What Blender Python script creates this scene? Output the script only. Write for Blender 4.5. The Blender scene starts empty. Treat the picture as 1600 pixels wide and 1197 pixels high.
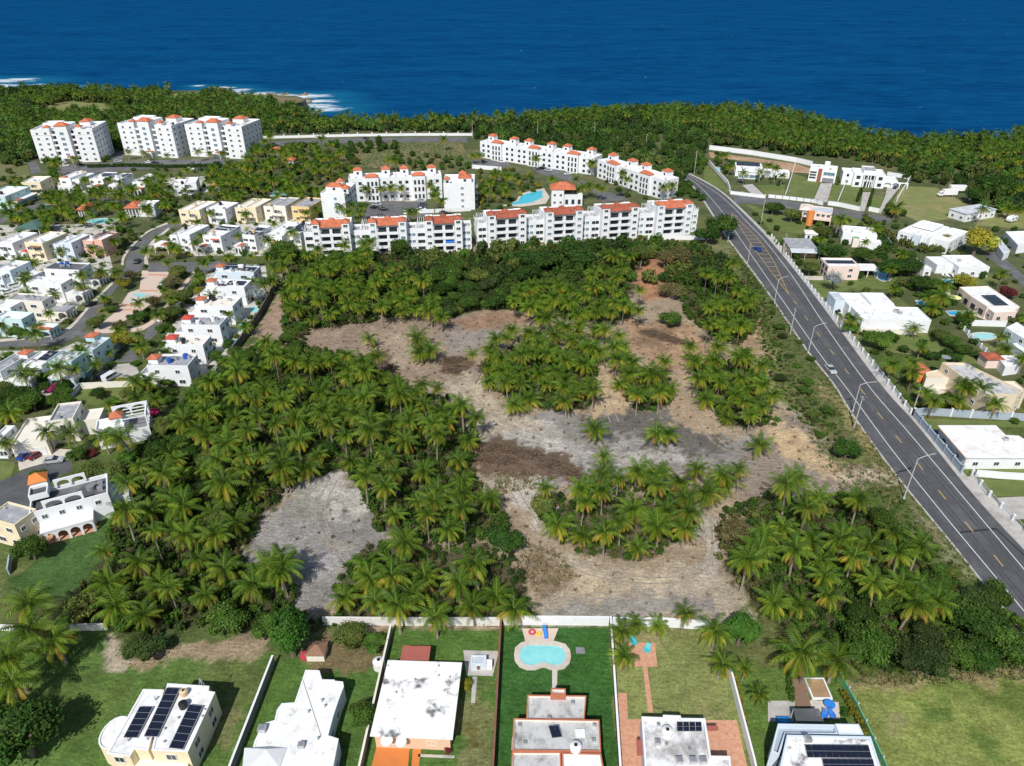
import bpy,math,random
import numpy as np
from mathutils import Vector
random.seed(7)
rng=np.random.default_rng(7)
sc=bpy.context.scene
col=sc.collection
FP,PITCH,CH=1110.0,math.radians(30.5),100.0
SP,CP=math.sin(PITCH),math.cos(PITCH)
def G(p,z=0.0):
 u=(p[0]-800)/FP
 v=(p[1]-598.5)/FP
 zc=(CH-z)/(SP+v*CP)
 return Vector((u*zc,zc*(CP-v*SP),z))
def PX(p):
 x,y,z=p
 zc=y*CP+(CH-z)*SP
 yd=(CH-z)*CP-y*SP
 return(800+FP*x/zc,598.5+FP*yd/zc)
def height_at(base,topy):
 b=G(base)
 lo,hi=0.0,60.0
 for _ in range(40):
  m=(lo+hi)/2
  if PX((b.x,b.y,m))[1]>topy:
   lo=m
  else:
   hi=m
 return lo
ZOOM={'a':(0,230,6.65),'b':(0,390,6.65),'c':(230,270,6.65),'d':(200,400,5.7),'e':(0,510,6.65),'f':(1100,220,5.7),'g':(1360,380,6.65),'h':(460,250,5.333),'1':(0,100,3.99),'2':(400,100,3.99),'3':(800,100,3.99),'4':(1200,100,3.99),'5':(0,350,3.99),'6':(1200,350,3.99),'7':(0,600,3.99),'8':(1200,600,3.99),'A':(0,897,3.99),'B':(400,897,3.99),'C':(800,897,3.99),'D':(1200,897,3.99)}
def Z(k,*pts):
 x0,y0,s=ZOOM[k]
 r=[(x0+x/s,y0+y/s)for x,y in pts]
 return r[0]if len(r)==1 else r
cam=bpy.data.cameras.new('camera')
cam.sensor_width=36
cam.lens=36*FP/1600
cam.clip_start=1
cam.clip_end=60000
co=bpy.data.objects.new('camera',cam)
col.objects.link(co)
co.location=(0,0,CH)
co.rotation_euler=(math.pi/2-PITCH,0,0)
sc.camera=co
EL=math.radians(48)
AZ=math.radians(196)
w=bpy.data.worlds.new('World')
sc.world=w
w.use_nodes=True
nt=w.node_tree
sky=nt.nodes.new('ShaderNodeTexSky')
sky.sky_type='NISHITA'
sky.sun_disc=False
sky.sun_elevation=EL
sky.sun_rotation=AZ
bg=nt.nodes['Background']
bg.inputs[1].default_value=0.095
nt.links.new(sky.outputs[0],bg.inputs[0])
sl=bpy.data.lights.new('sun','SUN')
sl.energy=4.5
sl.angle=math.radians(0.53)
sl.color=(1.0,0.965,0.915)
so=bpy.data.objects.new('sun',sl)
col.objects.link(so)
sd=Vector((math.sin(AZ)*math.cos(EL),math.cos(AZ)*math.cos(EL),math.sin(EL)))
so.rotation_euler=sd.to_track_quat('Z','Y').to_euler()
so.location=(0,-50,200)
sc.view_settings.view_transform='Standard'
sc.view_settings.look='None'
sc.view_settings.exposure=0.0
MATS={}
def M(name,c,rough=0.8,var=0.12,scale=0.6,c2=None,f2=0.0,s2=0.25,spec=0.3,bump=0.0,metal=0.0,edge=0.08):
 if name in MATS:
  return MATS[name]
 m=bpy.data.materials.new(name)
 m.use_nodes=True
 n=m.node_tree
 L=n.links
 b=n.nodes['Principled BSDF']
 b.inputs['Roughness'].default_value=rough
 b.inputs['Specular IOR Level'].default_value=spec
 b.inputs['Metallic'].default_value=metal
 geo=n.nodes.new('ShaderNodeNewGeometry')
 nz=n.nodes.new('ShaderNodeTexNoise')
 nz.inputs['Scale'].default_value=scale
 nz.inputs['Detail'].default_value=6
 nz.inputs['Roughness'].default_value=0.65
 L.new(geo.outputs['Position'],nz.inputs['Vector'])
 mr=n.nodes.new('ShaderNodeMapRange')
 mr.inputs[1].default_value=0.25
 mr.inputs[2].default_value=0.75
 mr.inputs[3].default_value=1-var
 mr.inputs[4].default_value=1+var
 L.new(nz.outputs[0],mr.inputs[0])
 base=None
 if c2 is not None:
  n2=n.nodes.new('ShaderNodeTexNoise')
  n2.inputs['Scale'].default_value=s2
  n2.inputs['Detail'].default_value=8
  n2.inputs['Roughness'].default_value=0.7
  L.new(geo.outputs['Position'],n2.inputs['Vector'])
  r2=n.nodes.new('ShaderNodeMapRange')
  r2.inputs[1].default_value=f2-edge
  r2.inputs[2].default_value=f2+edge
  L.new(n2.outputs[0],r2.inputs[0])
  mx=n.nodes.new('ShaderNodeMix')
  mx.data_type='RGBA'
  L.new(r2.outputs[0],mx.inputs[0])
  mx.inputs[6].default_value=(*c,1)
  mx.inputs[7].default_value=(*c2,1)
  base=mx.outputs[2]
 mul=n.nodes.new('ShaderNodeVectorMath')
 mul.operation='SCALE'
 if base is None:
  mul.inputs[0].default_value=c
 else:
  L.new(base,mul.inputs[0])
 L.new(mr.outputs[0],mul.inputs[3])
 L.new(mul.outputs[0],b.inputs['Base Color'])
 if bump:
  bp=n.nodes.new('ShaderNodeBump')
  bp.inputs['Strength'].default_value=0.6
  bp.inputs['Distance'].default_value=bump
  L.new(nz.outputs[0],bp.inputs['Height'])
  L.new(bp.outputs[0],b.inputs['Normal'])
 MATS[name]=m
 return m
WHITE=M('white_paint',(.765,.78,.79),c2=(.60,.60,.59),f2=.66,s2=.35,var=.05)
OFFW=M('warm_white_paint',(.76,.72,.63),var=.06,c2=(.6,.56,.48),f2=.66)
CREAM=M('cream_paint',(.77,.67,.47),var=.06,c2=(.62,.5,.33),f2=.68)
YELL=M('yellow_paint',(.74,.55,.26),var=.06)
PINK=M('pink_paint',(.72,.43,.34),var=.07)
PALEPINK=M('pale_pink_paint',(.76,.62,.55),var=.06)
PEACH=M('peach_paint',(.76,.50,.34),var=.07)
BLUEW=M('pale_blue_paint',(.60,.68,.75),var=.06)
AQUA=M('aqua_paint',(.50,.68,.68),var=.06)
GREYB=M('grey_blue_paint',(.36,.42,.48),var=.08)
ROOFW=M('white_roof_coating',(.80,.80,.79),var=.06,c2=(.55,.54,.52),f2=.60,s2=.5,edge=.1)
ROOFS=M('stained_white_roof',(.80,.80,.79),var=.05,c2=(.16,.16,.16),f2=.60,s2=.26,edge=.045)
ROOFG=M('grey_roof_membrane',(.30,.31,.33),var=.15,c2=(.48,.48,.48),f2=.56,s2=.5)
ROOFC=M('weathered_concrete_roof',(.52,.52,.515),var=.15,c2=(.19,.185,.18),f2=.60,s2=.5,edge=.12)
ROOFB=M('bluish_roof',(.48,.52,.56),var=.1,c2=(.66,.68,.7),f2=.56,s2=.4)
ROOFD=M('dark_roof',(.09,.095,.105),var=.2,c2=(.2,.2,.21),f2=.6)
TILE=M('orange_roof_tile',(.56,.175,.085),var=.28,scale=2.5,c2=(.43,.125,.065),f2=.5,s2=.7)
TILED=M('dull_red_roof_tile',(.40,.11,.06),var=.3,scale=2.5,c2=(.24,.075,.05),f2=.52,s2=.6)
REDT=M('red_roof_tile',(.52,.07,.05),var=.2,scale=2.5)
TERRA=M('terracotta_paint',(.45,.16,.09),var=.12)
METALR=M('red_sheet_metal',(.36,.11,.085),var=.12)
BROWNW=M('brown_painted_wall',(.22,.10,.07),var=.15)
CONC=M('concrete',(.46,.44,.41),var=.15,c2=(.33,.31,.29),f2=.57)
PAVE=M('pale_paving',(.58,.53,.46),var=.12,c2=(.45,.41,.36),f2=.56,scale=1.5)
PLAZA=M('pink_paving',(.60,.48,.40),var=.10,scale=2)
BRICK=M('clay_paver',(.60,.33,.215),var=.3,scale=4,c2=(.50,.25,.155),f2=.52,s2=1.5)
ORANGEP=M('orange_painted_floor',(.58,.20,.055),var=.1)
ASPH=M('asphalt',(.078,.081,.087),var=.2,scale=.5,c2=(.112,.115,.12),f2=.54,s2=.12,edge=.12,rough=.85)
ASPHL=M('worn_asphalt',(.12,.12,.125),var=.2,scale=.8,c2=(.17,.17,.17),f2=.55,s2=.15)
LINEW=M('white_road_paint',(.72,.72,.70),var=.15,scale=3)
LINEY=M('yellow_road_paint',(.56,.36,.12),var=.2,scale=3)
GLASS=M('window_glass',(.03,.04,.05),rough=.08,var=.1,spec=.6)
BGLASS=M('blue_glass',(.10,.2,.26),rough=.1,var=.1,spec=.6)
FRAME=M('window_frame',(.70,.70,.69),var=.05)
DFRAME=M('dark_frame',(.05,.05,.055),var=.05)
SOLAR=M('solar_cell',(.013,.017,.032),rough=.15,var=.2,scale=1.2,spec=.5)
ALU=M('aluminium',(.55,.56,.57),rough=.4,var=.08,metal=.6)
GALV=M('galvanised_steel',(.50,.51,.52),rough=.5,var=.1)
WOODP=M('grey_pole',(.42,.40,.37),var=.15)
TANKW=M('white_tank_plastic',(.76,.76,.75),var=.04,rough=.5)
TANKK=M('black_tank_plastic',(.02,.02,.022),var=.1,rough=.4)
TANKB=M('blue_tank_plastic',(.02,.10,.45),var=.1,rough=.5)
TANKT=M('tan_tank_plastic',(.62,.47,.28),var=.08,rough=.5)
POOLW=M('pool_water',(.20,.60,.62),rough=.06,var=.07,scale=.6,c2=(.30,.68,.69),f2=.5,s2=.3,spec=.3,edge=.2)
POOLB=M('deep_blue_pool_water',(.03,.36,.58),rough=.06,var=.15,scale=.6,spec=.5)
POND=M('pond_water',(.03,.09,.09),rough=.06,var=.2,spec=.5)
TRUNK=M('palm_bark',(.27,.225,.18),var=.25,scale=3)
BARK=M('tree_bark',(.16,.125,.095),var=.25,scale=3)
RUBBER=M('tyre_rubber',(.02,.02,.02),var=.1)
GREENT=M('green_awning_cloth',(.12,.36,.20),var=.1)
BLUET=M('blue_tarpaulin',(.02,.16,.55),var=.1)
CYAN=M('cyan_plastic',(.05,.50,.58),var=.08)
BLUEP=M('bright_blue_plastic',(.03,.20,.65),var=.08)
REDP=M('red_plastic',(.55,.05,.09),var=.08)
YELP=M('yellow_plastic',(.75,.50,.05),var=.08)
ORANGEW=M('orange_paint',(.72,.25,.07),var=.08)
MIDGREY=M('mid_grey',(.22,.22,.23),var=.15)
ROCK=M('coast_rock',(.20,.15,.11),var=.35,scale=.15,c2=(.11,.08,.06),f2=.5,s2=.08,bump=1.0)
LAWNM=M('clipped_lawn',(.115,.155,.04),var=.22,scale=.35,c2=(.19,.19,.07),f2=.56,s2=.06)
FIELDM=M('pale_field_grass',(.19,.21,.07),var=.22,scale=.25,c2=(.28,.23,.11),f2=.58,s2=.05)
DRYM=M('bare_brown_soil',(.36,.23,.13),var=.2,scale=.3,c2=(.44,.32,.2),f2=.55,s2=.1)
def attr_mat(name,rough=.6,transl=.25,spec=.3,rnd=.3,emul=1.0):
 m=bpy.data.materials.new(name)
 m.use_nodes=True
 n=m.node_tree
 L=n.links
 b=n.nodes['Principled BSDF']
 out=n.nodes['Material Output']
 b.inputs['Roughness'].default_value=rough
 b.inputs['Specular IOR Level'].default_value=spec
 at=n.nodes.new('ShaderNodeAttribute')
 at.attribute_name='tint'
 oi=n.nodes.new('ShaderNodeObjectInfo')
 mr=n.nodes.new('ShaderNodeMapRange')
 mr.inputs[3].default_value=(1-rnd)*emul
 mr.inputs[4].default_value=(1+rnd)*emul
 L.new(oi.outputs['Random'],mr.inputs[0])
 mul=n.nodes.new('ShaderNodeVectorMath')
 mul.operation='SCALE'
 L.new(at.outputs['Vector'],mul.inputs[0])
 L.new(mr.outputs[0],mul.inputs[3])
 L.new(mul.outputs[0],b.inputs['Base Color'])
 if transl>0:
  tr=n.nodes.new('ShaderNodeBsdfTranslucent')
  L.new(mul.outputs[0],tr.inputs['Color'])
  mx=n.nodes.new('ShaderNodeMixShader')
  mx.inputs[0].default_value=transl
  L.new(b.outputs[0],mx.inputs[1])
  L.new(tr.outputs[0],mx.inputs[2])
  L.new(mx.outputs[0],out.inputs['Surface'])
 return m
FROND=attr_mat('palm_frond',rough=.5,transl=.28,spec=.18,rnd=.2)
LEAF=attr_mat('leaf',rough=.6,transl=.25,spec=.12,rnd=.25)
STUFFLEAF=attr_mat('mixed_leaves',rough=.62,transl=.25,spec=.12,rnd=0)
TWIG=attr_mat('dry_twigs',rough=.9,transl=0,spec=.1,rnd=0)
class MB:
 def __init__(s):
  s.v,s.f,s.m=[],[],[]
 def face(s,pts,m=0):
  b=len(s.v)
  s.v+=[tuple(p)for p in pts]
  s.f.append(tuple(range(b,b+len(pts))))
  s.m.append(m)
 def box(s,x0,x1,y0,y1,z0,z1,m=0):
  s.prism([(x0,y0),(x1,y0),(x1,y1),(x0,y1)],z0,z1,m)
 def prism(s,poly,z0,z1,m=0,mt=None,cap=True):
  n=len(poly)
  b=len(s.v)
  s.v+=[(p[0],p[1],z0)for p in poly]+[(p[0],p[1],z1)for p in poly]
  for i in range(n):
   j=(i+1)%n
   s.f.append((b+i,b+j,b+n+j,b+n+i))
   s.m.append(m)
  if cap:
   s.f.append(tuple(range(b+n,b+2*n)))
   s.m.append(m if mt is None else mt)
   s.f.append(tuple(range(b+n-1,b-1,-1)))
   s.m.append(m)
 def ring(s,outer,inner,z0,z1,m=0,mt=None):
  n=len(outer)
  for i in range(n):
   j=(i+1)%n
   a,b_,c,d=outer[i],outer[j],inner[j],inner[i]
   s.face([(*a,z0),(*b_,z0),(*b_,z1),(*a,z1)],m)
   s.face([(*a,z1),(*b_,z1),(*c,z1),(*d,z1)],m if mt is None else mt)
 def cyl(s,x,y,z0,z1,r0,r1=None,n=10,m=0,tx=0,ty=0):
  r1=r0 if r1 is None else r1
  b=len(s.v)
  for k in range(n):
   a=2*math.pi*k/n
   s.v.append((x+r0*math.cos(a),y+r0*math.sin(a),z0))
  for k in range(n):
   a=2*math.pi*k/n
   s.v.append((x+tx+r1*math.cos(a),y+ty+r1*math.sin(a),z1))
  for k in range(n):
   j=(k+1)%n
   s.f.append((b+k,b+j,b+n+j,b+n+k))
   s.m.append(m)
  s.f.append(tuple(range(b+n,b+2*n)))
  s.f.append(tuple(range(b+n-1,b-1,-1)))
  s.m+=[m,m]
 def tube(s,pts,r,n=6,m=0):
  for a,c in zip(pts[:-1],pts[1:]):
   a,c=Vector(a),Vector(c)
   t=(c-a).normalized()
   u=t.orthogonal().normalized()
   v=t.cross(u)
   b=len(s.v)
   for q in(a,c):
    for k in range(n):
     an=2*math.pi*k/n
     s.v.append(tuple(q+u*(r*math.cos(an))+v*(r*math.sin(an))))
   for k in range(n):
    j=(k+1)%n
    s.f.append((b+k,b+j,b+n+j,b+n+k))
    s.m.append(m)
   s.f.append(tuple(range(b,b+n)))
   s.f.append(tuple(range(b+n,b+2*n)))
   s.m+=[m,m]
 def hip(s,x0,x1,y0,y1,z,rise,m=0,over=.35,t=.18):
  x0-=over
  x1+=over
  y0-=over
  y1+=over
  wx,wy=x1-x0,y1-y0
  if wx>=wy:
   i=wy/2
   r0,r1=(x0+i,(y0+y1)/2,z+t+rise),(x1-i,(y0+y1)/2,z+t+rise)
  else:
   i=wx/2
   r0,r1=((x0+x1)/2,y0+i,z+t+rise),((x0+x1)/2,y1-i,z+t+rise)
  s.prism([(x0,y0),(x1,y0),(x1,y1),(x0,y1)],z,z+t,m)
  z+=t-.004
  A,B,C,D=(x0,y0,z),(x1,y0,z),(x1,y1,z),(x0,y1,z)
  if wx>=wy:
   s.face([A,B,r1,r0],m)
   s.face([C,D,r0,r1],m)
   s.face([B,C,r1],m)
   s.face([D,A,r0],m)
  else:
   s.face([A,B,r0],m)
   s.face([B,C,r1,r0],m)
   s.face([C,D,r1],m)
   s.face([D,A,r0,r1],m)
 def arcade(s,a,b,z0,h,n,t=.35,pier=.45,m=0):
  a,b=Vector((*a,0)),Vector((*b,0))
  L=(b-a).length
  ux=(b-a)/L
  uy=Vector((-ux.y,ux.x,0))*t
  bay=(L-pier)/n
  def P(x,z,k):
   q=a+ux*x+uy*k
   return(q.x,q.y,z)
  for k in range(n+1):
   x0=k*bay
   pts=[P(x0,0,0),P(x0+pier,0,0),P(x0+pier,0,1),P(x0,0,1)]
   s.prism([(p[0],p[1])for p in pts],z0,z0+h,m)
  for k in range(n):
   x0,x1=k*bay+pier,(k+1)*bay
   r=(x1-x0)/2
   zc=z0+h-.45-min(r,h*.35)
   ry=min(r,h*.35)
   N=8
   arc=[(x0+r-r*math.cos(math.pi*i/N),zc+ry*math.sin(math.pi*i/N))for i in range(N+1)]
   for(xa,za),(xb,zb)in zip(arc[:-1],arc[1:]):
    for q in(0,1):
     s.face([P(xa,za,q),P(xb,zb,q),P(xb,z0+h,q),P(xa,z0+h,q)],m)
    s.face([P(xa,za,0),P(xb,zb,0),P(xb,zb,1),P(xa,za,1)],m)
   s.face([P(x0,z0+h,0),P(x1,z0+h,0),P(x1,z0+h,1),P(x0,z0+h,1)],m)
 def build(s,name,mats,parent=None,loc=(0,0,0),rot=0.0,smooth=False):
  me=bpy.data.meshes.new(name)
  me.from_pydata(s.v,[],s.f)
  mats=mats if isinstance(mats,(list,tuple))else[mats]
  for q in mats:
   me.materials.append(q)
  me.polygons.foreach_set('material_index',s.m)
  if smooth:
   me.polygons.foreach_set('use_smooth',[True]*len(s.f))
  me.update()
  return link(name,me,parent,loc,rot)
def link(name,me,parent=None,loc=(0,0,0),rot=0.0):
 o=bpy.data.objects.new(name,me)
 col.objects.link(o)
 if parent is not None:
  o.parent=parent
 o.location=loc
 if rot:
  o.rotation_euler=(0,0,rot)
 return o
def tag(o,label,cat,group=None,kind=None):
 if label:
  o['label']=label
 if cat:
  o['category']=cat
 if group:
  o['group']=group
 if kind:
  o['kind']=kind
 return o
def thing(name,label,cat,loc=(0,0,0),rot=0.0,group=None):
 return tag(link(name,None,None,loc,rot),label,cat,group)
def np_mesh(name,V,F,C,mat,smooth=False):
 V=np.asarray(V,np.float32)
 F=np.asarray(F,np.int32)
 me=bpy.data.meshes.new(name)
 k=F.shape[1]
 me.vertices.add(len(V))
 me.vertices.foreach_set('co',V.ravel())
 me.loops.add(F.size)
 me.loops.foreach_set('vertex_index',F.ravel())
 me.polygons.add(len(F))
 me.polygons.foreach_set('loop_start',np.arange(0,F.size,k,dtype=np.int32))
 me.polygons.foreach_set('loop_total',np.full(len(F),k,np.int32))
 if smooth:
  me.polygons.foreach_set('use_smooth',np.ones(len(F),bool))
 me.update(calc_edges=True)
 if C is not None:
  at=me.attributes.new('tint','FLOAT_COLOR','POINT')
  C4=np.ones((len(V),4),np.float32)
  C4[:,:3]=C
  at.data.foreach_set('color',C4.ravel())
 me.materials.append(mat)
 return me
def inside(P,poly):
 P=np.asarray(P,float)
 poly=np.asarray(poly,float)
 r=np.zeros(len(P),bool)
 x,y=P[:,0],P[:,1]
 j=len(poly)-1
 for i in range(len(poly)):
  xi,yi=poly[i]
  xj,yj=poly[j]
  c=((yi>y)!=(yj>y))&(x<(xj-xi)*(y-yi)/(yj-yi+1e-12)+xi)
  r^=c
  j=i
 return r
def wpoly(px,z=0.0):
 return[tuple(G(p,z)[:2])for p in px]
class VN:
 def __init__(s,seed):
  s.g=np.random.default_rng(seed).random((256,256))
 def one(s,x,y):
  xi=np.floor(x).astype(int)
  yi=np.floor(y).astype(int)
  fx=x-xi
  fy=y-yi
  fx=fx*fx*(3-2*fx)
  fy=fy*fy*(3-2*fy)
  g=s.g
  a=g[xi%256,yi%256]
  b=g[(xi+1)%256,yi%256]
  c=g[xi%256,(yi+1)%256]
  d=g[(xi+1)%256,(yi+1)%256]
  return(a*(1-fx)+b*fx)*(1-fy)+(c*(1-fx)+d*fx)*fy
 def __call__(s,x,y,sc_=1.0,o=4):
  r=0
  am=0.5
  for k in range(o):
   r=r+am*s.one(x*sc_*2**k+17.3*k,y*sc_*2**k+9.1*k)
   am*=0.5
  return r/(1-0.5**o)
AVOID=[]
def avoid(poly):
 AVOID.append(np.array(poly,float))
def clear(x,y):
 for a in AVOID:
  if a[:,0].min()-1<x<a[:,0].max()+1 and a[:,1].min()-1<y<a[:,1].max()+1:
   if inside([(x,y)],a)[0]:
    return False
 return True
def scatter(px,spacing,z=0.0,keep=1.0,world=False,check=False,seed=0,tries=14):
 R=random.Random(seed+len(px)*31+int(px[0][0]))
 poly=np.array(px if world else wpoly(px,z),float)
 x0,y0=poly.min(0)
 x1,y1=poly.max(0)
 n=int((x1-x0)*(y1-y0)/spacing**2*tries/4)+20
 C=np.array([(R.uniform(x0,x1),R.uniform(y0,y1))for _ in range(n)])
 C=C[inside(C,poly)]
 cell={}
 out=[]
 for x,y in C:
  k=(int(x//spacing),int(y//spacing))
  ok=True
  for i in(-1,0,1):
   for j in(-1,0,1):
    for(a,b)in cell.get((k[0]+i,k[1]+j),()):
     if(a-x)**2+(b-y)**2<spacing**2:
      ok=False
  if ok and(not check or clear(x,y)):
   cell.setdefault(k,[]).append((x,y))
   if R.random()<keep:
    out.append((x,y))
 return out
n1,n2,n3,n4=VN(1),VN(2),VN(3),VN(4)
COAST=[(-420,150),(-200,145),(0,139),(60,136),(130,139),(240,142),(325,141),(345,145),(380,150),(420,148),(455,150),(476,155),(470,160),(445,164),(470,172),(512,184),(560,187),(650,187),(760,185),(860,180),(960,174),(1060,170),(1150,170),(1230,178),(1290,193),(1340,209),(1400,217),(1480,220),(1560,215),(1640,211),(1900,200)]
SEAZ=-7.0
def grid(name,x0,x1,y0,y1,step,z,colfn,mat,zfn=None):
 nx,ny=int((x1-x0)/step)+1,int((y1-y0)/step)+1
 X,Y=np.meshgrid(np.linspace(x0,x1,nx),np.linspace(y0,y1,ny))
 x,y=X.ravel(),Y.ravel()
 zz=np.full(len(x),z)if zfn is None else zfn(x,y)
 V=np.stack([x,y,zz],1)
 i=(np.arange(ny-1)[:,None]*nx+np.arange(nx-1)[None,:]).ravel()
 F=np.stack([i,i+1,i+nx+1,i+nx],1)
 me=np_mesh(name,V,F,colfn(x,y),mat)
 return link(name,me)
def sea_mat():
 m=bpy.data.materials.new('sea_water')
 m.use_nodes=True
 n=m.node_tree
 L=n.links
 b=n.nodes['Principled BSDF']
 b.inputs['Roughness'].default_value=.4
 b.inputs['Specular IOR Level'].default_value=0.0
 geo=n.nodes.new('ShaderNodeNewGeometry')
 at=n.nodes.new('ShaderNodeAttribute')
 at.attribute_name='tint'
 sep=n.nodes.new('ShaderNodeSeparateColor')
 L.new(at.outputs['Color'],sep.inputs[0])
 def noise(scale,det,rough=.6,sx=1,sy=1):
  mp=n.nodes.new('ShaderNodeMapping')
  mp.inputs['Scale'].default_value=(sx,sy,1)
  mp.inputs['Rotation'].default_value=(0,0,.25)
  L.new(geo.outputs['Position'],mp.inputs[0])
  q=n.nodes.new('ShaderNodeTexNoise')
  q.inputs['Scale'].default_value=scale
  q.inputs['Detail'].default_value=det
  q.inputs['Roughness'].default_value=rough
  L.new(mp.outputs[0],q.inputs['Vector'])
  return q.outputs[0]
 def mix(f,a,c):
  q=n.nodes.new('ShaderNodeMix')
  q.data_type='RGBA'
  L.new(f,q.inputs[0])
  for k,s in((6,a),(7,c)):
   if isinstance(s,tuple):
    q.inputs[k].default_value=(*s,1)
   else:
    L.new(s,q.inputs[k])
  return q.outputs[2]
 def rng_(f,a,c,lo=0,hi=1):
  q=n.nodes.new('ShaderNodeMapRange')
  q.inputs[1].default_value=a
  q.inputs[2].default_value=c
  q.inputs[3].default_value=lo
  q.inputs[4].default_value=hi
  L.new(f,q.inputs[0])
  return q.outputs[0]
 c=mix(rng_(noise(.012,4,.6,.5,1.2),.30,.70),(.0012,.033,.112),(.0032,.060,.168))
 c=mix(rng_(noise(.07,6,.72,.5,1.4),.40,.72),c,(.0045,.080,.205))
 c=mix(sep.outputs[1],c,(.010,.15,.26))
 cap=rng_(noise(.16,3,.55,.55,1.2),.765,.80)
 fo=n.nodes.new('ShaderNodeMath')
 fo.operation='ADD'
 fn=rng_(noise(.10,7,.72,.6,1.5),.25,.75)
 L.new(sep.outputs[0],fo.inputs[0])
 L.new(fn,fo.inputs[1])
 foam=rng_(fo.outputs[0],.92,1.5)
 mx=n.nodes.new('ShaderNodeMath')
 mx.operation='MAXIMUM'
 L.new(cap,mx.inputs[0])
 L.new(foam,mx.inputs[1])
 c=mix(mx.outputs[0],c,(.72,.76,.78))
 L.new(c,b.inputs['Base Color'])
 bp=n.nodes.new('ShaderNodeBump')
 bp.inputs['Strength'].default_value=.8
 bp.inputs['Distance'].default_value=1.3
 L.new(noise(.11,6,.62,.45,1.4),bp.inputs['Height'])
 L.new(bp.outputs[0],b.inputs['Normal'])
 return m
SEA=sea_mat()
FO=[(G(p,SEAZ),r)for p,r in(((15,126),20),((32,124),14),((5,134),16),((110,135),8),((345,137),11),((362,143),11),((385,147),12),((410,146),12),((440,149),12),((485,150),15),((500,158),13),((497,166),15),((510,171),13),((470,152),10),((378,140),8),((60,132),7),((310,134),6))]
def seacol(x,y):
 C=np.zeros((len(x),3))
 for c,r in FO:
  d=np.sqrt(((x-c.x)/1.9)**2+((y-c.y)/1.15)**2)/(r*.62)
  C[:,0]=np.maximum(C[:,0],np.clip(1.0-.5*d,0,.85))
  C[:,1]=np.maximum(C[:,1],np.clip(.9-d/4.2,0,.8))
 return C
tag(grid('sea',-760,640,430,1030,5,SEAZ,seacol,SEA),None,None,None,'structure')
mb=MB()
for(a,b_,c,d)in((-40000,40000,1030,60000),(-40000,-760,100,1030),(640,40000,100,1030)):
 mb.face([(a,c,SEAZ),(b_,c,SEAZ),(b_,d,SEAZ),(a,d,SEAZ)])
o=mb.build('open_sea',SEA)
o['kind']='structure'
cw=[tuple(G(p)[:2])for p in COAST]
fine=[]
for a,b_ in zip(cw[:-1],cw[1:]):
 L_=math.dist(a,b_)
 k=max(1,int(L_/9))
 for i in range(k):
  t=i/k
  x,y=a[0]+(b_[0]-a[0])*t,a[1]+(b_[1]-a[1])*t
  q=(n1.one(np.array([x/13]),np.array([y/13]))[0]-.5)*9
  fine.append((x+q,y+q*.6))
fine.append(cw[-1])
land=[(-1500,640)]+fine+[(1500,430),(1500,-400),(-1500,-400)]
LANDM=M('scrub_ground',(.075,.095,.032),var=.3,scale=.12,c2=(.14,.13,.06),f2=.56,s2=.03,edge=.1)
mb=MB()
mb.face([(x,y,-.03)for x,y in reversed(land)],0)
low=[]
for i,(x,y)in enumerate(land):
 low.append((x+(rng.random()-.5)*3,y+4+rng.random()*3))
for i in range(len(fine)):
 a,b_=land[i],land[i+1]
 c,d=low[i+1],low[i]
 mb.face([(*a,-.03),(*b_,-.03),(*c,SEAZ-2),(*d,SEAZ-2)],1)
o=mb.build('terrain',[LANDM,ROCK])
o['kind']='structure'
HEAD=[(342,146),(380,151),(420,149),(455,151),(475,155),(468,160),(444,164),(430,163),(400,160),(370,156)]
hp=wpoly(HEAD)
mb=MB()
cx,cy=np.mean(hp,0)
lv=[hp,[(cx+(x-cx)*.88,cy+(y-cy)*.88)for x,y in hp],[(cx+(x-cx)*.5,cy+(y-cy)*.5)for x,y in hp]]
hz=[-.02,1.0,1.9]
for k in range(2):
 for i in range(len(hp)):
  j=(i+1)%len(hp)
  mb.face([(*lv[k][i],hz[k]),(*lv[k][j],hz[k]),(*lv[k+1][j],hz[k+1]),(*lv[k+1][i],hz[k+1])])
mb.face([(*p,hz[2])for p in lv[2]])
HEADM=M('headland_rock',(.21,.15,.095),var=.35,scale=.12,c2=(.13,.13,.05),f2=.5,s2=.05,edge=.05,bump=1.0)
o=mb.build('rocky_headland',HEADM)
o['kind']='structure'
mb=MB()
R=random.Random(3)
for p in Z('2',(300,225),(270,195),(200,190),(120,190),(310,240),(60,195)):
 c=G(p,SEAZ)
 for k in range(5):
  mb.cyl(c.x+R.uniform(-7,7),c.y+R.uniform(-3,3),SEAZ-1,SEAZ+R.uniform(.6,2.2),R.uniform(1.5,4),R.uniform(.3,.8),7,tx=R.uniform(-.6,.6),ty=R.uniform(-.6,.6))
o=mb.build('shore_rocks',HEADM)
o['kind']='structure'
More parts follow.
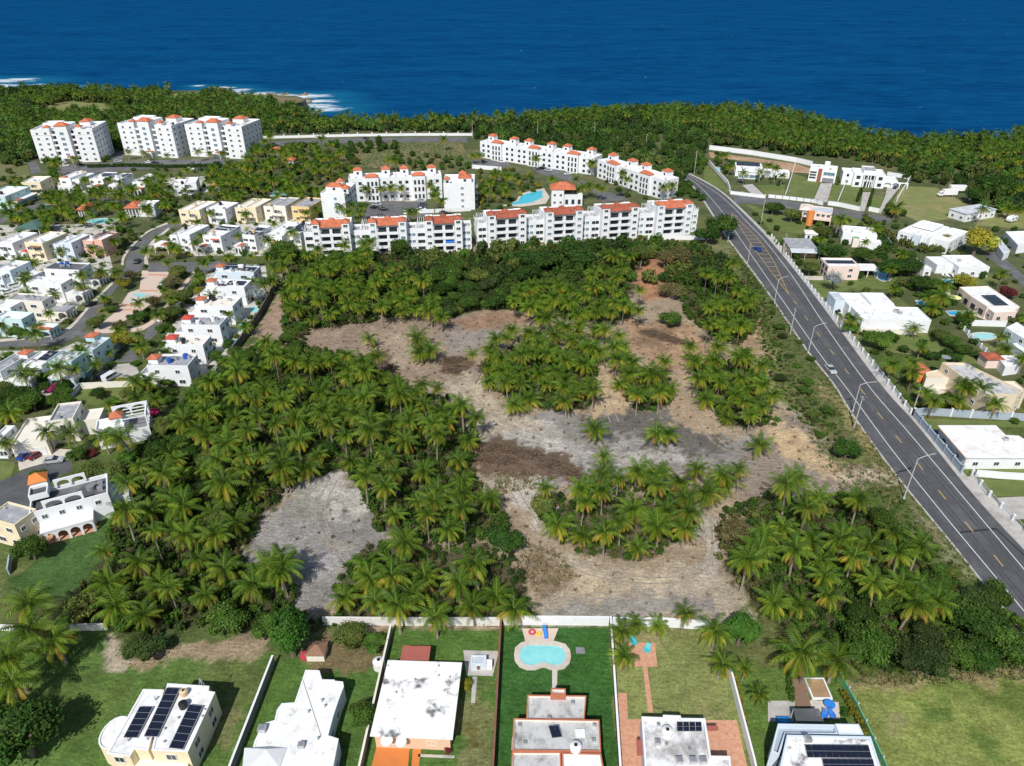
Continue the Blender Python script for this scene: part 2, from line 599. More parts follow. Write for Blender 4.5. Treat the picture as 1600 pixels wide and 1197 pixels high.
def ground_mat():
 m=bpy.data.materials.new('lot_ground')
 m.use_nodes=True
 n=m.node_tree
 L=n.links
 b=n.nodes['Principled BSDF']
 b.inputs['Roughness'].default_value=.95
 b.inputs['Specular IOR Level'].default_value=.1
 at=n.nodes.new('ShaderNodeAttribute')
 at.attribute_name='tint'
 geo=n.nodes.new('ShaderNodeNewGeometry')
 prev=at.outputs['Color']
 hs=[]
 for sc_,det,lo,hi,ry in((2.2,7,.52,1.48,1),(.35,6,.68,1.32,1),(.9,7,.72,1.28,2.2),(.4,6,.74,1.26,5)):
  mp=n.nodes.new('ShaderNodeMapping')
  mp.inputs['Scale'].default_value=(1,ry,1)
  mp.inputs['Rotation'].default_value=(0,0,.15*ry)
  L.new(geo.outputs['Position'],mp.inputs[0])
  q=n.nodes.new('ShaderNodeTexNoise')
  q.inputs['Scale'].default_value=sc_
  q.inputs['Detail'].default_value=det
  q.inputs['Roughness'].default_value=.7
  L.new(mp.outputs[0],q.inputs['Vector'])
  r=n.nodes.new('ShaderNodeMapRange')
  r.inputs[1].default_value=.28
  r.inputs[2].default_value=.72
  r.inputs[3].default_value=lo
  r.inputs[4].default_value=hi
  L.new(q.outputs[0],r.inputs[0])
  s=n.nodes.new('ShaderNodeVectorMath')
  s.operation='SCALE'
  L.new(prev,s.inputs[0])
  L.new(r.outputs[0],s.inputs[3])
  prev=s.outputs[0]
  hs.append(q.outputs[0])
 L.new(prev,b.inputs['Base Color'])
 bp=n.nodes.new('ShaderNodeBump')
 bp.inputs['Strength'].default_value=.7
 bp.inputs['Distance'].default_value=.25
 L.new(hs[0],bp.inputs['Height'])
 L.new(bp.outputs[0],b.inputs['Normal'])
 return m
TAN,GREY,PALE,BROWN,RED,DARK=(.315,.25,.175),(.25,.235,.215),(.46,.43,.385),(.13,.085,.055),(.36,.19,.105),(.105,.097,.085)
GRN,VIVID,PALEG,MIDG=(.092,.158,.038),(.042,.115,.026),(.195,.22,.075),(.078,.145,.032)
WEED=(.085,.115,.035)
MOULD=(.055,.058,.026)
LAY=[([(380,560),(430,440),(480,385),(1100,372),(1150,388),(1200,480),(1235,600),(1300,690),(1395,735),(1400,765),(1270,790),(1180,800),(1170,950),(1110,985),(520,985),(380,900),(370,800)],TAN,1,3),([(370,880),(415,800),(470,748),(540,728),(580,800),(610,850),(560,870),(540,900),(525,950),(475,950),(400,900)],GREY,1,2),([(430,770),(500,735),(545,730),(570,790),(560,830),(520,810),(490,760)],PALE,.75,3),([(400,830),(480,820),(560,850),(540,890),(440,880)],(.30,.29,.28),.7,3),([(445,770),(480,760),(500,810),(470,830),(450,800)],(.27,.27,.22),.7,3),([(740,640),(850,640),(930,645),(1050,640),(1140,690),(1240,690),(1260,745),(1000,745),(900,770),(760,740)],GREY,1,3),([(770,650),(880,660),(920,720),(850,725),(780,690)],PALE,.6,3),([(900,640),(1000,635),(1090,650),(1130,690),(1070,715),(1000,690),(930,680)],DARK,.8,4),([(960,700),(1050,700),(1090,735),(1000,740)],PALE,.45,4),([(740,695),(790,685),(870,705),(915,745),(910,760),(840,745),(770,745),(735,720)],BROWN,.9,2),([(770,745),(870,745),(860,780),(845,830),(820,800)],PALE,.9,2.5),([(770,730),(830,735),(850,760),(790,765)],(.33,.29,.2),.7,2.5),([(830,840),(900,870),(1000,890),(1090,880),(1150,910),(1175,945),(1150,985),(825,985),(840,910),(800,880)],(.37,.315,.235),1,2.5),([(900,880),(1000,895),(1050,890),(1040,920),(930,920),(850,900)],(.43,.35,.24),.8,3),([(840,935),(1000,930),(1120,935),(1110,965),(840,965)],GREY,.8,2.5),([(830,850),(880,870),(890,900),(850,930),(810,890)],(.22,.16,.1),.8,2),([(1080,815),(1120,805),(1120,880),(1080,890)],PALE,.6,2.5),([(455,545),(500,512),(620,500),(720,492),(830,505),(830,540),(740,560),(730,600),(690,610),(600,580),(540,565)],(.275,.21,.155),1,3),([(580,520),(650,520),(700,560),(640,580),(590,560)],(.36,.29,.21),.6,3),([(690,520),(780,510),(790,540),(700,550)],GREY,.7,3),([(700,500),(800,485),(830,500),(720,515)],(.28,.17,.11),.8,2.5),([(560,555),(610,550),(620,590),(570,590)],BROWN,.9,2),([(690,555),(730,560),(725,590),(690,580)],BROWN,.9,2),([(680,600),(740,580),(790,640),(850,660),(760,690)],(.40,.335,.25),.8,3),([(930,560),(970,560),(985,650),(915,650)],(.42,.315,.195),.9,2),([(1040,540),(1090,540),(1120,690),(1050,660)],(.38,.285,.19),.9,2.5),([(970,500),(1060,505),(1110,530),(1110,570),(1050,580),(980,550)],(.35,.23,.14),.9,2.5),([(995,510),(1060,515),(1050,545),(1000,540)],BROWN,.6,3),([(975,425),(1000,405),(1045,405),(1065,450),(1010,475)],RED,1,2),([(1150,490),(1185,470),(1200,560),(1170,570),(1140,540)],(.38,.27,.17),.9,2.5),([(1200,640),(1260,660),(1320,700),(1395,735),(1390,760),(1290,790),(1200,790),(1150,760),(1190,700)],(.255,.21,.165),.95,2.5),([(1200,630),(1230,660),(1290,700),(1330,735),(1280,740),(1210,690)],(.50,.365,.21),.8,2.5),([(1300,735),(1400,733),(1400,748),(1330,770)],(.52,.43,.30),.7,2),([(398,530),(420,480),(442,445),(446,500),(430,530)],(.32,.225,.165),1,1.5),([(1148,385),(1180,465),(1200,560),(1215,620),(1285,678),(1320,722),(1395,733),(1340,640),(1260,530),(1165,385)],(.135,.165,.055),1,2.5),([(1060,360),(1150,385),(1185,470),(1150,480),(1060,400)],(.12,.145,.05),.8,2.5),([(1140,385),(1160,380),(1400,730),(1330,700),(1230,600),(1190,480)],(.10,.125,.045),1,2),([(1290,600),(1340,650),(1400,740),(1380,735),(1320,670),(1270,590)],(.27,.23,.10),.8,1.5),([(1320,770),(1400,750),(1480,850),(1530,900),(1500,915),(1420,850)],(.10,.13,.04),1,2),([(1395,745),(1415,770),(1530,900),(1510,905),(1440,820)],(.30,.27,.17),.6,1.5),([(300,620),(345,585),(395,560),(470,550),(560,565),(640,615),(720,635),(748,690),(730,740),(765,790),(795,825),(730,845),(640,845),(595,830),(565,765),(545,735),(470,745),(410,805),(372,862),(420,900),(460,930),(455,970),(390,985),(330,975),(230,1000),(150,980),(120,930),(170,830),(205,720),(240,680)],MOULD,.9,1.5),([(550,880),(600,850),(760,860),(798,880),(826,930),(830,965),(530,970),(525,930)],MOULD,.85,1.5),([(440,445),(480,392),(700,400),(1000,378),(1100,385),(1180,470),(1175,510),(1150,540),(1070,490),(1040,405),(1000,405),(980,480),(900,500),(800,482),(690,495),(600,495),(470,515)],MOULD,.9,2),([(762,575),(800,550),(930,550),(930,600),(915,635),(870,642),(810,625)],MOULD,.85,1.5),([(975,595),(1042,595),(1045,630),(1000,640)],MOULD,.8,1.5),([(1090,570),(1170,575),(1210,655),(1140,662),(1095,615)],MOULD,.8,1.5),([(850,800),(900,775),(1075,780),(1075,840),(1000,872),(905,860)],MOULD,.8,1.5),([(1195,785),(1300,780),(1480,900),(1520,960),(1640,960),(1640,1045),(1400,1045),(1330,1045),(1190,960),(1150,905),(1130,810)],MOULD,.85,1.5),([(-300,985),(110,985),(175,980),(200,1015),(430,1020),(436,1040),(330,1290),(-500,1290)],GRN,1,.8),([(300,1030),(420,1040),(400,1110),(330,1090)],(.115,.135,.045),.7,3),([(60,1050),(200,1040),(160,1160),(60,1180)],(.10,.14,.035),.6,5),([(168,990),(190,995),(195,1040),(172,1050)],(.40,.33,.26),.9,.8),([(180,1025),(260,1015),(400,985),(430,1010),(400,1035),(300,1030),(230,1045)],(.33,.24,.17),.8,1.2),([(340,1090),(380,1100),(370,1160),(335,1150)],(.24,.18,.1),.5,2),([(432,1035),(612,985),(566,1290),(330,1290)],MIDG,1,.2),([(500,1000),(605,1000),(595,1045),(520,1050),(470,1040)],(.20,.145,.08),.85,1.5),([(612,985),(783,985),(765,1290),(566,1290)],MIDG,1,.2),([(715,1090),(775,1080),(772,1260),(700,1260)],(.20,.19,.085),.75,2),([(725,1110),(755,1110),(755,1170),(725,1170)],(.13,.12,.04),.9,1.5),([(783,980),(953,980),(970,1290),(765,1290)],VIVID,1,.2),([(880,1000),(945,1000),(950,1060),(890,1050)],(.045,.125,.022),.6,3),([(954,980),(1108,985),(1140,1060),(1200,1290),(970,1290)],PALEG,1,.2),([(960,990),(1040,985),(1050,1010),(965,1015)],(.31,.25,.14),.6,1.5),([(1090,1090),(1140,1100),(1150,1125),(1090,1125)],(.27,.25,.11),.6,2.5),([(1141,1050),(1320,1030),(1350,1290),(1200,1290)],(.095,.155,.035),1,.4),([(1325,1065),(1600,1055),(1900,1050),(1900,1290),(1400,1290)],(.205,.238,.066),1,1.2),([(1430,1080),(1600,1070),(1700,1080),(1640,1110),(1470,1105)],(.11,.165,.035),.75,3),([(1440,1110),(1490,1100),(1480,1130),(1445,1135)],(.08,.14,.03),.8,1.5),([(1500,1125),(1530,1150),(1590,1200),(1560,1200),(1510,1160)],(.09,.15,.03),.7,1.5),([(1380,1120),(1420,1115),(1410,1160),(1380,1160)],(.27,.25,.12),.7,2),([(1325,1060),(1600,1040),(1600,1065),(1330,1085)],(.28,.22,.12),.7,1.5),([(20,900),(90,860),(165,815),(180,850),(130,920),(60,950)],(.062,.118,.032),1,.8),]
def groundcol(x,y):
 C=np.tile(np.array(WEED),(len(x),1))
 a=n2(x,y,.08,4)
 C*=(.75+.5*a)[:,None]
 C+=(np.array((.05,.03,.015))*(n3(x,y,.05,3)>.55)[:,None])*.7
 for poly,c,s,rag in LAY:
  w_=np.array(wpoly(poly))
  x0,y0=w_.min(0)-6
  x1,y1=w_.max(0)+6
  k=np.where((x>x0)&(x<x1)&(y>y0)&(y<y1))[0]
  if not len(k):
   continue
  acc=np.zeros(len(k))
  for j in range(3):
   f=(.55,.75,1.0)[j]
   dx=(n1(x[k],y[k],.16,4)-.5)*rag*4.5*f+(j-1)*rag*.25
   dy=(n4(x[k],y[k],.16,4)-.5)*rag*4.5*f-(j-1)*rag*.2
   dx+=(n3(x[k],y[k],.7,3)-.5)*rag*2.4
   dy+=(n2(x[k],y[k],.7,3)-.5)*rag*2.4
   acc+=inside(np.stack([x[k]+dx,y[k]+dy],1),w_)
  m=(acc/3*s)[:,None]
  cc=np.array(c)[None,:]*(.74+.5*n3(x[k],y[k],.2,5))[:,None]
  C[k]=C[k]*(1-m)+cc*m
 return C
o=grid('ground',-115,135,32,320,.72,0.0,groundcol,ground_mat())
o['kind']='structure'
def sheet(name,px,mat,z,world=False,kind='structure',av=True):
 mb=MB()
 p=px if world else wpoly(px)
 mb.face([(x,y,z)for x,y in p])
 o=mb.build(name,mat)
 o['kind']=kind
 if av:
  avoid(p)
 return o
def smooth_line(px,k=6):
 P=[G(p)for p in px]
 P=[P[0]*2-P[1]]+P+[P[-1]*2-P[-2]]
 out=[]
 for i in range(1,len(P)-2):
  for t in np.linspace(0,1,k,endpoint=False):
   a,b_,c,d=P[i-1:i+3]
   out.append(.5*(2*b_+(c-a)*t+(2*a-5*b_+4*c-d)*t*t+(3*b_-a-3*c+d)*t**3))
 out.append(P[-2])
 return out
def resample(P,n):
 d=[0]
 for a,b_ in zip(P[:-1],P[1:]):
  d.append(d[-1]+(b_-a).length)
 out=[]
 for k in range(n):
  t=d[-1]*k/(n-1)
  i=min(max(np.searchsorted(d,t)-1,0),len(P)-2)
  f=(t-d[i])/max(d[i+1]-d[i],1e-6)
  out.append(P[i]*(1-f)+P[i+1]*f)
 return out
def band(name,Lp,Rp,mat,z,n=70,kind='structure',top=None):
 A,B=resample(smooth_line(Lp),n),resample(smooth_line(Rp),n)
 mb=MB()
 h=z if top is None else top
 for i in range(n-1):
  mb.face([(A[i].x,A[i].y,h),(B[i].x,B[i].y,h),(B[i+1].x,B[i+1].y,h),(A[i+1].x,A[i+1].y,h)])
  if top is not None:
   for Q in(A,B):
    mb.face([(Q[i].x,Q[i].y,-.02),(Q[i+1].x,Q[i+1].y,-.02),(Q[i+1].x,Q[i+1].y,h),(Q[i].x,Q[i].y,h)])
 o=mb.build(name,mat)
 o['kind']=kind
 avoid([tuple(q[:2])for q in A]+[tuple(q[:2])for q in reversed(B)])
 return o,A,B
def stripe(name,px,wd,mat,z,k=6):
 P=smooth_line(px,k)
 mb=MB()
 for i in range(len(P)-1):
  a,b_=P[i],P[i+1]
  u=(P[min(i+1,len(P)-1)]-P[max(i-1,0)]).normalized()
  u2=(P[min(i+2,len(P)-1)]-P[i]).normalized()
  s,s2=Vector((-u.y,u.x,0))*wd/2,Vector((-u2.y,u2.x,0))*wd/2
  mb.face([(*(a-s)[:2],z),(*(a+s)[:2],z),(*(b_+s2)[:2],z),(*(b_-s2)[:2],z)])
 o=mb.build(name,mat)
 o['kind']='structure'
 return o
LEFT=[(1720,1135),(1608,998),(1526,896),(1488,848),(1400,740),(1335,650),(1304,600),(1261,545),(1200,455),(1163,405),(1137,370),(1118,340),(1100,312),(1084,291),(1068,277)]
KERB=[(1800,1085),(1720,993),(1640,902),(1556,813),(1501,750),(1433,665),(1375,600),(1303,503),(1250,433),(1200,373),(1148,320),(1123,298),(1096,282),(1076,272)]
LLINE=[(1720,1103),(1640,1003),(1551,896),(1463,790),(1390,698),(1318,600),(1283,556),(1200,436),(1158,375),(1135,340),(1118,318),(1094,292),(1073,276)]
RLINE=[(1700,1005),(1599,888),(1480,747),(1420,676),(1355,600),(1286,504),(1237,430),(1195,376),(1171,351),(1144,322),(1119,301),(1094,285),(1075,273)]
WALLP=[(1600,833),(1573,805),(1543,775),(1518,743)]
WALLB=[(1501,740),(1456,686),(1426,650)]
WALLW=[(1422,647),(1387,602),(1350,556),(1310,505),(1263,448),(1225,398),(1205,372)]
band('road',LEFT,KERB,ASPH,.008)
band('grass_verge',[(a-3,b)for a,b in LEFT],LEFT,CONC,0,top=.05)
band('sidewalk',KERB,[(1870,1085),(1760,993),(1672,902),(1588,815),(1517,752),(1447,668),(1388,602),(1311,503),(1256,433),(1205,372),(1152,320),(1126,298),(1098,281),(1078,271)],CONC,0,top=.13)
stripe('road_edge_line',LLINE,.17,LINEW,.013)
stripe('road_edge_line',RLINE,.17,LINEW,.013)
DASH=[(1437,728),(1348,612),(1375,649),(1404,686),(1472,773),(1514,823),(1560,876),(1323,580),(1300,550),(1279,523),(1260,497),(1243,473),(1612,938)]
mb=MB()
for p in DASH:
 c=G(p)
 q=G((p[0]+8.2,p[1]+10))
 u=(q-c).normalized()
 s=Vector((-u.y,u.x,0))*.1
 a,b_=c-u*1.55,c+u*1.55
 mb.face([(*(a-s)[:2],.013),(*(a+s)[:2],.013),(*(b_+s)[:2],.013),(*(b_-s)[:2],.013)])
o=mb.build('road_centre_dashes',LINEY)
o['kind']='structure'
HL=[(1233,461),(1200,418),(1172,379),(1150,345),(1143,333)]
HR=[(1233,461),(1208,407),(1184,373),(1163,352),(1143,333)]
stripe('road_hatch_line',HL,.17,LINEY,.013)
stripe('road_hatch_line',HR,.17,LINEY,.013)
LANE=M('tyre_worn_asphalt',(.064,.067,.072),var=.25,scale=.7,c2=(.08,.082,.087),f2=.5,s2=.3,edge=.2)
for t,wd in((.20,.55),(.33,.5),(.70,.55),(.84,.5)):
 stripe('road_wheel_track',[tuple(np.array(a)*(1-t)+np.array(b_)*t)for a,b_ in zip(LLINE[:8],RLINE[:8])],wd,LANE,.0105)
for p,q,wd in(((1500,832),(1556,826),.5),((1403,738),(1422,734),.4),((1322,624),(1337,623),.5),((1556,826),(1640,905),.35)):  # dark repair strips; the two by the street lamps paint their arms' cast shadows
 stripe('road_repair_and_shadow_strip',[p,q],wd,M('fresh_asphalt_and_shadow',(.03,.031,.033),var=.2),.0118)
A,B=resample(smooth_line(HL),22),resample(smooth_line(HR),22)
mb=MB()
for i in range(2,20):
 a,b_=A[i],B[i]
 s=Vector((0,.13,0))
 mb.face([(*(a-s)[:2],.017),(*(b_-s)[:2],.017),(*(b_+s)[:2],.017),(*(a+s)[:2],.017)])
o=mb.build('road_hatching',LINEY)
o['kind']='structure'
S1A=[(-40,532),(0,531),(75,525),(105,513),(140,475),(175,443),(195,420),(198,405),(208,387),(233,365),(268,349),(330,343)]
S1B=[(-40,543),(0,543),(88,538),(122,523),(152,490),(187,445),(222,420),(225,400),(236,380),(265,358),(330,350)]
band('street',S1A,S1B,ASPHL,.010,50)
band('street',[(118,519),(160,517),(210,515),(233,506),(250,497),(275,468),(300,438),(312,426)],[(128,531),(165,531),(208,530),(232,532),(254,510),(283,470),(310,436),(322,426)],ASPHL,.014,40)
sheet('street',[(228,411),(352,408),(352,424),(232,425)],ASPHL,.018)
sheet('driveway',[(180,566),(207,545),(218,563),(205,566)],ASPHL,.01)
sheet('driveway',[(170,592),(178,570),(210,567),(218,583),(200,590)],CONC,.014)
TRK=[[(470,545),(560,535),(640,560),(720,600),(780,660),(860,690)],[(560,890),(520,850),(500,800),(520,750)],[(1400,742),(1330,738),(1230,730),(1120,725),(1000,735),(930,690),(820,670)],[(840,950),(940,930),(1060,935),(1150,925)],[(850,870),(950,900),(1060,905),(1110,870),(1110,800)],[(960,560),(945,610),(960,660)],[(1060,560),(1080,620),(1120,690),(1200,720)],[(430,880),(490,845),(560,860)],[(800,760),(830,810),(870,860)]]
TRM=M('wheel_rutted_soil',(.24,.205,.165),var=.35,scale=1.3,c2=(.36,.31,.25),f2=.5,s2=.6,edge=.2)
for t in TRK:
 for d in(-.95,.95):
  hz_=abs(t[-1][0]-t[0][0])>1.6*abs(t[-1][1]-t[0][1])
  stripe('wheel_rut',[(p[0]+(0 if hz_ else d*7),p[1]+(d*5 if hz_ else 0))for p in t],.3,TRM,.024+.008*(d>0)+.002*TRK.index(t),8)
YARD=M('pale_yard_paving',(.52,.50,.46),var=.14,c2=(.16,.19,.07),f2=.55,s2=.22,edge=.03)
for q in([(-40,405),(40,408),(170,395),(178,425),(140,462),(100,502),(60,515),(-40,520)],[(-40,548),(88,548),(120,534),(175,545),(140,600),(60,625),(-40,620)],[(262,372),(320,330),(480,330),(470,400),(300,400)],[(318,430),(380,412),(415,415),(420,450),(345,585),(225,592),(235,560),(262,520)],[(-40,352),(180,350),(185,395),(60,402),(-40,402)],[(90,285),(330,275),(330,300),(90,305)]):
 sheet('estate_paving',q,YARD,.003,av=False)
sheet('plaza',Z('5',(885,290),(1062,295),(990,405),(1010,440),(940,500),(860,555),(710,640),(640,670),(590,655),(730,540),(775,470),(800,430),(870,405)),PLAZA,.012)
sheet('pool_deck',Z('3',(-60,885),(30,850),(45,812),(120,790),(200,775),(235,830),(210,870),(60,890)),PAVE,.012,av=False)
sheet('plaza_terrace',Z('5',(820,420),(990,420),(940,490),(770,490)),PAVE,.016,av=False)
for q in([(745,500),(880,500),(875,512),(735,512)],[(870,410),(985,412),(980,422),(862,420)],[(930,310),(1050,315),(1045,325),(920,320)],[(720,530),(860,530),(855,540),(712,540)]):
 sheet('plaza_band',Z('5',*q),BRICK,.02,av=False)
band('sidewalk',Z('5',(700,360),(560,500),(430,640),(300,690),(0,720)),Z('5',(715,365),(575,505),(440,655),(300,705),(0,735)),PAVE,0,40,top=.1)
band('sidewalk',Z('5',(590,660),(830,650),(930,610),(1000,540),(1100,420),(1210,290)),Z('5',(590,682),(840,675),(940,635),(1020,560),(1130,420),(1235,290)),PLAZA,0,40,top=.1)
band('sidewalk',Z('5',(770,260),(780,210),(830,140),(930,50),(1050,0)),Z('5',(755,255),(765,205),(815,135),(920,45),(1040,-8)),PAVE,0,30,top=.1)
band('sidewalk',Z('5',(900,265),(905,190),(945,110),(1050,25)),Z('5',(925,265),(930,195),(965,115),(1060,32)),PAVE,0,30,top=.1)
sheet('street',[(-40,790),(-40,752),(0,752),(25,742),(45,730),(75,720),(112,720),(113,735),(75,752),(55,765),(48,785),(52,803),(20,815),(-40,830)],ASPH,.008)
sheet('driveway',Z('7',(110,470),(300,400),(450,410),(470,450),(400,480),(290,490),(180,520),(120,540)),PAVE,.012)
sheet('parking_lot',[(92,265),(100,258),(200,252),(300,249),(350,248),(352,258),(270,262),(200,266),(100,275)],ASPHL,.01)
sheet('driveway',Z('a',(285,150),(370,145),(430,250),(330,285)),ASPHL,.01)
sheet('driveway',[(170,248),(190,235),(200,238),(185,255)],ASPHL,.014)
band('street',Z('a',(0,740),(200,650),(450,570),(700,530),(1000,520),(1300,560),(1596,540)),Z('a',(0,800),(260,690),(480,600),(700,565),(1000,550),(1300,590),(1596,580)),ASPHL,.01,40)
sheet('parking_lot',Z('h',(640,345),(1090,350),(1130,440),(1100,480),(570,490),(600,420)),ASPHL,.01)
sheet('walkway',Z('h',(640,322),(1010,322),(1010,345),(640,343)),PAVE,.014)
sheet('parking_lot',Z('3',(120,645),(260,650),(390,700),(520,770),(700,830),(730,850),(560,860),(480,770),(330,720),(180,690)),ASPHL,.01)
sheet('parking_lot',Z('2',(1340,600),(1560,600),(1590,640),(1500,650),(1340,640)),ASPHL,.01)
band('street',[(395,223),(480,218),(560,216),(640,215),(730,214)],[(395,234),(480,228),(560,223),(640,222),(730,222)],ASPHL,.012,30)
band('street',[(1140,302),(1160,306),(1200,310),(1250,317),(1300,325),(1345,332),(1392,340)],[(1150,318),(1168,318),(1200,321),(1250,329),(1300,336),(1345,342),(1390,350)],ASPHL,.014,30)
band('street',[(1535,398),(1560,415),(1590,440),(1640,490)],[(1555,393),(1578,411),(1605,435),(1660,480)],ASPHL,.012,20)
sheet('driveway',Z('f',(340,395),(430,385),(555,500),(460,505)),CONC,.02)
sheet('driveway',Z('f',(1040,378),(1145,378),(1095,550),(975,532)),CONC,.02)
sheet('driveway',Z('4',(592,800),(640,800),(600,920),(570,918)),CONC,.02)
sheet('driveway',Z('4',(745,760),(820,770),(740,870),(700,935),(690,920),(730,830)),CONC,.02)
sheet('driveway',Z('8',(930,0),(1110,0),(1130,40),(1080,65),(1010,55)),PAVE,.012)
sheet('driveway',Z('8',(1425,710),(1640,700),(1700,840),(1510,845)),CONC,.02)
sheet('driveway',Z('8',(1205,590),(1270,575),(1440,800),(1596,1000),(1580,1020),(1400,800)),CONC,.14,av=False)
sheet('driveway',Z('6',(225,325),(345,325),(345,350),(250,350)),PAVE,.012)
sheet('driveway',Z('6',(420,490),(500,485),(580,590),(480,600)),PAVE,.012)
sheet('terrace',Z('g',(690,700),(1080,700),(1240,780),(1200,800),(1050,740)),PAVE,.012)
sheet('walkway',Z('g',(770,480),(830,480),(830,560),(780,520)),PAVE,.012)
sheet('field',Z('4',(830,760),(1050,770),(1250,880),(1180,960),(950,990),(760,900)),FIELDM,.01)
sheet('field',Z('4',(1230,930),(1596,930),(1640,1030),(1300,1010)),FIELDM,.014)
sheet('field',Z('2',(500,560),(700,480),(1290,490),(1320,620),(1000,660),(600,640)),M('rough_field',(.125,.14,.05),var=.25,scale=.2,c2=(.2,.17,.085),f2=.54,s2=.04),.008,av=False)
sheet('golf_lawn',Z('1',(230,270),(430,230),(700,250),(720,290),(400,310),(270,295)),FIELDM,.008,av=False)
sheet('golf_lawn',Z('1',(760,255),(860,245),(870,280),(780,285)),FIELDM,.008,av=False)
sheet('golf_lawn',Z('1',(1040,190),(1250,175),(1330,190),(1200,215),(1060,215)),FIELDM,.008,av=False)
sheet('field',Z('1',(-40,540),(150,560),(190,690),(100,740),(-40,760)),M('rough_field',(.1,.1,.05)),.008,av=False)
sheet('bare_bank',Z('f',(40,100),(820,205),(960,250),(950,290),(760,280),(560,200),(60,150)),DRYM,.012,av=False)
for q in(Z('f',(0,240),(40,220),(230,450),(210,460),(0,370)),Z('f',(430,400),(720,390),(720,500),(560,490),(470,400)),Z('f',(790,290),(1030,370),(970,530),(735,500)),Z('f',(1150,380),(1290,300),(1190,560),(1100,540)),Z('f',(1290,330),(1400,440),(1390,590),(1200,560)),Z('f',(1470,480),(1640,500),(1600,600),(1440,590)),Z('f',(370,560),(900,730),(1020,860),(580,790),(480,650)),Z('f',(1150,660),(1440,690),(1500,760),(1180,750)),Z('6',(270,350),(840,330),(860,410),(520,400),(330,470)),Z('6',(470,650),(1000,650),(1250,800),(1340,880),(1000,830),(620,780)),Z('g',(1080,320),(1280,320),(1340,430),(1200,440),(1060,440)),Z('g',(1150,1040),(1330,1035),(1470,1165),(1240,1170)),Z('8',(960,215),(1640,240),(1640,270),(1060,270),(1050,330)),Z('8',(1200,500),(1640,480),(1640,575),(1240,555)),Z('8',(1310,595),(1640,600),(1640,705),(1390,700)),Z('5',(510,1030),(900,1020),(850,1100),(600,1130),(450,1100)),Z('7',(0,480),(100,490),(60,590),(0,610)),Z('5',(0,690),(400,640),(520,530),(710,370),(690,350),(480,560),(380,620),(0,660)),Z('5',(620,640),(750,510),(700,500),(570,640)),Z('5',(780,420),(960,300),(900,300),(760,390))):
 sheet('lawn',q,LAWNM,.006,av=False)
sheet('patio',Z('C',(720,428),(890,428),(907,578),(735,578)),BRICK,.02)
sheet('brick_path',Z('C',(815,578),(843,578),(880,865),(848,865)),BRICK,.016)
sheet('brick_path',Z('C',(650,740),(715,742),(722,905),(805,905),(825,1260),(680,1260)),BRICK,.016)
sheet('brick_path',Z('C',(1205,910),(1400,912),(1480,1260),(1250,1260)),BRICK,.016)
sheet('pool_terrace',Z('C',(62,340),(290,338),(255,428),(85,428)),PLAZA,.02)
sheet('walkway',Z('C',(250,595),(283,595),(280,710),(250,710)),PAVE,.02)
sheet('driveway',Z('B',(765,1020),(960,1020),(945,1260),(705,1260)),ORANGEP,.02)
sheet('walkway',Z('B',(980,1060),(1035,1060),(1005,1260),(965,1260)),ORANGEP,.02)
sheet('concrete_slab',Z('B',(1292,476),(1515,480),(1475,637),(1310,632)),CONC,.02)
sheet('walkway',Z('B',(1350,640),(1380,640),(1365,805),(1340,805)),CONC,.02)
sheet('walkway',Z('B',(1010,1122),(1240,1132),(1236,1150),(1012,1140)),CONC,.02)
sheet('terrace',Z('D',(0,790),(170,790),(160,920),(0,920)),CONC,.02)
sheet('terrace',Z('D',(240,785),(440,800),(450,905),(320,900)),PAVE,.022)
sheet('garden_path',Z('D',(145,655),(230,655),(270,830),(180,830)),M('brown_boards',(.22,.14,.10),var=.3,scale=3),.024)
WINC={}
def win_mesh(w_,h_,kind):
 k=(round(w_,2),round(h_,2),kind)
 if k in WINC:
  return WINC[k]
 mb=MB()
 t=.09
 x,z=w_/2,h_/2
 mb.box(-x,x,-.06,.05,z-t,z,0)
 mb.box(-x,x,-.10,.05,-z,-z+t,0)
 mb.box(-x,-x+t,-.06,.05,-z+t,z-t,0)
 mb.box(x-t,x,-.06,.05,-z+t,z-t,0)
 n=2 if w_<2.4 else 3
 if kind=='door':
  n=1
 for i in range(1,n):
  q=-x+w_*i/n
  mb.box(q-.035,q+.035,-.05,.04,-z+t,z-t,0)
 mb.face([(-x+t,-.02,-z+t),(x-t,-.02,-z+t),(x-t,-.02,z-t),(-x+t,-.02,z-t)],1)
 me=bpy.data.meshes.new('window')
 me.from_pydata(mb.v,[],mb.f)
 fr,gl={'w':(FRAME,GLASS),'b':(FRAME,BGLASS),'d':(DFRAME,GLASS),'door':(FRAME,M('brown_door',(.2,.11,.06))),'garage':(FRAME,FRAME),'dgarage':(DFRAME,MIDGREY)}[kind]
 me.materials.append(fr)
 me.materials.append(gl)
 me.polygons.foreach_set('material_index',mb.m)
 me.update()
 WINC[k]=me
 return me
def inset(poly,d):
 n=len(poly)
 A=sum(poly[i][0]*poly[(i+1)%n][1]-poly[(i+1)%n][0]*poly[i][1]for i in range(n))
 s=1 if A>0 else-1
 out=[]
 for i in range(n):
  p,q,r=Vector(poly[i-1]),Vector(poly[i]),Vector(poly[(i+1)%n])
  u,v=(q-p).normalized(),(r-q).normalized()
  n1_,n2_=Vector((-u.y,u.x))*s,Vector((-v.y,v.x))*s
  b=n1_+n2_
  k=b.length_squared
  b=b*(2/k)if k>.15 else n1_
  q2=q+b*d
  out.append((q2.x,q2.y))
 return out
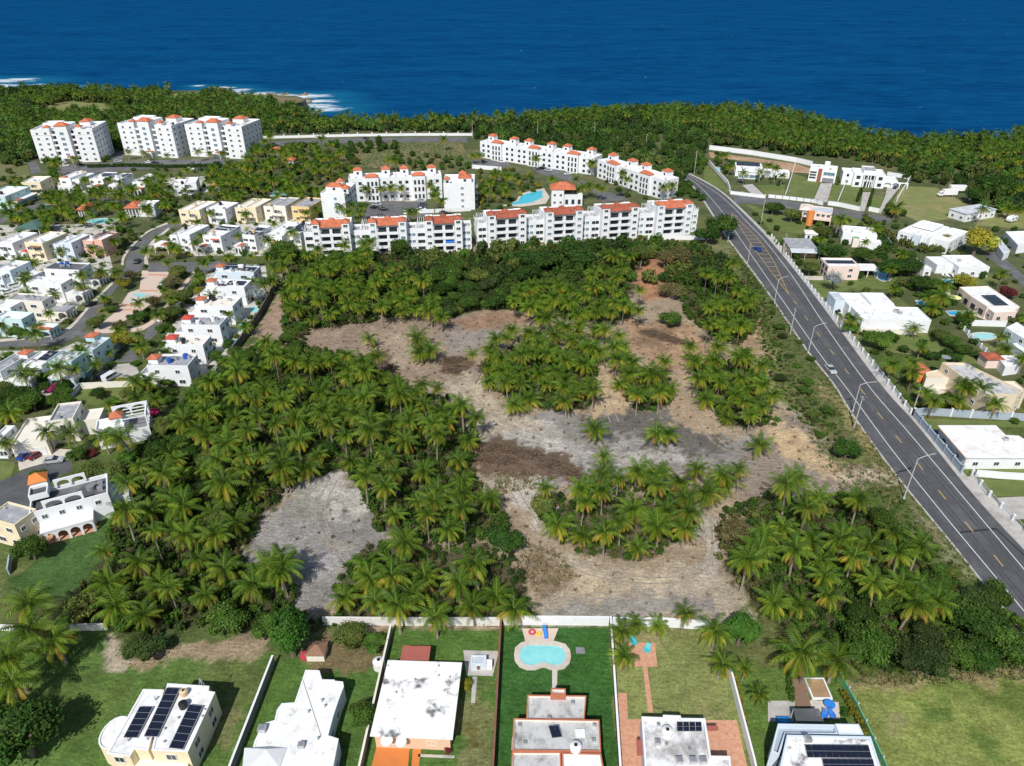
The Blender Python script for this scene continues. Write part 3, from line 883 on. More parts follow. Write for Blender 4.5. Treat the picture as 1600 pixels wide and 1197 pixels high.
class Frame:
 def __init__(s,o,ang,w_=0,d=0,h=0):
  s.o,s.ang,s.w,s.d,s.h=Vector((o[0],o[1],0)),ang,w_,d,h
  s.ux=Vector((math.cos(ang),math.sin(ang),0))
  s.uy=Vector((-math.sin(ang),math.cos(ang),0))
 def loc(s,p):
  q=Vector((p[0],p[1],0))-s.o
  return(q.dot(s.ux),q.dot(s.uy))
 def px(s,p,z=0):
  return s.loc(G(p,z))
 def wd(s,x,y):
  q=s.o+s.ux*x+s.uy*y
  return(q.x,q.y)
def rect(FL,FR,BR,h,ang=None,dmin=5.0):
 a,b_,c=G(FL,h),G(FR,h),G(BR,h)
 if ang is None:
  ang=math.atan2(b_.y-a.y,b_.x-a.x)
 else:
  ang=math.radians(ang)
 f=Frame(a,ang)
 f.w=(b_-a).dot(f.ux)
 f.d=max((c-b_).dot(f.uy),dmin)
 f.h=h
 return f
class Bld:
 def __init__(s,name,label,cat,F,group=None):
  s.F=F
  s.r=thing(name,label,cat,(F.o.x,F.o.y,0),F.ang,group)
 def poly(s,P,z0,h,wall=WHITE,roof=ROOFW,par=.4,t=.22,base=True,wn='wall',trim=None):
  A=sum(P[i][0]*P[(i+1)%len(P)][1]-P[(i+1)%len(P)][0]*P[i][1]for i in range(len(P)))
  if A<0:
   P=P[::-1]
  mb=MB()
  if par>.02:
   inn=inset(P,t)
   mb.ring(P,inn,z0,h,mt=1)
   for i in range(len(P)):
    a,b_=inn[i],inn[(i+1)%len(P)]
    mb.face([(*b_,h),(*a,h),(*a,h-par),(*b_,h-par)],1)
   mb.build(wn,[wall,trim or wall],s.r)
   mb=MB()
   mb.prism(inset(P,t-.01),h-par-.2,h-par)
   mb.build('roof',roof,s.r)
  else:
   mb.prism(P,z0,h-.18,cap=False)
   mb.build(wn,wall,s.r)
   mb=MB()
   mb.prism(inset(P,-.3),h-.18,h)
   mb.build('roof',roof,s.r)
  if base and z0<.5:
   avoid([s.F.wd(*p)for p in P])
  return P
 def box(s,x0,x1,y0,y1,z0,h,wall=WHITE,roof=ROOFW,par=.4,**k):
  return s.poly([(x0,y0),(x1,y0),(x1,y1),(x0,y1)],z0,h,wall,roof,par,**k)
 def solid(s,name,mat,x0,x1,y0,y1,z0,z1):
  mb=MB()
  mb.box(x0,x1,y0,y1,z0,z1)
  return mb.build(name,mat,s.r)
 def win(s,a,b_,zs,w_=1.3,h_=1.2,n=None,kind='w',us=None,name='window',off=0.03):
  a,b_=Vector((a[0],a[1],0)),Vector((b_[0],b_[1],0))
  L=(b_-a).length
  u=(b_-a)/L
  out=Vector((u.y,-u.x,0))
  if us is None:
   n=n if n else max(1,int(L/3.4))
   us=[(i+.5)/n for i in range(n)]
  ang=math.atan2(u.y,u.x)
  for z in zs:
   for t in us:
    p=a+u*(L*t)+out*off
    link(name,win_mesh(min(w_,L*.8),h_,kind),s.r,(p.x,p.y,z),ang)
 def auto(s,P,zs,w_=1.2,h_=1.2,kind='w',skip=(),pitch=3.6):
  for i in range(len(P)):
   if i in skip:
    continue
   a,b_=P[i],P[(i+1)%len(P)]
   L=math.dist(a,b_)
   if L<2.2:
    continue
   s.win(a,b_,zs,w_,h_,n=max(1,int(L/pitch)),kind=kind)
 def hip(s,x0,x1,y0,y1,z,rise,mat=TILE,over=.35):
  mb=MB()
  mb.hip(x0,x1,y0,y1,z,rise,over=over)
  return mb.build('tiled_roof',mat,s.r)
 def turret(s,x0,x1,y0,y1,z0,z,wall=WHITE,roof=TILE,rise=1.1):
  mb=MB()
  mb.box(x0,x1,y0,y1,z0,z)
  t=mb.build('stair_turret',wall,s.r)
  mb=MB()
  mb.hip(x0,x1,y0,y1,z,rise,over=.25)
  mb.build('tiled_roof',roof,t)
 def solar(s,x0,y0,nx,ny,z,pw=1.0,ph=1.65,tilt=.12,panels=True,c=None,vx=None,vy=None):
  vx=Vector((1,0,0))if vx is None else Vector((*vx,0)).normalized()
  vy=Vector((0,1,0))if vy is None else Vector((*vy,0)).normalized()
  o=Vector((x0,y0,0))
  def P(i,j,dz=0):
   q=o+vx*i*pw+vy*j*ph
   return(q.x,q.y,z+.15+j*ph*tilt+dz)
  mb=MB()
  for i in(0,nx):
   mb.tube([P(i,0,-.04),P(i,ny,-.04)],.04,4)
  for j in range(ny+1):
   mb.tube([P(0,j,-.04),P(nx,j,-.04)],.04,4)
  for i in(0,nx):
   for j in(0,ny):
    p=P(i,j,-.04)
    mb.tube([p,(p[0],p[1],z-.02)],.04,4)
  arr=mb.build('solar_array',ALU,s.r)
  g=.035
  if panels:
   for i in range(nx):
    for j in range(ny):
     mb=MB()
     q=[P(i+g,j+g),P(i+1-g,j+g),P(i+1-g,j+1-g),P(i+g,j+1-g)]
     mb.face(q)
     mb.face([(a,b_,c_-.04)for a,b_,c_ in q])
     for k in range(4):
      a,b_=q[k],q[(k+1)%4]
      mb.face([a,b_,(b_[0],b_[1],b_[2]-.04),(a[0],a[1],a[2]-.04)])
     mb.build('solar_panel',SOLAR,arr)
  else:
   mb=MB()
   for i in range(nx):
    for j in range(ny):
     mb.face([P(i+g,j+g),P(i+1-g,j+g),P(i+1-g,j+1-g),P(i+g,j+1-g)])
   mb.build('solar_panel',SOLAR,arr)
 def tank(s,x,y,z,r=.75,h=1.5,mat=TANKW):
  mb=MB()
  mb.cyl(x,y,z,z+h,r,n=16)
  mb.cyl(x,y,z+h,z+h+r*.28,r*.97,r*.35,n=16)
  t=mb.build('water_tank',mat,s.r)
  mb=MB()
  mb.cyl(x,y,z+h+r*.28-.004,z+h+r*.28+.09,r*.3,n=10)
  mb.build('tank_lid',TANKK,t)
 def ac(s,x,y,z,k=1.0):
  mb=MB()
  mb.box(x-.45*k,x+.45*k,y-.4*k,y+.4*k,z,z+.75*k,0)
  mb.cyl(x,y,z+.75*k,z+.79*k,.3*k,n=10,m=1)
  mb.build('air_conditioner',[ALU,MIDGREY],s.r)
 def vent(s,x,y,z):
  mb=MB()
  mb.cyl(x,y,z,z+.6,.12,n=8)
  mb.cyl(x,y,z+.6,z+.75,.2,.08,n=8)
  mb.build('roof_vent',GALV,s.r)
 def clutter(s,x0,x1,y0,y1,z,n,seed,tanks=1,tm=None):
  R=random.Random(seed)
  for k in range(n):
   x,y=R.uniform(x0+1,x1-1),R.uniform(y0+1,y1-1)
   q=R.random()
   if q<.55:
    s.ac(x,y,z,R.uniform(.9,1.25))
   else:
    s.vent(x,y,z)
  for k in range(tanks):
   s.tank(R.uniform(x0+1.2,x1-1.2),R.uniform(y0+1.2,y1-1.2),z,.7,1.3,tm or R.choice((TANKW,TANKK,TANKW,TANKT)))
 def arcade(s,a,b_,h,n,wall,z0=0,t=.35,name='arcade'):
  mb=MB()
  mb.arcade(a,b_,z0,h,n,t)
  return mb.build(name,wall,s.r)
 def porch(s,x0,x1,y0,y1,h,wall,n=2,side='f',nside=1,roof=None,cap=ROOFW):
  s.arcade((x0,y0),(x1,y0),h,n,wall)
  s.arcade((x1,y0),(x1,y1),h,nside,wall)
  s.arcade((x0,y1),(x0,y0),h,nside,wall)
  mb=MB()
  mb.box(x0-.1,x1+.1,y0-.1,y1,h,h+.3)
  mb.build('porch_roof',cap,s.r)
  avoid([s.F.wd(*p)for p in((x0,y0),(x1,y0),(x1,y1),(x0,y1))])
  if roof is not None:
   mb=MB()
   mb.hip(x0+(x1-x0)*.55,x1,y0,y0+(y1-y0)*.7,h+.3,.55,over=.15)
   mb.build('tiled_roof',roof,s.r)
def row_house(FL,FR,BR,h,label,wall=WHITE,roof=ROOFW,ang=None,group='two storey houses of the left hand estate',par=.45,seed=0,solar=None,turret=None,wing=None,clut=3,tanks=1,split=None,balcony=None,tm=None,kind='w',sidewin=True,canopy=None):
 F=rect(FL,FR,BR,h,ang)
 B=Bld('row_house',label,'house',F,group)
 w_,d=F.w,F.d
 if split:
  sx,dh=split
  P=B.box(0,w_*sx,0,d,0,h-dh,wall,roof,par)
  B.box(w_*sx+.003,w_,d*.06,d,0,h,wall,roof,par)
 else:
  P=B.box(0,w_,0,d,0,h,wall,roof,par)
 R=random.Random(seed+int(FL[0]*7))
 zs=[1.5,4.6]if h>5.4 else[1.5]
 B.win((0,0),(w_,0),zs[1:]or zs,R.choice((1.3,1.6,2.2)),1.15,us=[.22,.72],kind=kind)
 B.win((0,0),(w_,0),zs[:1],1.8,1.3,us=[.3,.78],kind=kind)
 if sidewin:
  B.win((w_,0),(w_,d),zs,1.0,1.1,n=max(2,int(d/4.5)),kind=kind)
  B.win((0,d),(0,0),zs,1.0,1.1,n=max(2,int(d/4.5)),kind=kind)
  B.win((w_,d),(0,d),zs,1.3,1.2,n=2,kind=kind)
 zr=h-par-(split[1]if split else 0)
 B.clutter(0,w_*(split[0]if split else 1),0,d,zr,clut,seed+int(FL[1]*3),tanks,tm)
 if solar:
  for(fx,fy,nx,ny)in solar:
   B.solar(w_*fx,d*fy,nx,ny,zr+.1,panels=False,tilt=.06)
 if turret:
  tx,ty,tw,tr=turret
  B.turret(w_*tx,w_*tx+tw,d*ty,d*ty+tw,h-par,h+1.0,wall,tr,.5)
 if balcony:
  z=3.2
  mb=MB()
  mb.box(w_*balcony[0],w_*balcony[1],-1.3,-.01,z-.2,z)
  mb.box(w_*balcony[0],w_*balcony[1],-1.3,-1.18,z,z+.9)
  mb.build('balcony',wall,B.r)
  B.win((0,0),(w_,0),[z+1.1],2.6,2.0,us=[(balcony[0]+balcony[1])/2],name='balcony_door',off=.034,kind=kind)
 if canopy:
  mb=MB()
  mb.box(w_*canopy[0],w_*canopy[1],-1.4,-.01,h-1.3,h-1.15)
  mb.build('canopy',canopy[2],B.r)
 if wing:
  side,size,depth,wr,n=wing
  if side=='f':
   x0=w_*size[0]
   B.porch(x0,w_*size[1],-depth,-.01,3.2,wall,n,roof=wr)
  elif side=='r':
   B.box(w_+.003,w_+depth*.45,d*.1,d*.92,0,3.4,wall,roof,.3)
   q0,q1=w_+depth*.45+.006,w_+depth
   B.arcade((q1,d*.1),(q1,d*.92),3.0,n,wall)
   B.arcade((q0,d*.1),(q1,d*.1),3.0,1,wall)
   mb=MB()
   mb.box(q0,q1+.1,d*.1-.1,d*.92+.1,3.0,3.3)
   mb.build('porch_roof',roof,B.r)
   avoid([F.wd(*p)for p in((w_,0),(q1,0),(q1,d),(w_,d))])
   if wr is not None:
    mb=MB()
    mb.hip(q0,q1,d*.1,d*.32,3.3,.5,over=.15)
    mb.build('tiled_roof',wr,B.r)
 return B
zc,za,zb,zd,ze=(lambda*p:Z('c',*p)),(lambda*p:Z('a',*p)),(lambda*p:Z('b',*p)),(lambda*p:Z('d',*p)),(lambda*p:Z('e',*p))
GA='houses in the row above the cul-de-sac street'
row_house(*za((-40,985),(155,985),(345,870)),7,'white house leftmost in the row in front of the clubhouse, beside a red tiled porch',ang=-12,seed=1,wing=('r',None,3.5,REDT,1),group=GA,balcony=(.2,.6))
row_house(*za((248,985),(470,985),(655,868)),7,'cream yellow house with two brown canopies in the row in front of the clubhouse',CREAM,ang=-12,seed=2,canopy=(.35,.9,M('brown_canopy',(.30,.16,.11))),group=GA,balcony=(.35,.9))
row_house(*za((540,985),(780,975),(845,875)),7,'pale bluish white house between the cream and the pink house in front of the clubhouse',BLUEW,ang=-12,seed=3,split=(.55,.8),group=GA,balcony=(.1,.5))
row_house(*za((850,955),(1095,945),(1150,850)),7,'salmon pink house with rooftop solar panels at the corner of the clubhouse street',PINK,ang=-12,seed=4,solar=[(.15,.45,7,4)],split=(.55,.5),group=GA,balcony=(.1,.5))
GV='white villas in front of the tower car park'
row_house(*za((215,365),(475,330),(500,270)),6.5,'cream house with a broad front balcony behind palms, left of the white villas',CREAM,ang=3,seed=5,balcony=(.3,.95),clut=1,tanks=0)
row_house(*za((615,335),(830,332),(905,258)),6,'white arched villa leftmost of those facing the tower car park',seed=6,ang=-6,wing=('f',(.1,.95),4,None,3),split=(.6,-.8),group=GV,turret=(.1,.02,2.2,TILE))
row_house(*za((920,330),(1110,312),(1220,240)),6,'white villa with pinkish porch roof and dark solar strips, second from left below the towers',seed=7,ang=-4,wing=('f',(.1,.9),4,TILE,2),solar=[(.2,.5,6,3)],group=GV)
row_house(*za((1150,325),(1290,312),(1385,255)),6,'white villa with two porch arches in the middle of the villas below the towers',seed=8,ang=-4,wing=('f',(.0,.8),4,None,2),solar=[(.3,.4,5,3)],group=GV)
row_house(*za((1370,360),(1540,345),(1610,260)),6,'white villa with orange porch roof, right end of the villas below the towers',seed=9,ang=-4,wing=('f',(.0,.9),4,TILE,3),solar=[(.4,.3,6,3)],group=GV)
row_house(*zc((240,118),(520,70),(610,10)),6,'white corner villa with a deep shaded balcony below the middle tower',seed=10,ang=14,balcony=(.3,.98),split=(.55,.6))
row_house((-30,306),(10,306),(20,290),6,'pale aqua house cut by the left edge below the towers',AQUA,seed=11,ang=-5,wing=('r',None,4,TILE,2))
GW='cream and white houses above the arched porches'
row_house(*zc((320,375),(535,388),(645,288)),7,'cream house at the left end of the row behind the arched porches',CREAM,seed=12,ang=-14,group=GW,balcony=(.4,.9),split=(.5,.3))
row_house(*zc((612,365),(832,368),(880,290)),7,'white house standing between two cream houses behind the arched porches',seed=13,ang=-14,group=GW,balcony=(.3,.9))
row_house(*zc((905,352),(1125,362),(1220,260)),7,'cream house with beige roof in the middle of the row behind the arched porches',CREAM,OFFW,seed=14,ang=-14,group=GW,balcony=(.4,.9),split=(.5,.3))
row_house(*zc((1203,335),(1430,348),(1500,250)),7,'off white house with a grey roof block beside the small courtyard pool',OFFW,ROOFG,seed=15,ang=-14,group=GW,balcony=(.35,.9),split=(.45,.4))
row_house(*Z('2',(218,885),(350,882),(388,822)),7,'yellow house next to the left wing of the courtyard apartments',YELL,ROOFG,seed=16,ang=-14,group=GW,balcony=(.4,1),canopy=(.4,1,M('brown_canopy',(.3,.2,.15))))
GX='white houses with arched porches above the plaza street'
row_house(*zc((225,630),(400,662),(525,545)),6.8,'white house with arched porch at the left end of the plaza street row',seed=17,ang=-16,group=GX,wing=('f',(-.5,.25),5,TILE,1),split=(.4,.7))
row_house(*zc((570,645),(750,668),(880,548)),6.8,'white house with black solar strips across its roof, second in the plaza street row',seed=18,ang=-14,group=GX,wing=('f',(-.1,.35),4.5,TILE,1),solar=[(.05,.75,9,1),(.05,.55,8,1)],canopy=(.5,.9,TILE))
row_house(*zc((985,640),(1130,642),(1228,535)),6.8,'white house crowded with solar panels, third in the plaza street row',seed=19,ang=-14,group=GX,wing=('f',(-.3,.3),4.5,TILE,2),solar=[(.1,.1,7,2),(.2,.5,5,2)])
row_house(*zc((1210,645),(1400,660),(1490,505)),5.2,'low white house with large solar arrays beside the front apartment block',seed=20,ang=-14,wing=('f',(.3,.95),4.5,TILE,2),solar=[(.55,.5,6,2)])
row_house(*zc((1440,615),(1600,620),(1640,500)),5.2,'low white house with a wide slanted solar array touching the front apartment block',seed=21,ang=-14,solar=[(.1,.2,8,5)])
GH='white houses backing on the palm lot'
hh=[((165,975),(540,965),(620,862),'white house with grey roof and orange turret nearest the palm grove on the estate edge',ROOFG,TILE),((330,790),(685,772),(770,690),'white house with a cream roof and dark red turret, second from the palm grove',OFFW,REDT),((470,610),(830,600),(915,520),'white house with grey roof and bright red turret, third from the palm grove',ROOFG,REDT),((590,440),(945,432),(1005,348),'white house with beige roof and orange turret, fourth from the palm grove',OFFW,TILE),((690,270),(1055,258),(1105,192),'white house with black roof sheets, second from the top of the estate edge',ROOFW,TILE),((775,135),(1155,112),(1205,58),'bluish white house with a roof full of blue solar panels, topmost on the estate edge',ROOFW,TILE)]
for i,(a,b_,c,lab,rf,tr)in enumerate(hh):
 B=row_house(*zd(a,b_,c),6.5,lab,BLUEW if i==5 else WHITE,rf,ang=-1-i*.8,seed=30+i,turret=(-.02,.25,2.6,tr),clut=6,tanks=2,group=GH,sidewin=False,solar=[None,None,None,None,[(.45,.35,6,2),(.25,.2,3,1)],[(.1,.45,7,3),(.6,.3,5,2)]][i],tm=[TANKB,TANKK,TANKW,TANKK,TANKW,TANKW][i])
 F=B.F
 B.win((F.w,0),(F.w,F.d),[1.5,4.6],1.3,1.3,n=2)
 B.box(-3.2,-.003,1,F.d*.8,0,3.4,BLUEW if i==5 else WHITE,rf,.35)
 B.win((-3.2,F.d*.8),(-3.2,1),[1.5],2.2,2.0,n=2,kind='garage',name='garage_door')
GM='white houses on the left of the plaza street'
row_house(*zb((450,198),(840,200),(900,125)),6.5,'white house with black cluttered roof and blue tank beside the plaza street',WHITE,ROOFD,ang=-6,seed=40,group=GM,wing=('r',None,6,None,3),clut=7,tanks=2,tm=TANKB)
row_house(*zb((268,345),(655,348),(728,278)),6.5,'plain white house with two white roof steps, second down the plaza street',ang=-7,seed=41,group=GM,wing=('r',None,6.5,ROOFB,3),clut=2,tanks=0)
row_house(*zb((60,515),(470,518),(548,450)),6.5,'white house with grey roof and big side porch arch, third down the plaza street',OFFW,ROOFG,ang=-8,seed=42,group=GM,wing=('r',None,7,None,3),clut=5,tanks=0)
row_house(*zb((-60,705),(250,708),(335,632)),6.5,'pale aqua house with an orange porch cap at the street bend',AQUA,ROOFW,ang=-9,seed=43,group=GM,wing=('r',None,8,TILE,3),clut=0,tanks=0)
row_house(*zb((-60,205),(110,215),(250,112)),6.5,'white house above the parked white vans at the left edge',BLUEW,ang=-12,seed=44,clut=2,tanks=0,wing=('r',None,4.5,None,1))
row_house(*zb((-100,262),(45,258),(60,200)),5.5,'grey white house cut by the left edge beside the white vans',BLUEW,ROOFW,ang=-12,seed=45,clut=0,tanks=0)
row_house(*zb((-70,590),(110,600),(185,575)),6.3,'white house half hidden behind the pale aqua house at the left edge',ang=-9,seed=46,clut=0,tanks=0,group=GM)
row_house(*ze((490,350),(745,362),(865,255)),6.5,'pale aqua house with long grey roof and front arches above the purple bush',AQUA,ROOFB,ang=-8,seed=50,wing=('f',(.3,1.4),4,None,2),clut=6,tanks=1,tm=TANKW)
row_house(*ze((855,245),(962,248),(1088,108)),6.5,'tall pale aqua block with grey roof and orange capped turret at the street corner',AQUA,ROOFB,ang=-8,seed=51,turret=(-1.0,.7,2.8,TILE),clut=2,tanks=0)
row_house(*ze((225,385),(478,372),(600,235)),6,'white house with solar sheets on its roof beside the aqua house',ang=-10,seed=52,solar=[(.35,.4,5,3)],clut=2,tanks=0,canopy=(.1,.95,MIDGREY))
row_house(*ze((-10,560),(390,500),(480,405)),3.6,'low white wing with a long flat roof behind two garden palms',ang=-2,seed=53,clut=4,tanks=0)
row_house(*ze((-140,455),(5,465),(205,275)),6,'grey white house with dark parapet cut by the left edge',WHITE,ROOFG,ang=-10,seed=54,clut=3,tanks=0,turret=(.75,.8,2.6,TILE))
F=rect(*ze((500,985),(748,968),(888,782)),6.6,ang=14)
B=Bld('villa','white two storey villa with a double garage above the cul-de-sac','house',F)
P=B.box(0,F.w,0,F.d,0,6.6,OFFW,ROOFG,.5)
B.win((0,0),(F.w,0),[4.6],1.4,1.2,us=[.5])
B.win((0,0),(F.w,0),[1.5],1.4,1.4,us=[.3,.7])
B.win((F.w,0),(F.w,F.d),[1.5,4.6],1.6,1.2,n=2)
B.box(F.w+.003,F.w+4.6,F.d*.3,F.d*.95,0,4.2,OFFW,OFFW,.35)
B.box(-7.5,-.003,-4.5,F.d*.9,0,4.0,OFFW,OFFW,.4)
B.win((-7.5,-4.5),(0,-4.5),[1.35],2.7,2.3,us=[.27,.73],kind='garage',name='garage_door')
B.vent(-4,2,3.6)
B.ac(-2,4,3.6)
B.clutter(0,F.w,0,F.d,6.1,2,4,0)
F=rect(*ze((985,1085),(1290,1010),(1330,905)),5.5,ang=22)
B=Bld('villa','white villa with an open roof terrace framed by an arched parapet, beside the magenta bush','house',F)
B.box(0,F.w,0,F.d,0,5.5,WHITE,ROOFW,.5)
B.win((0,0),(F.w,0),[1.5,4.0],1.3,1.2,us=[.2,.6])
B.win((F.w,0),(F.w,F.d),[1.5],1.6,1.6,n=2)
B.box(F.w+.003,F.w+5,.5,F.d+2,0,3.6,WHITE,MIDGREY,.5)
B.arcade((F.w-3,F.d+2.5),(F.w+5,F.d+2.5),3.2,2,WHITE,3.6)
B.arcade((F.w+5,1),(F.w+5,F.d+2.0),3.2,2,WHITE,3.6)
B.turret(F.w-2.8,F.w-.3,1.5,4,5,7,WHITE,TILE)
mb=MB()
for k in range(5):
 mb.box(F.w-.5,F.w+5,1.4+k*1.6,1.6+k*1.6,6.1,6.3)
mb.build('pergola',WHITE,B.r)
F=Frame(G((71,852)),math.radians(27))
q=F.px((152,823))
W_=q[0]
B=Bld('villa','white villa with a four arched veranda, roof terrace arches and orange stair turret','house',F)
W2=W_+3.6
B.box(-1.2,W2,3.2,10.5,0,6.3,WHITE,ROOFD,.9,t=.25)
B.arcade((0,0),(W_,0),2.9,4,WHITE)
B.arcade((W_,0),(W_,3.2),2.9,1,WHITE)
B.arcade((0,3.2),(0,0),2.9,1,WHITE)
mb=MB()
mb.box(-.1,W_+.1,-.1,3.19,2.9,3.2)
mb.build('veranda_roof',WHITE,B.r)
mb=MB()
mb.box(.1,W_-.1,.1,3.15,.01,.05)
mb.build('veranda_floor',BRICK,B.r)
B.win((0,3.2),(W_,3.2),[1.25],1.8,2.2,us=[.13,.38,.63,.88],name='glazed_door',kind='d')
B.win((0,3.2),(W_,3.2),[4.6],1.1,1.1,us=[.12,.45,.78,1.15])
B.arcade((1.4,3.25),(8.6,3.25),1.9,2,WHITE,6.3,t=.25,name='arched_parapet')
B.arcade((3.2,9.9),(9.0,9.9),1.9,2,WHITE,6.3,t=.25,name='arched_parapet')
B.box(-1.2,2.2,7.2,10.49,6.3,7.6,WHITE,ROOFD,.6,base=False)
B.turret(-1.0,2.0,10.55,13.4,0,8.2,WHITE,M('bright_orange_tile',(.70,.22,.06),var=.15,scale=2.5),rise=1.4)
mb=MB()
mb.cyl(9.6,7.4,5.4,6.3,.85,n=16)
mb.build('satellite_dish',MIDGREY,B.r)
B.ac(11.3,6.3,5.4,1.1)
B.ac(11.4,8.5,5.4,.9)
B.win((W2,3.2),(W2,10.5),[1.5,4.6],1.1,1.2,n=2)
B.box(W2+.003,W2+3.2,5.5,11,0,3.0,WHITE,ROOFB,.35)
row_house(*Z('7',(-90,830),(20,930),(45,800)),6.5,'cream house at the left edge beside the arcaded white villa',CREAM,ROOFG,ang=-18,seed=61,clut=1,tanks=0)
row_house(*Z('7',(-60,345),(0,345),(75,258)),5.5,'white house at the left edge above the cul-de-sac lawn',ang=0,seed=62,clut=1,tanks=0)
for k,(pts,lab)in enumerate(((((800,650),(960,625),(990,595)),'low clubhouse pavilion with orange tiled roof left of the estate pool'),(((1290,635),(1455,620),(1500,570)),'larger clubhouse hall with orange tiled roof and white columns right of the estate pool'))):
 F=rect(*za(*pts),4.2,ang=2,dmin=8)
 B=Bld('clubhouse',lab,'clubhouse',F)
 B.box(0,F.w,1.6,F.d,0,4.2,OFFW,OFFW,.05)
 B.hip(0,F.w,-.2,F.d,4.2,2.0)
 mb=MB()
 n=5
 for i in range(n):
  mb.cyl(.3+(F.w-.6)*i/(n-1),.3,0,4.2,.28,n=8)
 mb.build('columns',WHITE,B.r)
 B.win((0,1.6),(F.w,1.6),[1.6],1.6,2.2,n=3)
 if k:
  B.box(F.w+.003,F.w+7,.5,F.d,0,5.5,WHITE,ROOFW,.4)
F=rect(*za((150,850),(400,850),(330,760)),3.5,ang=0,dmin=7)
B=Bld('open_pavilion','wide dark green sheet roof pavilion by the pond street','pavilion',F)
mb=MB()
for x in(.4,F.w/2,F.w-.4):
 for y in(.4,F.d-.4):
  mb.cyl(x,y,0,3.3,.15,n=8)
mb.build('posts',WHITE,B.r)
mb=MB()
mb.hip(0,F.w,0,F.d,3.3,1.8)
mb.build('roof',M('green_sheet_roof',(.07,.14,.12),var=.12),B.r)
for p,lab in((Z('c',(738,200)),'tiny gatehouse with orange tiled roof among garden palms'),(Z('2',(125,570)),'entrance gatehouse with orange tiled hip roof beside the estate gate'),(Z('2',(195,635)),'small orange roofed kiosk below the entrance gatehouse')):
 c=G(p)
 F=Frame((c.x-3,c.y),0)
 B=Bld('gatehouse',lab,'gatehouse',F)
 s=7 if 'entrance' in lab else 4
 B.box(0,s,0,s*.7,0,3,WHITE,WHITE,.05)
 B.hip(0,s,0,s*.7,3,1.5,over=.6)
 B.win((0,0),(s,0),[1.6],1.2,1.3,n=2)
GAP='white apartment blocks with orange roofs'
def condo(pl,pr,nmod,h,label,tile=TILE,depth=13.0,awning=None,tones=None):
 a,b_=G(pl),G(pr)
 F=Frame(a,math.atan2(b_.y-a.y,b_.x-a.x))
 W=(b_-a).length
 B=Bld('apartment_block',label,'apartment block',F,GAP)
 p=W/nmod
 nf=4
 fh=(h-1.2)/nf
 zs=[fh*(i+.55)for i in range(nf)]
 for k in range(nmod):
  x=k*p
  tl=tones[k]if tones else tile
  B.box(x+.02,x+p*.165,3.0,depth-2,0,h-2.6,WHITE,ROOFC,.9)
  B.box(x+p*.835,x+p-.02,3.4,depth-2,0,h-2.6,WHITE,ROOFG,.9)
  B.box(x+p*.168,x+p*.305,2.2,depth,0,h-.3,WHITE,ROOFW,.9)
  B.box(x+p*.695,x+p*.832,2.2,depth,0,h-.3,WHITE,ROOFW,.9)
  mb=MB()
  for q in range(5):
   mb.box(x+.6+q*.8,x+.75+q*.8,3.4,depth-3,h-.45,h-.3)
  for q in(x+.6,x+3.8):
   for q2 in(3.5,depth-3.2):
    mb.box(q,q+.18,q2,q2+.18,h-3.4,h-.46)
  mb.build('pergola',WHITE,B.r)
  xa,xb=x+p*.31,x+p*.69
  B.box(xa,xb,1.6,depth-1,0,h-.2,WHITE,ROOFW,.3)
  mb=MB()
  z0,z1,y0,y1=h-.15,h+1.5,.2,5.2
  mb.face([(xa-.1,y0,z0),(xb+.1,y0,z0),(xb+.1,y1,z1),(xa-.1,y1,z1)])
  mb.face([(xa-.1,y1,z1),(xb+.1,y1,z1),(xb+.1,y1+2.5,z0),(xa-.1,y1+2.5,z0)])
  mb.face([(xa-.1,y0,z0),(xa-.1,y1,z1),(xa-.1,y1+2.5,z0)])
  mb.face([(xb+.1,y0,z0),(xb+.1,y1+2.5,z0),(xb+.1,y1,z1)])
  xm=(xa+xb)/2
  mb.hip(xm-1.2,xm+1.2,y1-1,y1+1.2,z1-.3,.9,over=.1)
  mb.build('tiled_roof',tl,B.r)
  for q0,q1 in((x+p*.17,x+p*.305),(x+p*.695,x+p*.83)):
   mb=MB()
   mb.box(q0,q1,.3,5.0,0,h+1.2)
   t=mb.build('stair_turret',WHITE,B.r)
   mb=MB()
   mb.hip(q0,q1,.3,5.0,h+1.2,.95,over=.15)
   mb.build('tiled_roof',tl,t)
   B.win((q0,.3),(q1,.3),zs+[h+.2],1.7,1.15,us=[.5],kind='b' if k%2 else 'w')
  for j,z in enumerate(zs):
   z0=z-fh*.45
   mb=MB()
   mb.box(xa-.05,xb+.05,.2,1.59,z0-.22,z0)
   mb.box(xa-.05,xb+.05,.2,.32,z0,z0+.95)
   mb.box(xm-.5,xm+.5,.33,1.58,z0,z0+fh-.23)
   for q in(xa,xb-.2):
    mb.box(q,q+.2,.33,1.58,z0,z0+fh-.23)
   mb.build('balcony',WHITE,B.r)
   B.win((xa,1.6),(xb,1.6),[z0+1.25],(xb-xa)*.36,2.2,us=[.25,.75],kind='d',name='balcony_door')
  B.win((x,3.0),(x+p,3.0),zs[:3],1.4,1.2,us=[.055,.12],kind='d')
  B.win((x,3.4),(x+p,3.4),zs[:3],1.4,1.2,us=[.88,.95],kind='b')
  R=random.Random(k+int(pl[0]))
  for q in range(3):
   B.ac(x+p*R.choice((.22,.26,.74,.78)),R.uniform(7,depth-2),h-1.2,1.1)
 B.win((W,2.2),(W,depth),zs,1.3,1.15,n=3)
 B.win((0,depth),(0,2.2),zs,1.3,1.15,n=3)
 B.win((W,depth),(0,depth),zs[1:],1.5,1.2,n=nmod*3)
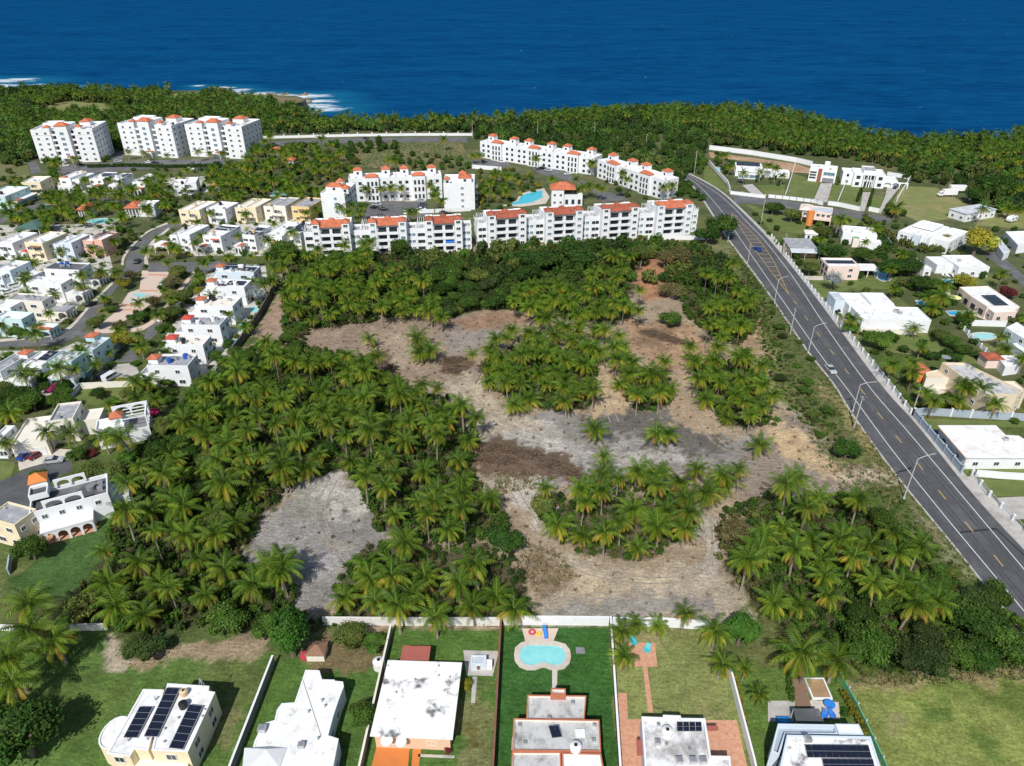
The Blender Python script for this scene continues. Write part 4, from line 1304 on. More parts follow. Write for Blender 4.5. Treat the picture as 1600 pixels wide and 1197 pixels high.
 if awning:
  k,j=awning
  x=k*p+p*.52
  z=zs[j]+.9
  mb=MB()
  mb.face([(x,.15,z-.9),(x+p*.17,.15,z-.9),(x+p*.17,1.5,z),(x,1.5,z)])
  mb.face([(x,.15,z-.96),(x+p*.17,.15,z-.96),(x+p*.17,1.5,z-.06),(x,1.5,z-.06)])
  mb.face([(x,.15,z-.9),(x+p*.17,.15,z-.9),(x+p*.17,.15,z-.96),(x,.15,z-.96)])
  mb.build('awning',BLUET,B.r)
 return B
condo((478,404),(738,394),3,12.3,'white three part apartment block with orange roofs and a blue awning, left of front row',awning=(2,1),tones=[TILE,TILE,TILED])
condo((748,389),(1092,366),4,12.3,'long white four part apartment block with dark red roofs, right of the front row',tones=[TILED,TILED,TILED,TILE],awning=(1,0))
def condo3(pl,pr,nmod,h,label,depth=11.0,zg=None):
 a,b_=G(pl),G(pr)
 F=Frame(a,math.atan2(b_.y-a.y,b_.x-a.x))
 W=(b_-a).length
 B=Bld('apartment_block',label,'apartment block',F,GAP)
 p=W/nmod
 fh=(h-1)/3
 zs=[fh*(i+.55)for i in range(3)]
 for k in range(nmod):
  x=k*p
  B.box(x+.02,x+p-.02,1.2 if k%2 else 1.6,depth,0,h,WHITE,ROOFW,.8)
  xa,xb=x+p*.36,x+p*.64
  B.box(xa,xb,0,3.2,0,h+.5,WHITE,WHITE,.05)
  B.hip(xa,xb,0,3.2,h+.5,1.4,over=.2)
  B.win((xa,0),(xb,0),zs,1.0,2.0,us=[.2,.5,.8],kind='d')
  B.win((x,1.2 if k%2 else 1.6),(x+p,1.2 if k%2 else 1.6),zs,1.5,1.3,us=[.1,.24,.76,.9],kind='d')
  for q in(.2,.8):
   xc=x+p*q
   B.turret(xc-2,xc+2,depth-5,depth-1,h-.8,h+2.6,WHITE,TILE,1.3)
   B.win((xc-2,depth-5),(xc+2,depth-5),[h+1.3],1.1,1.1,us=[.5],kind='d')
  R=random.Random(k+int(pl[0]))
  for q in range(3):
   B.ac(x+R.uniform(2,p-2),R.uniform(4.5,depth-6),h-.8)
 B.win((W,1.6),(W,depth),zs,1.3,1.2,n=3)
 B.win((0,depth),(0,1.6),zs,1.3,1.2,n=3)
 B.win((W,depth),(0,depth),zs,1.4,1.2,n=nmod*3)
 return B
condo3((548,317),(692,311),2,11.3,'white apartment block with orange pyramid caps closing the back of the courtyard car park')
condo3((748,247),(925,275),3,9.6,'long white apartment block with orange caps, upper left of the far pair')
condo3((929,278),(1032,313),2,9.6,'long white apartment block with orange caps, lower right of the far pair')
def wing_block(FL,FR,BR,h,label,tiles,ang):
 F=rect(FL,FR,BR,h,ang)
 B=Bld('apartment_block',label,'apartment block',F,GAP)
 w_,d=F.w,F.d
 B.box(0,w_,0,d,0,h,WHITE,ROOFW,.8)
 fh=(h-1)/4
 zs=[fh*(i+.55)for i in range(4)]
 B.win((0,0),(w_,0),zs,1.4,1.2,us=[.6],kind='b')
 B.win((w_,0),(w_,d),zs,1.5,1.4,n=5,kind='d')
 B.win((0,d),(0,0),zs,1.5,1.4,n=5,kind='d')
 for(x0,x1,y0,y1)in tiles:
  B.box(x0,x1,y0,y1,h-.8,h+1.4,WHITE,WHITE,.05,base=False)
  B.hip(x0,x1,y0,y1,h+1.4,1.3,over=.2)
  B.win((x0,y0),(x1,y0),[h+.5],1.3,1.1,n=max(1,int((x1-x0)/4)),kind='d')
 for z in zs:
  mb=MB()
  mb.box(w_+.01,w_+1.2,d*.35,d*.6,z-1.5,z-1.3)
  mb.box(w_+1.1,w_+1.2,d*.35,d*.6,z-1.3,z-.5)
  mb.build('balcony',WHITE,B.r)
 return B
wing_block(*Z('h',(215,275),(420,275),(480,185)),13,'narrow white apartment wing with orange roofs on the left side of the courtyard',[(1,8.5,5,9.5),(3,6,14,17),(9,12,2.5,5.5)],-5)
wing_block(*Z('h',(1240,195),(1500,195),(1495,120)),12.5,'narrow white apartment wing with an orange roof on the right side of the courtyard',[(.6,3,1.2,3.6),(7,13,3,9),(7,10.5,11,14)],2)
F=rect(*Z('3',(248,785),(325,785),(330,745)),8,ang=0)
B=Bld('apartment_pavilion','white pavilion tower with a broad orange hip roof beside the lagoon pool','pavilion',F)
B.box(0,F.w,0,7,0,8,WHITE,WHITE,.05)
B.box(F.w+.003,F.w+9,1,9,0,5.5,WHITE,ROOFW,.3)
B.hip(0,F.w+5,.5,8,8,2.6,over=.8)
B.win((0,0),(F.w,0),[2,5.5],1.2,1.2,n=2)
B.win((F.w,1),(F.w+9,1),[2],1.4,2.2,n=3,kind='d')
GT='white apartment towers by the coast road'
def tower(FL,FR,BR,h,ang,label,seed):
 F=rect(FL,FR,BR,h,ang,dmin=22)
 h+=3.6
 F.d=min(F.d,24)
 B=Bld('apartment_tower',label,'apartment tower',F,GT)
 w_,d=F.w,F.d
 a,b_,c,e=w_*.30,w_*.40,w_*.60,w_*.70
 B.box(0,a,1.5,d,0,h,WHITE,ROOFW,.9)
 B.box(e,w_,0,d,0,h,WHITE,ROOFW,.9)
 B.box(b_,c,0,d*.6,0,h+1.8,WHITE,ROOFW,.6)
 B.box(a+.01,b_-.01,4,d-1,0,h-.6,WHITE,ROOFW,.4)
 B.box(c+.01,e-.01,4,d-1,0,h-.6,WHITE,ROOFW,.4)
 mb=MB()
 for z in(h-.9,):
  mb.box(-.15,a+.1,1.35,d+.1,z-2.2,z-2.0)
  mb.box(e-.1,w_+.15,-.15,d+.1,z-2.2,z-2.0)
 mb.build('cornice',WHITE,B.r)
 nf=6
 fh=(h-.9)/nf
 zs=[fh*(i+.55)for i in range(nf)]
 B.win((0,1.5),(a,1.5),zs[1:],1.5,1.25,us=[.3,.75])
 B.win((e,0),(w_,0),zs,1.5,1.25,us=[.28,.75])
 B.win((b_,0),(c,0),zs[1:],2.2,1.6,us=[.5],kind='b')
 B.win((w_,0),(w_,d),zs,1.4,1.25,n=5)
 B.win((0,d),(0,1.5),zs,1.4,1.25,n=5)
 for x0,x1 in((a,b_),(c,e)):
  for z in zs:
   mb=MB()
   mb.box(x0+.02,x1-.02,1.9,3.98,z-fh*.5,z-fh*.5+.2)
   mb.box(x0+.02,x1-.02,1.9,2.02,z-fh*.5+.2,z-fh*.5+1.1)
   mb.build('balcony',WHITE,B.r)
  B.win((x0,4),(x1,4),zs,(x1-x0)*.75,1.9,us=[.5],kind='d',name='balcony_door')
 B.hip(b_,c,0,5,h+1.8,1.8,over=.3)
 for q0,q1,y0 in((a-3.4,a-.2,2.2),(e+.2,e+3.4,2.2)):
  B.turret(q0,q1,y0,y0+3.2,h-.9,h+.8,WHITE,TILE,1.2)
 B.box(c+2,w_-6,d*.6,d-3,h-1,h+1.4,WHITE,WHITE,.05,base=False)
 B.hip(c+2,w_-6,d*.6,d-3,h+1.4,1.5,over=.3)
 B.box(2,b_-2,d*.6,d-2,h-1,h+1.2,WHITE,ROOFW,.4,base=False)
 B.clutter(e,w_,d*.2,d*.5,h-.9,9,seed,2)
 B.clutter(0,a,d*.2,d*.5,h-.9,5,seed+1,1)
 B.porch(b_+.3,c-.3,-3,-.01,3.4,WHITE,1,roof=TILE)
tower(*Z('1',(192,455),(640,412),(655,345)),15,8,'white apartment tower leftmost of the three by the coast road',71)
tower(*Z('1',(728,410),(1065,428),(1180,345)),15,-11,'white apartment tower in the middle of the three, half a gap from the right one',73)
tower(*Z('1',(1148,418),(1500,435),(1605,358)),15,-9,'white apartment tower rightmost of the three by the coast road',75)
def pf(px_origin,ang=0.0):
 return Frame(G(px_origin),math.radians(ang))
def lpoly(F,pts,h):
 return[F.px(p,h)for p in pts]
F=pf((165,1205),0)
B=Bld('solar_house','cream two storey house with white roof carrying three solar arrays on the big lawn','house',F)
h=5.2
PR=lpoly(F,Z('A',(1042,680),(1305,697),(1300,728),(1342,735),(1170,1112),(943,1100)),h)
PL=lpoly(F,Z('A',(892,716),(1022,720),(925,1100),(838,1092),(810,1138),(662,1122)),h-.35)
PR=B.poly(PR,0,h,CREAM,ROOFW,.12,t=.3,trim=WHITE)
PL=B.poly(PL,0,h-.35,CREAM,ROOFW,.12,t=.3,trim=WHITE)
B.poly(lpoly(F,Z('A',(925,1102),(838,1094),(812,1140),(800,1210),(1175,1250),(1168,1114),(943,1102)),2.6),0,2.6,CREAM,OFFW,.1)
c=F.px(Z('A',(715,985)),4)
mb=MB()
cx,cy=c
pts=[(cx+2.0*math.cos(math.radians(a)),cy+2.6*math.sin(math.radians(a)))for a in range(60,300,20)]
B.poly(pts+[F.px(Z('A',(700,1080)),4),F.px(Z('A',(775,925)),4)],0,4,CREAM,ROOFW,.15,trim=WHITE)
B.auto(PR,[1.5,3.9],1.5,1.3,pitch=4.2)
B.auto(PL,[1.5,3.9],1.5,1.3,pitch=4.2)
for q,nx,ny in(((765,1006),(850,1008),(868,818)),2,5),(((897,1008),(982,1012),(1042,712)),2,7),(((1052,1080),(1140,1090),(1182,816)),2,6):
 a,b_,c=[Vector(F.px(p,h+.2))for p in Z('A',*q)]
 vx,vy=(b_-a),(c-a)
 B.solar(a.x,a.y,nx,ny,h+(-.35 if q[0][0]==765 else 0),pw=vx.length/nx,ph=vy.length/ny,tilt=.03,vx=vx,vy=vy)
for p,r,hh_,m in(((1145,825),.62,.9,TANKK),((1148,748),.6,.8,TANKT)):
 x,y=F.px(Z('A',p),h)
 B.tank(x,y,h-.1,r,hh_,m)
for p in((1275,848),(1260,890),(1108,900),(1025,968),(1022,1048),(795,1030),(965,775),(915,1022)):
 x,y=F.px(Z('A',p),h)
 B.vent(x,y,h-.4)
mb=MB()
x,y=F.px(Z('A',(1258,690)),h)
mb.tube([(x,y,h-.3),(x,y,h+1.6)],.05)
mb.tube([(x-.5,y,h-.3),(x,y,h+1.5)],.04)
mb.tube([(x+.5,y,h-.3),(x,y,h+1.5)],.04)
mb.build('roof_mast',ALU,B.r)
F=pf((390,1250))
B=Bld('stepped_house','white house with a stepped roof outline between the lawn and the stained roof house','house',F)
h=3.5
P=lpoly(F,Z('B',(308,597),(395,600),(412,656),(490,658),(490,665),(542,670),(548,700),(520,770),(480,890),(450,1005),(515,1026),(470,1260),(-60,1260),(-10,1040),(30,960),(55,928),(115,910),(130,845),(160,805),(240,800)),h)
P=B.poly(P,0,h,WHITE,M('worn_white_roof',(.78,.78,.765),var=.07,c2=(.5,.49,.47),f2=.62,s2=.5,edge=.06),.06,t=.3)
B.auto(P,[1.6],1.1,1.2,pitch=4)
F2=F
mb=MB()
a=[F.px(p,h+.9)for p in Z('B',(-80,1060),(80,1050),(185,1060),(140,1185),(-100,1250))]
cx,cy=F.px(Z('B',(60,1090)),h+1)
for i in range(5):
 mb.face([(*a[i],h+.02),(*a[(i+1)%5],h+.02),(cx,cy,h+1.0)])
mb.build('ribbed_metal_roof',M('ribbed_metal',(.62,.64,.64),var=.1),B.r)
for p in((325,865),(410,795),(428,830),(385,1032)):
 x,y=F.px(Z('B',p),h)
 B.vent(x,y,h-.1)
x,y=F.px(Z('B',(283,1075)),h)
B.ac(x,y,h-.08,1)
x,y=F.px(Z('B',(40,975)),h)
B.ac(x,y,h-.08,1.2)
mb=MB()
x0,y0=F.px(Z('B',(285,640)),h)
x1,y1=F.px(Z('B',(405,1010)),h)
mb.tube([(x0,y0,h-.02),(x1,y1,h-.02)],.06,5)
mb.build('roof_seam',ALU,B.r)
F=pf((580,1160))
B=Bld('stained_roof_house','house with a flat white roof streaked by dark stains and an orange drive','house',F)
h=3.6
P=lpoly(F,Z('B',(822,536),(1285,551),(1226,1028),(710,1006)),h)
B.poly(inset(P,.5)[::1],0,h-.3,PEACH,ROOFS,.02,wn='wall')
mb=MB()
mb.prism(P,h-.28,h)
mb.build('roof_slab',ROOFS,B.r)
B.auto(inset(P,.5),[1.5],1.4,1.2,pitch=4)
for p in((1135,640),(1205,650),(988,665),(870,745),(1170,735),(1135,580)):
 x,y=F.px(Z('B',p),h)
 B.vent(x,y,h-.25)
a,b_=F.px(Z('B',(960,1075)),0),F.px(Z('B',(1210,1085)),0)
mb=MB()
n=16
for i in range(n+1):
 t=i/n
 mb.cyl(a[0]+(b_[0]-a[0])*t,a[1]+(b_[1]-a[1])*t,0,.85,.09,n=6)
mb.tube([(*a,.9),(*b_,.9)],.1,4)
mb.build('balustrade',WHITE,B.r)
for p,r in(((815,1015),.9),((905,1025),.8)):
 x,y=F.px(Z('B',p),h)
 mb=MB()
 mb.cyl(x,y-.3,h-.5,h-.35,r,n=14)
 mb.build('round_awning',WHITE,B.r)
F=pf(Z('B',(900,560)))
B=Bld('shed','garden shed with a dull red metal roof behind the stained roof house','shed',F)
P=lpoly(F,Z('B',(917,445),(1090,449),(1077,540),(897,536)),2.6)
B.poly(inset(P,.35),0,2.4,OFFW,METALR,.02)
mb=MB()
mb.prism(P,2.42,2.6)
mb.build('metal_roof',METALR,B.r)
B.win((1,0),(3,0),[1.05],.9,2.0,us=[.5],kind='door',name='door',off=.4)
F=pf(Z('B',(320,545)))
B=Bld('garden_hut','low white hut with brown tiled roof beside the big round tree','hut',F)
B.box(0,2.9,0,2.6,0,1.5,OFFW,OFFW,.03)
B.hip(0,2.9,0,2.6,1.5,.9,M('brown_tile',(.25,.14,.09),var=.3,scale=3),over=.2)
mb=MB()
mb.box(-1.1,-.05,.2,1.6,0,.7)
mb.prism([(-1.2,.1),(-.02,.1),(-.02,1.7),(-1.2,1.7)],.7,.78)
tag(mb.build('storage_chest',REDP,None,(F.o.x,F.o.y,0)),'red storage chest standing beside the low white hut','chest')
c=G(Z('B',(770,580)))
t=thing('water_tank','round white water tank on the lawn beside the stained roof house','water tank',(c.x,c.y,0))
mb=MB()
mb.cyl(0,0,0,1.5,1.0,n=20)
mb.cyl(0,0,1.5,1.85,.98,.4,n=20)
mb.build('tank_body',TANKW,t)
mb=MB()
mb.cyl(0,0,1.845,1.97,.28,n=12)
mb.build('tank_lid',TANKK,t)
F=pf(Z('B',(1340,600)))
B=Bld('pump_house','small pale blue boxy hut on a concrete slab beside the brown wall','hut',F)
B.box(0,2.5,0,1.8,0,1.5,BLUEW,ROOFB,.1)
B.box(2.503,3.5,.1,1.2,0,1.2,WHITE,WHITE,.05)
B.win((0,0),(2.5,0),[.7],.7,1.2,us=[.5],kind='door',name='door')
F=pf((800,1190))
B=Bld('terracotta_house','grey roofed house with terracotta parapets south of the kidney pool','house',F)
h=3.6
for q,hh_,rf in((((95,752),(465,757),(452,908),(88,908)),h,ROOFC),(((8,898),(546,908),(556,1106),(0,1102)),h+.2,ROOFC),(((0,1106),(305,1106),(310,1262),(-12,1262)),h,ROOFC),(((310,1112),(556,1118),(582,1262),(312,1262)),h+.1,ROOFW),(((243,711),(335,713),(336,750),(241,748)),h+.9,ROOFC)):
 P=lpoly(F,Z('C',*q),hh_)
 P=B.poly(P,0,hh_,TERRA,rf,.45,t=.2)
 mb=MB()
 q=inset(P,.203)
 mb.ring(q,inset(q,.06),hh_-.4,hh_-.06)
 for i in range(len(q)):
  a,b_=inset(q,.06)[i],inset(q,.06)[(i+1)%len(q)]
  mb.face([(*a,hh_-.4),(*b_,hh_-.4),(*b_,hh_-.06),(*a,hh_-.06)])
 mb.build('parapet_lining',OFFW,B.r)
B.auto(lpoly(F,Z('C',(8,898),(546,908),(556,1106),(0,1102)),h+.2)[::-1],[1.5],1.3,1.2)
x,y=F.px(Z('C',(397,1075)),h+.6)
B.tank(x,y,h-.25,.85,1.0,TANKW)
x,y=F.px(Z('C',(250,1020)),h)
B.solar(x,y,2,1,h-.2,pw=.75,ph=1.7,tilt=.25,vx=(1,.12),vy=(-.3,1))
x,y=F.px(Z('C',(425,990)),h)
B.solid('roof_hatch',WHITE,x-.7,x+.7,y-.6,y+.6,h-.25,h+.1)
for p in((48,940),(80,1050),(515,940),(508,1035),(378,800),(230,895)):
 x,y=F.px(Z('C',p),h)
 B.ac(x,y,h-.26,.6)
F=pf((1010,1190))
B=Bld('patched_roof_house','white house with patchy grey roof, round tank and eight panel solar array beside brick paving','house',F)
h=3.6
P=B.poly(lpoly(F,Z('C',(807,887),(940,892),(941,877),(1050,881),(1056,897),(1205,899),(1240,1132),(1360,1134),(1372,1262),(832,1262)),h),0,h,WHITE,M('patchy_roof',(.76,.76,.75),var=.08,c2=(.34,.33,.32),f2=.54,s2=.22,edge=.08),.5,t=.3)
B.auto(P,[1.5],1.3,1.2,skip=(9,))
x,y=F.px(Z('C',(967,985)),h)
B.tank(x,y,h-.5,.85,.9,TANKW)
a,b_,c=[Vector(F.px(p,h-.2))for p in Z('C',(1030,975),(1185,975),(1028,918))]
B.solar(a.x,a.y,4,2,h-.5,pw=(b_-a).length/4,ph=(c-a).length/2,tilt=.05,vx=b_-a,vy=c-a)
for p,k in(((910,1045),.9),((1045,1160),1),((1130,1160),1),((1195,1160),1),((1110,1085),.5),((965,1052),.5),((915,930),.6)):
 x,y=F.px(Z('C',p),h)
 B.ac(x,y,h-.5,k)
mb=MB()
a=[F.px(p,2.4)for p in Z('C',(775,1035),(803,1030),(815,1130),(780,1130))]
mb.prism(a,2.3,2.4)
a=[F.px(p,2.4)for p in Z('C',(1215,945),(1285,945),(1285,975),(1218,975))]
mb.prism(a,2.3,2.4)
mb.build('canopy',METALR,B.r)
F=pf((1215,1200))
B=Bld('terrace_house','pale blue white house with roof terrace and a long two row solar array, bottom right','house',F)
h=6.4
P=B.poly(lpoly(F,Z('D',(118,1002),(640,1012),(722,1262),(60,1262)),h),0,h,BLUEW,ROOFS,.12,t=.3)
B.auto(P,[1.5,4.6],1.2,1.5,pitch=4)
P=B.poly(lpoly(F,Z('D',(62,932),(420,938),(440,1000),(112,998),(70,1130),(20,1100)),5.2),0,5.2,BLUEW,GREYB,.8,t=.25)
B.auto(P,[1.6],1.3,1.3)
P=B.poly(lpoly(F,Z('D',(417,933),(566,935),(597,1001),(442,999)),5.6),0,5.6,BLUEW,WHITE,.05)
for q in(((248,1138),(650,1142),(230,1062)),((352,1215),(672,1217),(338,1150))):
 a,b_,c=[Vector(F.px(p,h+.2))for p in Z('D',*q)]
 n=10 if q[0][0]==248 else 8
 B.solar(a.x,a.y,n,2,h-.1,pw=(b_-a).length/n,ph=(c-a).length/2,tilt=.08,vx=b_-a,vy=c-a)
x,y=F.px(Z('D',(248,1035)),h)
B.ac(x,y,h-.12,1)
def zz(k):
 return lambda*p:Z(k,*p)
z4,z6,z8,zf,zg=zz('4'),zz('6'),zz('8'),zz('f'),zz('g')
def simple(FL,FR,BR,h,label,wall=WHITE,roof=ROOFW,ang=None,par=.3,name='house',zs=None,clut=2,tanks=0,dmin=5,seed=1,kind='w',front=True):
 F=rect(FL,FR,BR,h,ang,dmin)
 B=Bld(name,label,'house',F)
 P=B.box(0,F.w,0,F.d,0,h,wall,roof,par)
 zs=zs or([1.5,4.6]if h>5.4 else[1.5])
 B.auto(P,zs,1.4,1.2,kind,skip=()if front else(0,))
 B.clutter(0,F.w,0,F.d,h-max(par,.02),clut,seed,tanks)
 return B
B=simple(*zf((285,245),(530,258),(535,205)),4.2,'long low white house with dark solar roof strip below the long white wall',WHITE,ROOFW,clut=0,front=False)
F=B.F
B.solar(F.w*.05,F.d*.55,14,2,4,pw=F.w*.062,ph=F.d*.2,panels=False)
B.box(1.5,F.w-2,-5,-.003,0,3.2,WHITE,ROOFB,.25)
B.win((1.5,-5),(F.w-2,-5),[1.5],2.4,1.9,n=4,kind='b')
B.box(F.w+.003,F.w+14,1,8,0,3,WHITE,ROOFW,.3)
B=simple(*zf((945,245),(1185,268),(1215,228)),6.6,'white modern house with brick strip and dark garage behind a long drive',dmin=9,front=False,clut=3)
F=B.F
B.solid('brick_strip',M('dark_brick',(.28,.1,.06),var=.25,scale=4),F.w*.33,F.w*.47,-.5,-.003,0,6.9)
B.win((0,0),(F.w,0),[1.2],F.w*.42,2.3,us=[.74],kind='dgarage',name='garage_door')
B.win((0,0),(F.w,0),[4.6],F.w*.42,1.8,us=[.74],kind='b')
for z in(2.0,3.4,4.8):
 B.win((0,0),(F.w,0),[z],F.w*.24,.8,us=[.15],kind='d')
B.box(F.w*.5,F.w*.7,F.d*.4,F.d,6.4,8.6,WHITE,ROOFW,.3,base=False)
F=rect(*z4((540,682),(738,695),(742,660)),6.8,dmin=11)
B=Bld('portico_house','large white two storey house with a square portico on the walled lawn','house',F)
w_=F.w
B.box(0,w_*.3,0,F.d,0,6.8,WHITE,ROOFW,.6)
B.box(w_*.7,w_,0,F.d,0,6.8,WHITE,ROOFW,.6)
B.box(w_*.303,w_*.697,1.6,F.d,0,8.2,WHITE,ROOFG,.5)
B.box(-5,-.003,3,F.d,0,6.5,WHITE,ROOFW,.4)
B.box(w_+.003,w_+7,4,F.d,0,3.5,WHITE,ROOFW,.4)
B.arcade((w_+.2,3.0),(w_+12,3.0),3,3,WHITE)
B.win((0,0),(w_*.3,0),[1.7,5],1.9,1.6,us=[.5],kind='d')
B.win((w_*.7,0),(w_,0),[1.7,5],1.9,1.6,us=[.5],kind='d')
B.win((w_*.3,1.6),(w_*.7,1.6),[5.0],1.2,2.6,us=[.2,.5,.8],kind='d')
B.win((w_*.3,1.6),(w_*.7,1.6),[1.4],3.4,2.6,us=[.5],kind='d',name='entrance_door')
mb=MB()
for t in(.34,.46,.54,.66):
 mb.cyl(w_*t,.2,0,6.2,.28,n=8)
mb.box(w_*.305,w_*.695,-.1,1.59,6.2,6.7)
mb.build('portico',WHITE,B.r)
B.win((-5,3),(0,3),[1.7,5],1.2,1.3,us=[.5],kind='d')
F=rect(*zf((880,620),(1140,650),(1175,600)),6,dmin=9)
B=Bld('stilt_house','peach house raised over an open ground floor with an orange curved stair tower','house',F)
B.box(0,F.w,.8,F.d,2.9,6,PALEPINK,ROOFB,.25)
mb=MB()
for i in range(6):
 for y in(1.0,F.d-.3):
  mb.box(F.w*i/5.05+.05,F.w*i/5.05+.35,y,y+.3,0,2.9)
mb.build('pillars',PEACH,B.r)
B.box(F.w*.05,F.w*.5,F.d*.5,F.d-.4,0,2.88,PEACH,PEACH,.05,base=True)
mb=MB()
mb.box(F.w*.42,F.w,-.9,.79,2.7,2.9)
mb.box(F.w*.42,F.w,-.9,-.78,2.9,3.8)
mb.build('balcony',PALEPINK,B.r)
mb=MB()
mb.cyl(F.w*.3,-.2,0,6.3,1.5,n=14)
mb.build('stair_tower',ORANGEW,B.r)
B.win((0,.8),(F.w,.8),[4.5],1.5,1.3,us=[.1,.55,.72,.9])
B.hip(-1.2,F.w*.28,.5,F.d,6.0,1.0,PALEPINK)
B.win((F.w,.8),(F.w,F.d),[4.5],1.3,1.2,n=3)
B=simple(*zf((1240,815),(1545,842),(1550,778)),4.8,'white two level house between the hedge and the dark round trees',clut=3,tanks=1,seed=4)
F=B.F
B.box(F.w*.5,F.w+1.5,-4,-.003,0,3,WHITE,ROOFW,.2)
B.box(F.w*.3,F.w*.49,-3.5,-.003,0,3.8,OFFW,GREENT,.2)
F=rect(*zf((905,830),(1012,838),(1010,805)),2.4,dmin=3.5)
B=Bld('garden_hut','tiny white hut with a low gable roof above the grey roofed house','hut',F)
B.box(0,F.w,0,F.d,0,2.4,WHITE,WHITE,.03)
B.hip(0,F.w,0,F.d,2.4,.9,OFFW,over=.25)
B.win((0,0),(F.w,0),[1.2],.9,1.3,us=[.3,.7],kind='d')
B=simple(*zf((772,955),(1008,962),(936,872)),3.6,'low house with a mottled grey metal roof beside the main road',PEACH,ROOFG,par=.02,clut=1)
F=B.F
mb=MB()
mb.face([(-.4,-.4,3.63),(F.w+.4,-.4,3.63),(F.w+.4,-3.4,2.9),(-.4,-3.4,2.9)])
mb.face([(-.4,-.4,3.56),(F.w+.4,-.4,3.56),(F.w+.4,-3.4,2.83),(-.4,-3.4,2.83)])
for q in(-.2,F.w*.5,F.w+.2):
 mb.cyl(q,-3.2,0,2.85,.08,n=6)
mb.build('veranda_roof',ROOFB,B.r)
F=rect(*zf((1110,1118),(1395,1122),(1335,1052)),5.2,dmin=9)
B=Bld('solar_strip_house','pale pink house with one black solar strip across its roof beside an oval pool','house',F)
P=B.box(0,F.w,0,F.d,0,5.2,PALEPINK,ROOFW,.2,t=.5)
B.solar(F.w*.06,F.d*.35,12,2,5.0,pw=F.w*.073,ph=F.d*.17,panels=False,tilt=.05)
B.win((0,0),(F.w,0),[1.5,3.8],1.5,1.2,us=[.72])
B.win((0,F.d),(0,0),[1.5,3.8],1.6,1.4,n=3,kind='d')
B.win((F.w,0),(F.w,F.d),[1.5],1.5,1.4,n=2)
B.box(F.w+.4,F.w+8.5,2.5,8.5,2.7,3.2,WHITE,ROOFW,.1,base=False)
mb=MB()
for x in(F.w+.7,F.w+4.4,F.w+8.2):
 mb.box(x,x+.25,2.7,2.95,0,2.69)
mb.build('posts',WHITE,B.r)
F=rect(*z4((815,1040),(1000,1085),(1060,1000)),5.6,dmin=11)
B=Bld('large_villa','large bright white villa with tall window slits behind the clipped hedge','house',F)
P=B.box(0,F.w,0,F.d,0,5.6,WHITE,ROOFW,.5)
B.box(F.w+.003,F.w+7,3,F.d+2,0,5.0,WHITE,ROOFW,.5)
B.box(F.w*.55,F.w*.78,-1.6,-.003,0,6.2,BLUEW,ROOFW,.3)
for u in(.4,.46,.52,.84,.9,.96):
 B.win((0,0),(F.w,0),[1.9],.6,2.8,us=[u],kind='d')
B.win((0,0),(F.w,0),[4],1.3,1.0,us=[.15,.28],kind='w')
B.win((F.w+7,3),(F.w+7,F.d+2),[1.6,3.8],1.5,1.1,n=4)
B.win((0,F.d),(0,0),[1.6,3.9],1.2,1.2,n=4)
B.clutter(0,F.w,0,F.d,5.1,4,8,0)
B.box(F.w*.1,F.w*.8,F.d*.5,F.d-1,5.5,6.3,WHITE,ROOFW,.2,base=False)
B=simple(*z4((1240,935),(1425,905),(1375,865)),3.8,'long house with blue grey metal roof at the edge of the truck field',WHITE,ROOFB,par=.02,clut=0,dmin=8)
F=rect(*z6((590,592),(1020,600),(1000,520)),4.4,dmin=8)
B=Bld('courtyard_villa','wide bright white flat roofed villa with a double car port and blue pool','house',F)
P=B.box(0,F.w,0,F.d,0,4.4,WHITE,ROOFW,.3)
B.box(-.5,F.w*.68,F.d+.003,F.d+11,0,4.4,WHITE,ROOFW,.3)
B.box(F.w*.32,F.w*.66,F.d+1,F.d+10,4.2,5.0,WHITE,ROOFW,.15,base=False)
B.box(-3.6,-.503,F.d+4,F.d+11,0,4.6,BLUEW,ROOFB,.3)
B.win((0,F.d),(0,0),[1.4],2.6,2.2,n=2,kind='garage',name='garage_door')
B.win((F.w,0),(F.w,F.d),[1.6],1.8,1.6,n=2)
for u,v in((.12,.5),(.22,.4),(.3,.7),(.78,.45)):
 B.vent(F.w*u,F.d*v,4.1)
B.ac(F.w*.6,F.d*.6,4.1,1.5)
B.ac(F.w*.63,F.d*.45,4.1,1.2)
B.solid('low_garden_wall',OFFW,-.4,F.w*.8,-1.6,-1.3,0,1.8)
B=simple(*zg((560,262),(640,260),(590,130)),3.4,'small white annexe with two dark roof boxes beside dark trees',clut=2,ang=2)
B=simple(*zg((925,248),(1235,242),(1092,118)),4.0,'white house with an open side porch in front of the bare country lane',clut=2,ang=0)
F=B.F
B.box(-6,-.003,F.d*.3,F.d,0,3.4,WHITE,ROOFW,.2)
F=pf(zg((1220,800)))
B=Bld('awning_house','flat white roofed house with green awning and black solar field','house',F)
h=4.2
P=B.poly(lpoly(F,zg((925,455),(1223,443),(1555,660),(1520,690),(1300,655),(1215,660),(1050,555)),h),0,h,PALEPINK,ROOFW,.1,t=.4)
B.auto(P,[1.6],2.0,1.7,'d')
P=B.poly(lpoly(F,zg((1205,662),(1440,652),(1525,708),(1290,725)),3.6),0,3.6,PALEPINK,ROOFW,.1)
B.auto(P,[1.6],1.5,1.3)
a,b_,c=[Vector(F.px(p,h+.2))for p in zg((1290,645),(1440,642),(1150,540))]
B.solar(a.x,a.y,5,7,h,pw=(b_-a).length/5,ph=(c-a).length/7,tilt=.01,vx=b_-a,vy=c-a,panels=False)
q=[F.px(p,3.9)for p in zg((1050,560),(1130,552),(1270,650),(1215,662))]
mb=MB()
mb.prism(q,3.75,3.85)
mb.build('green_awning',GREENT,B.r)
F=pf(zg((1420,1000)))
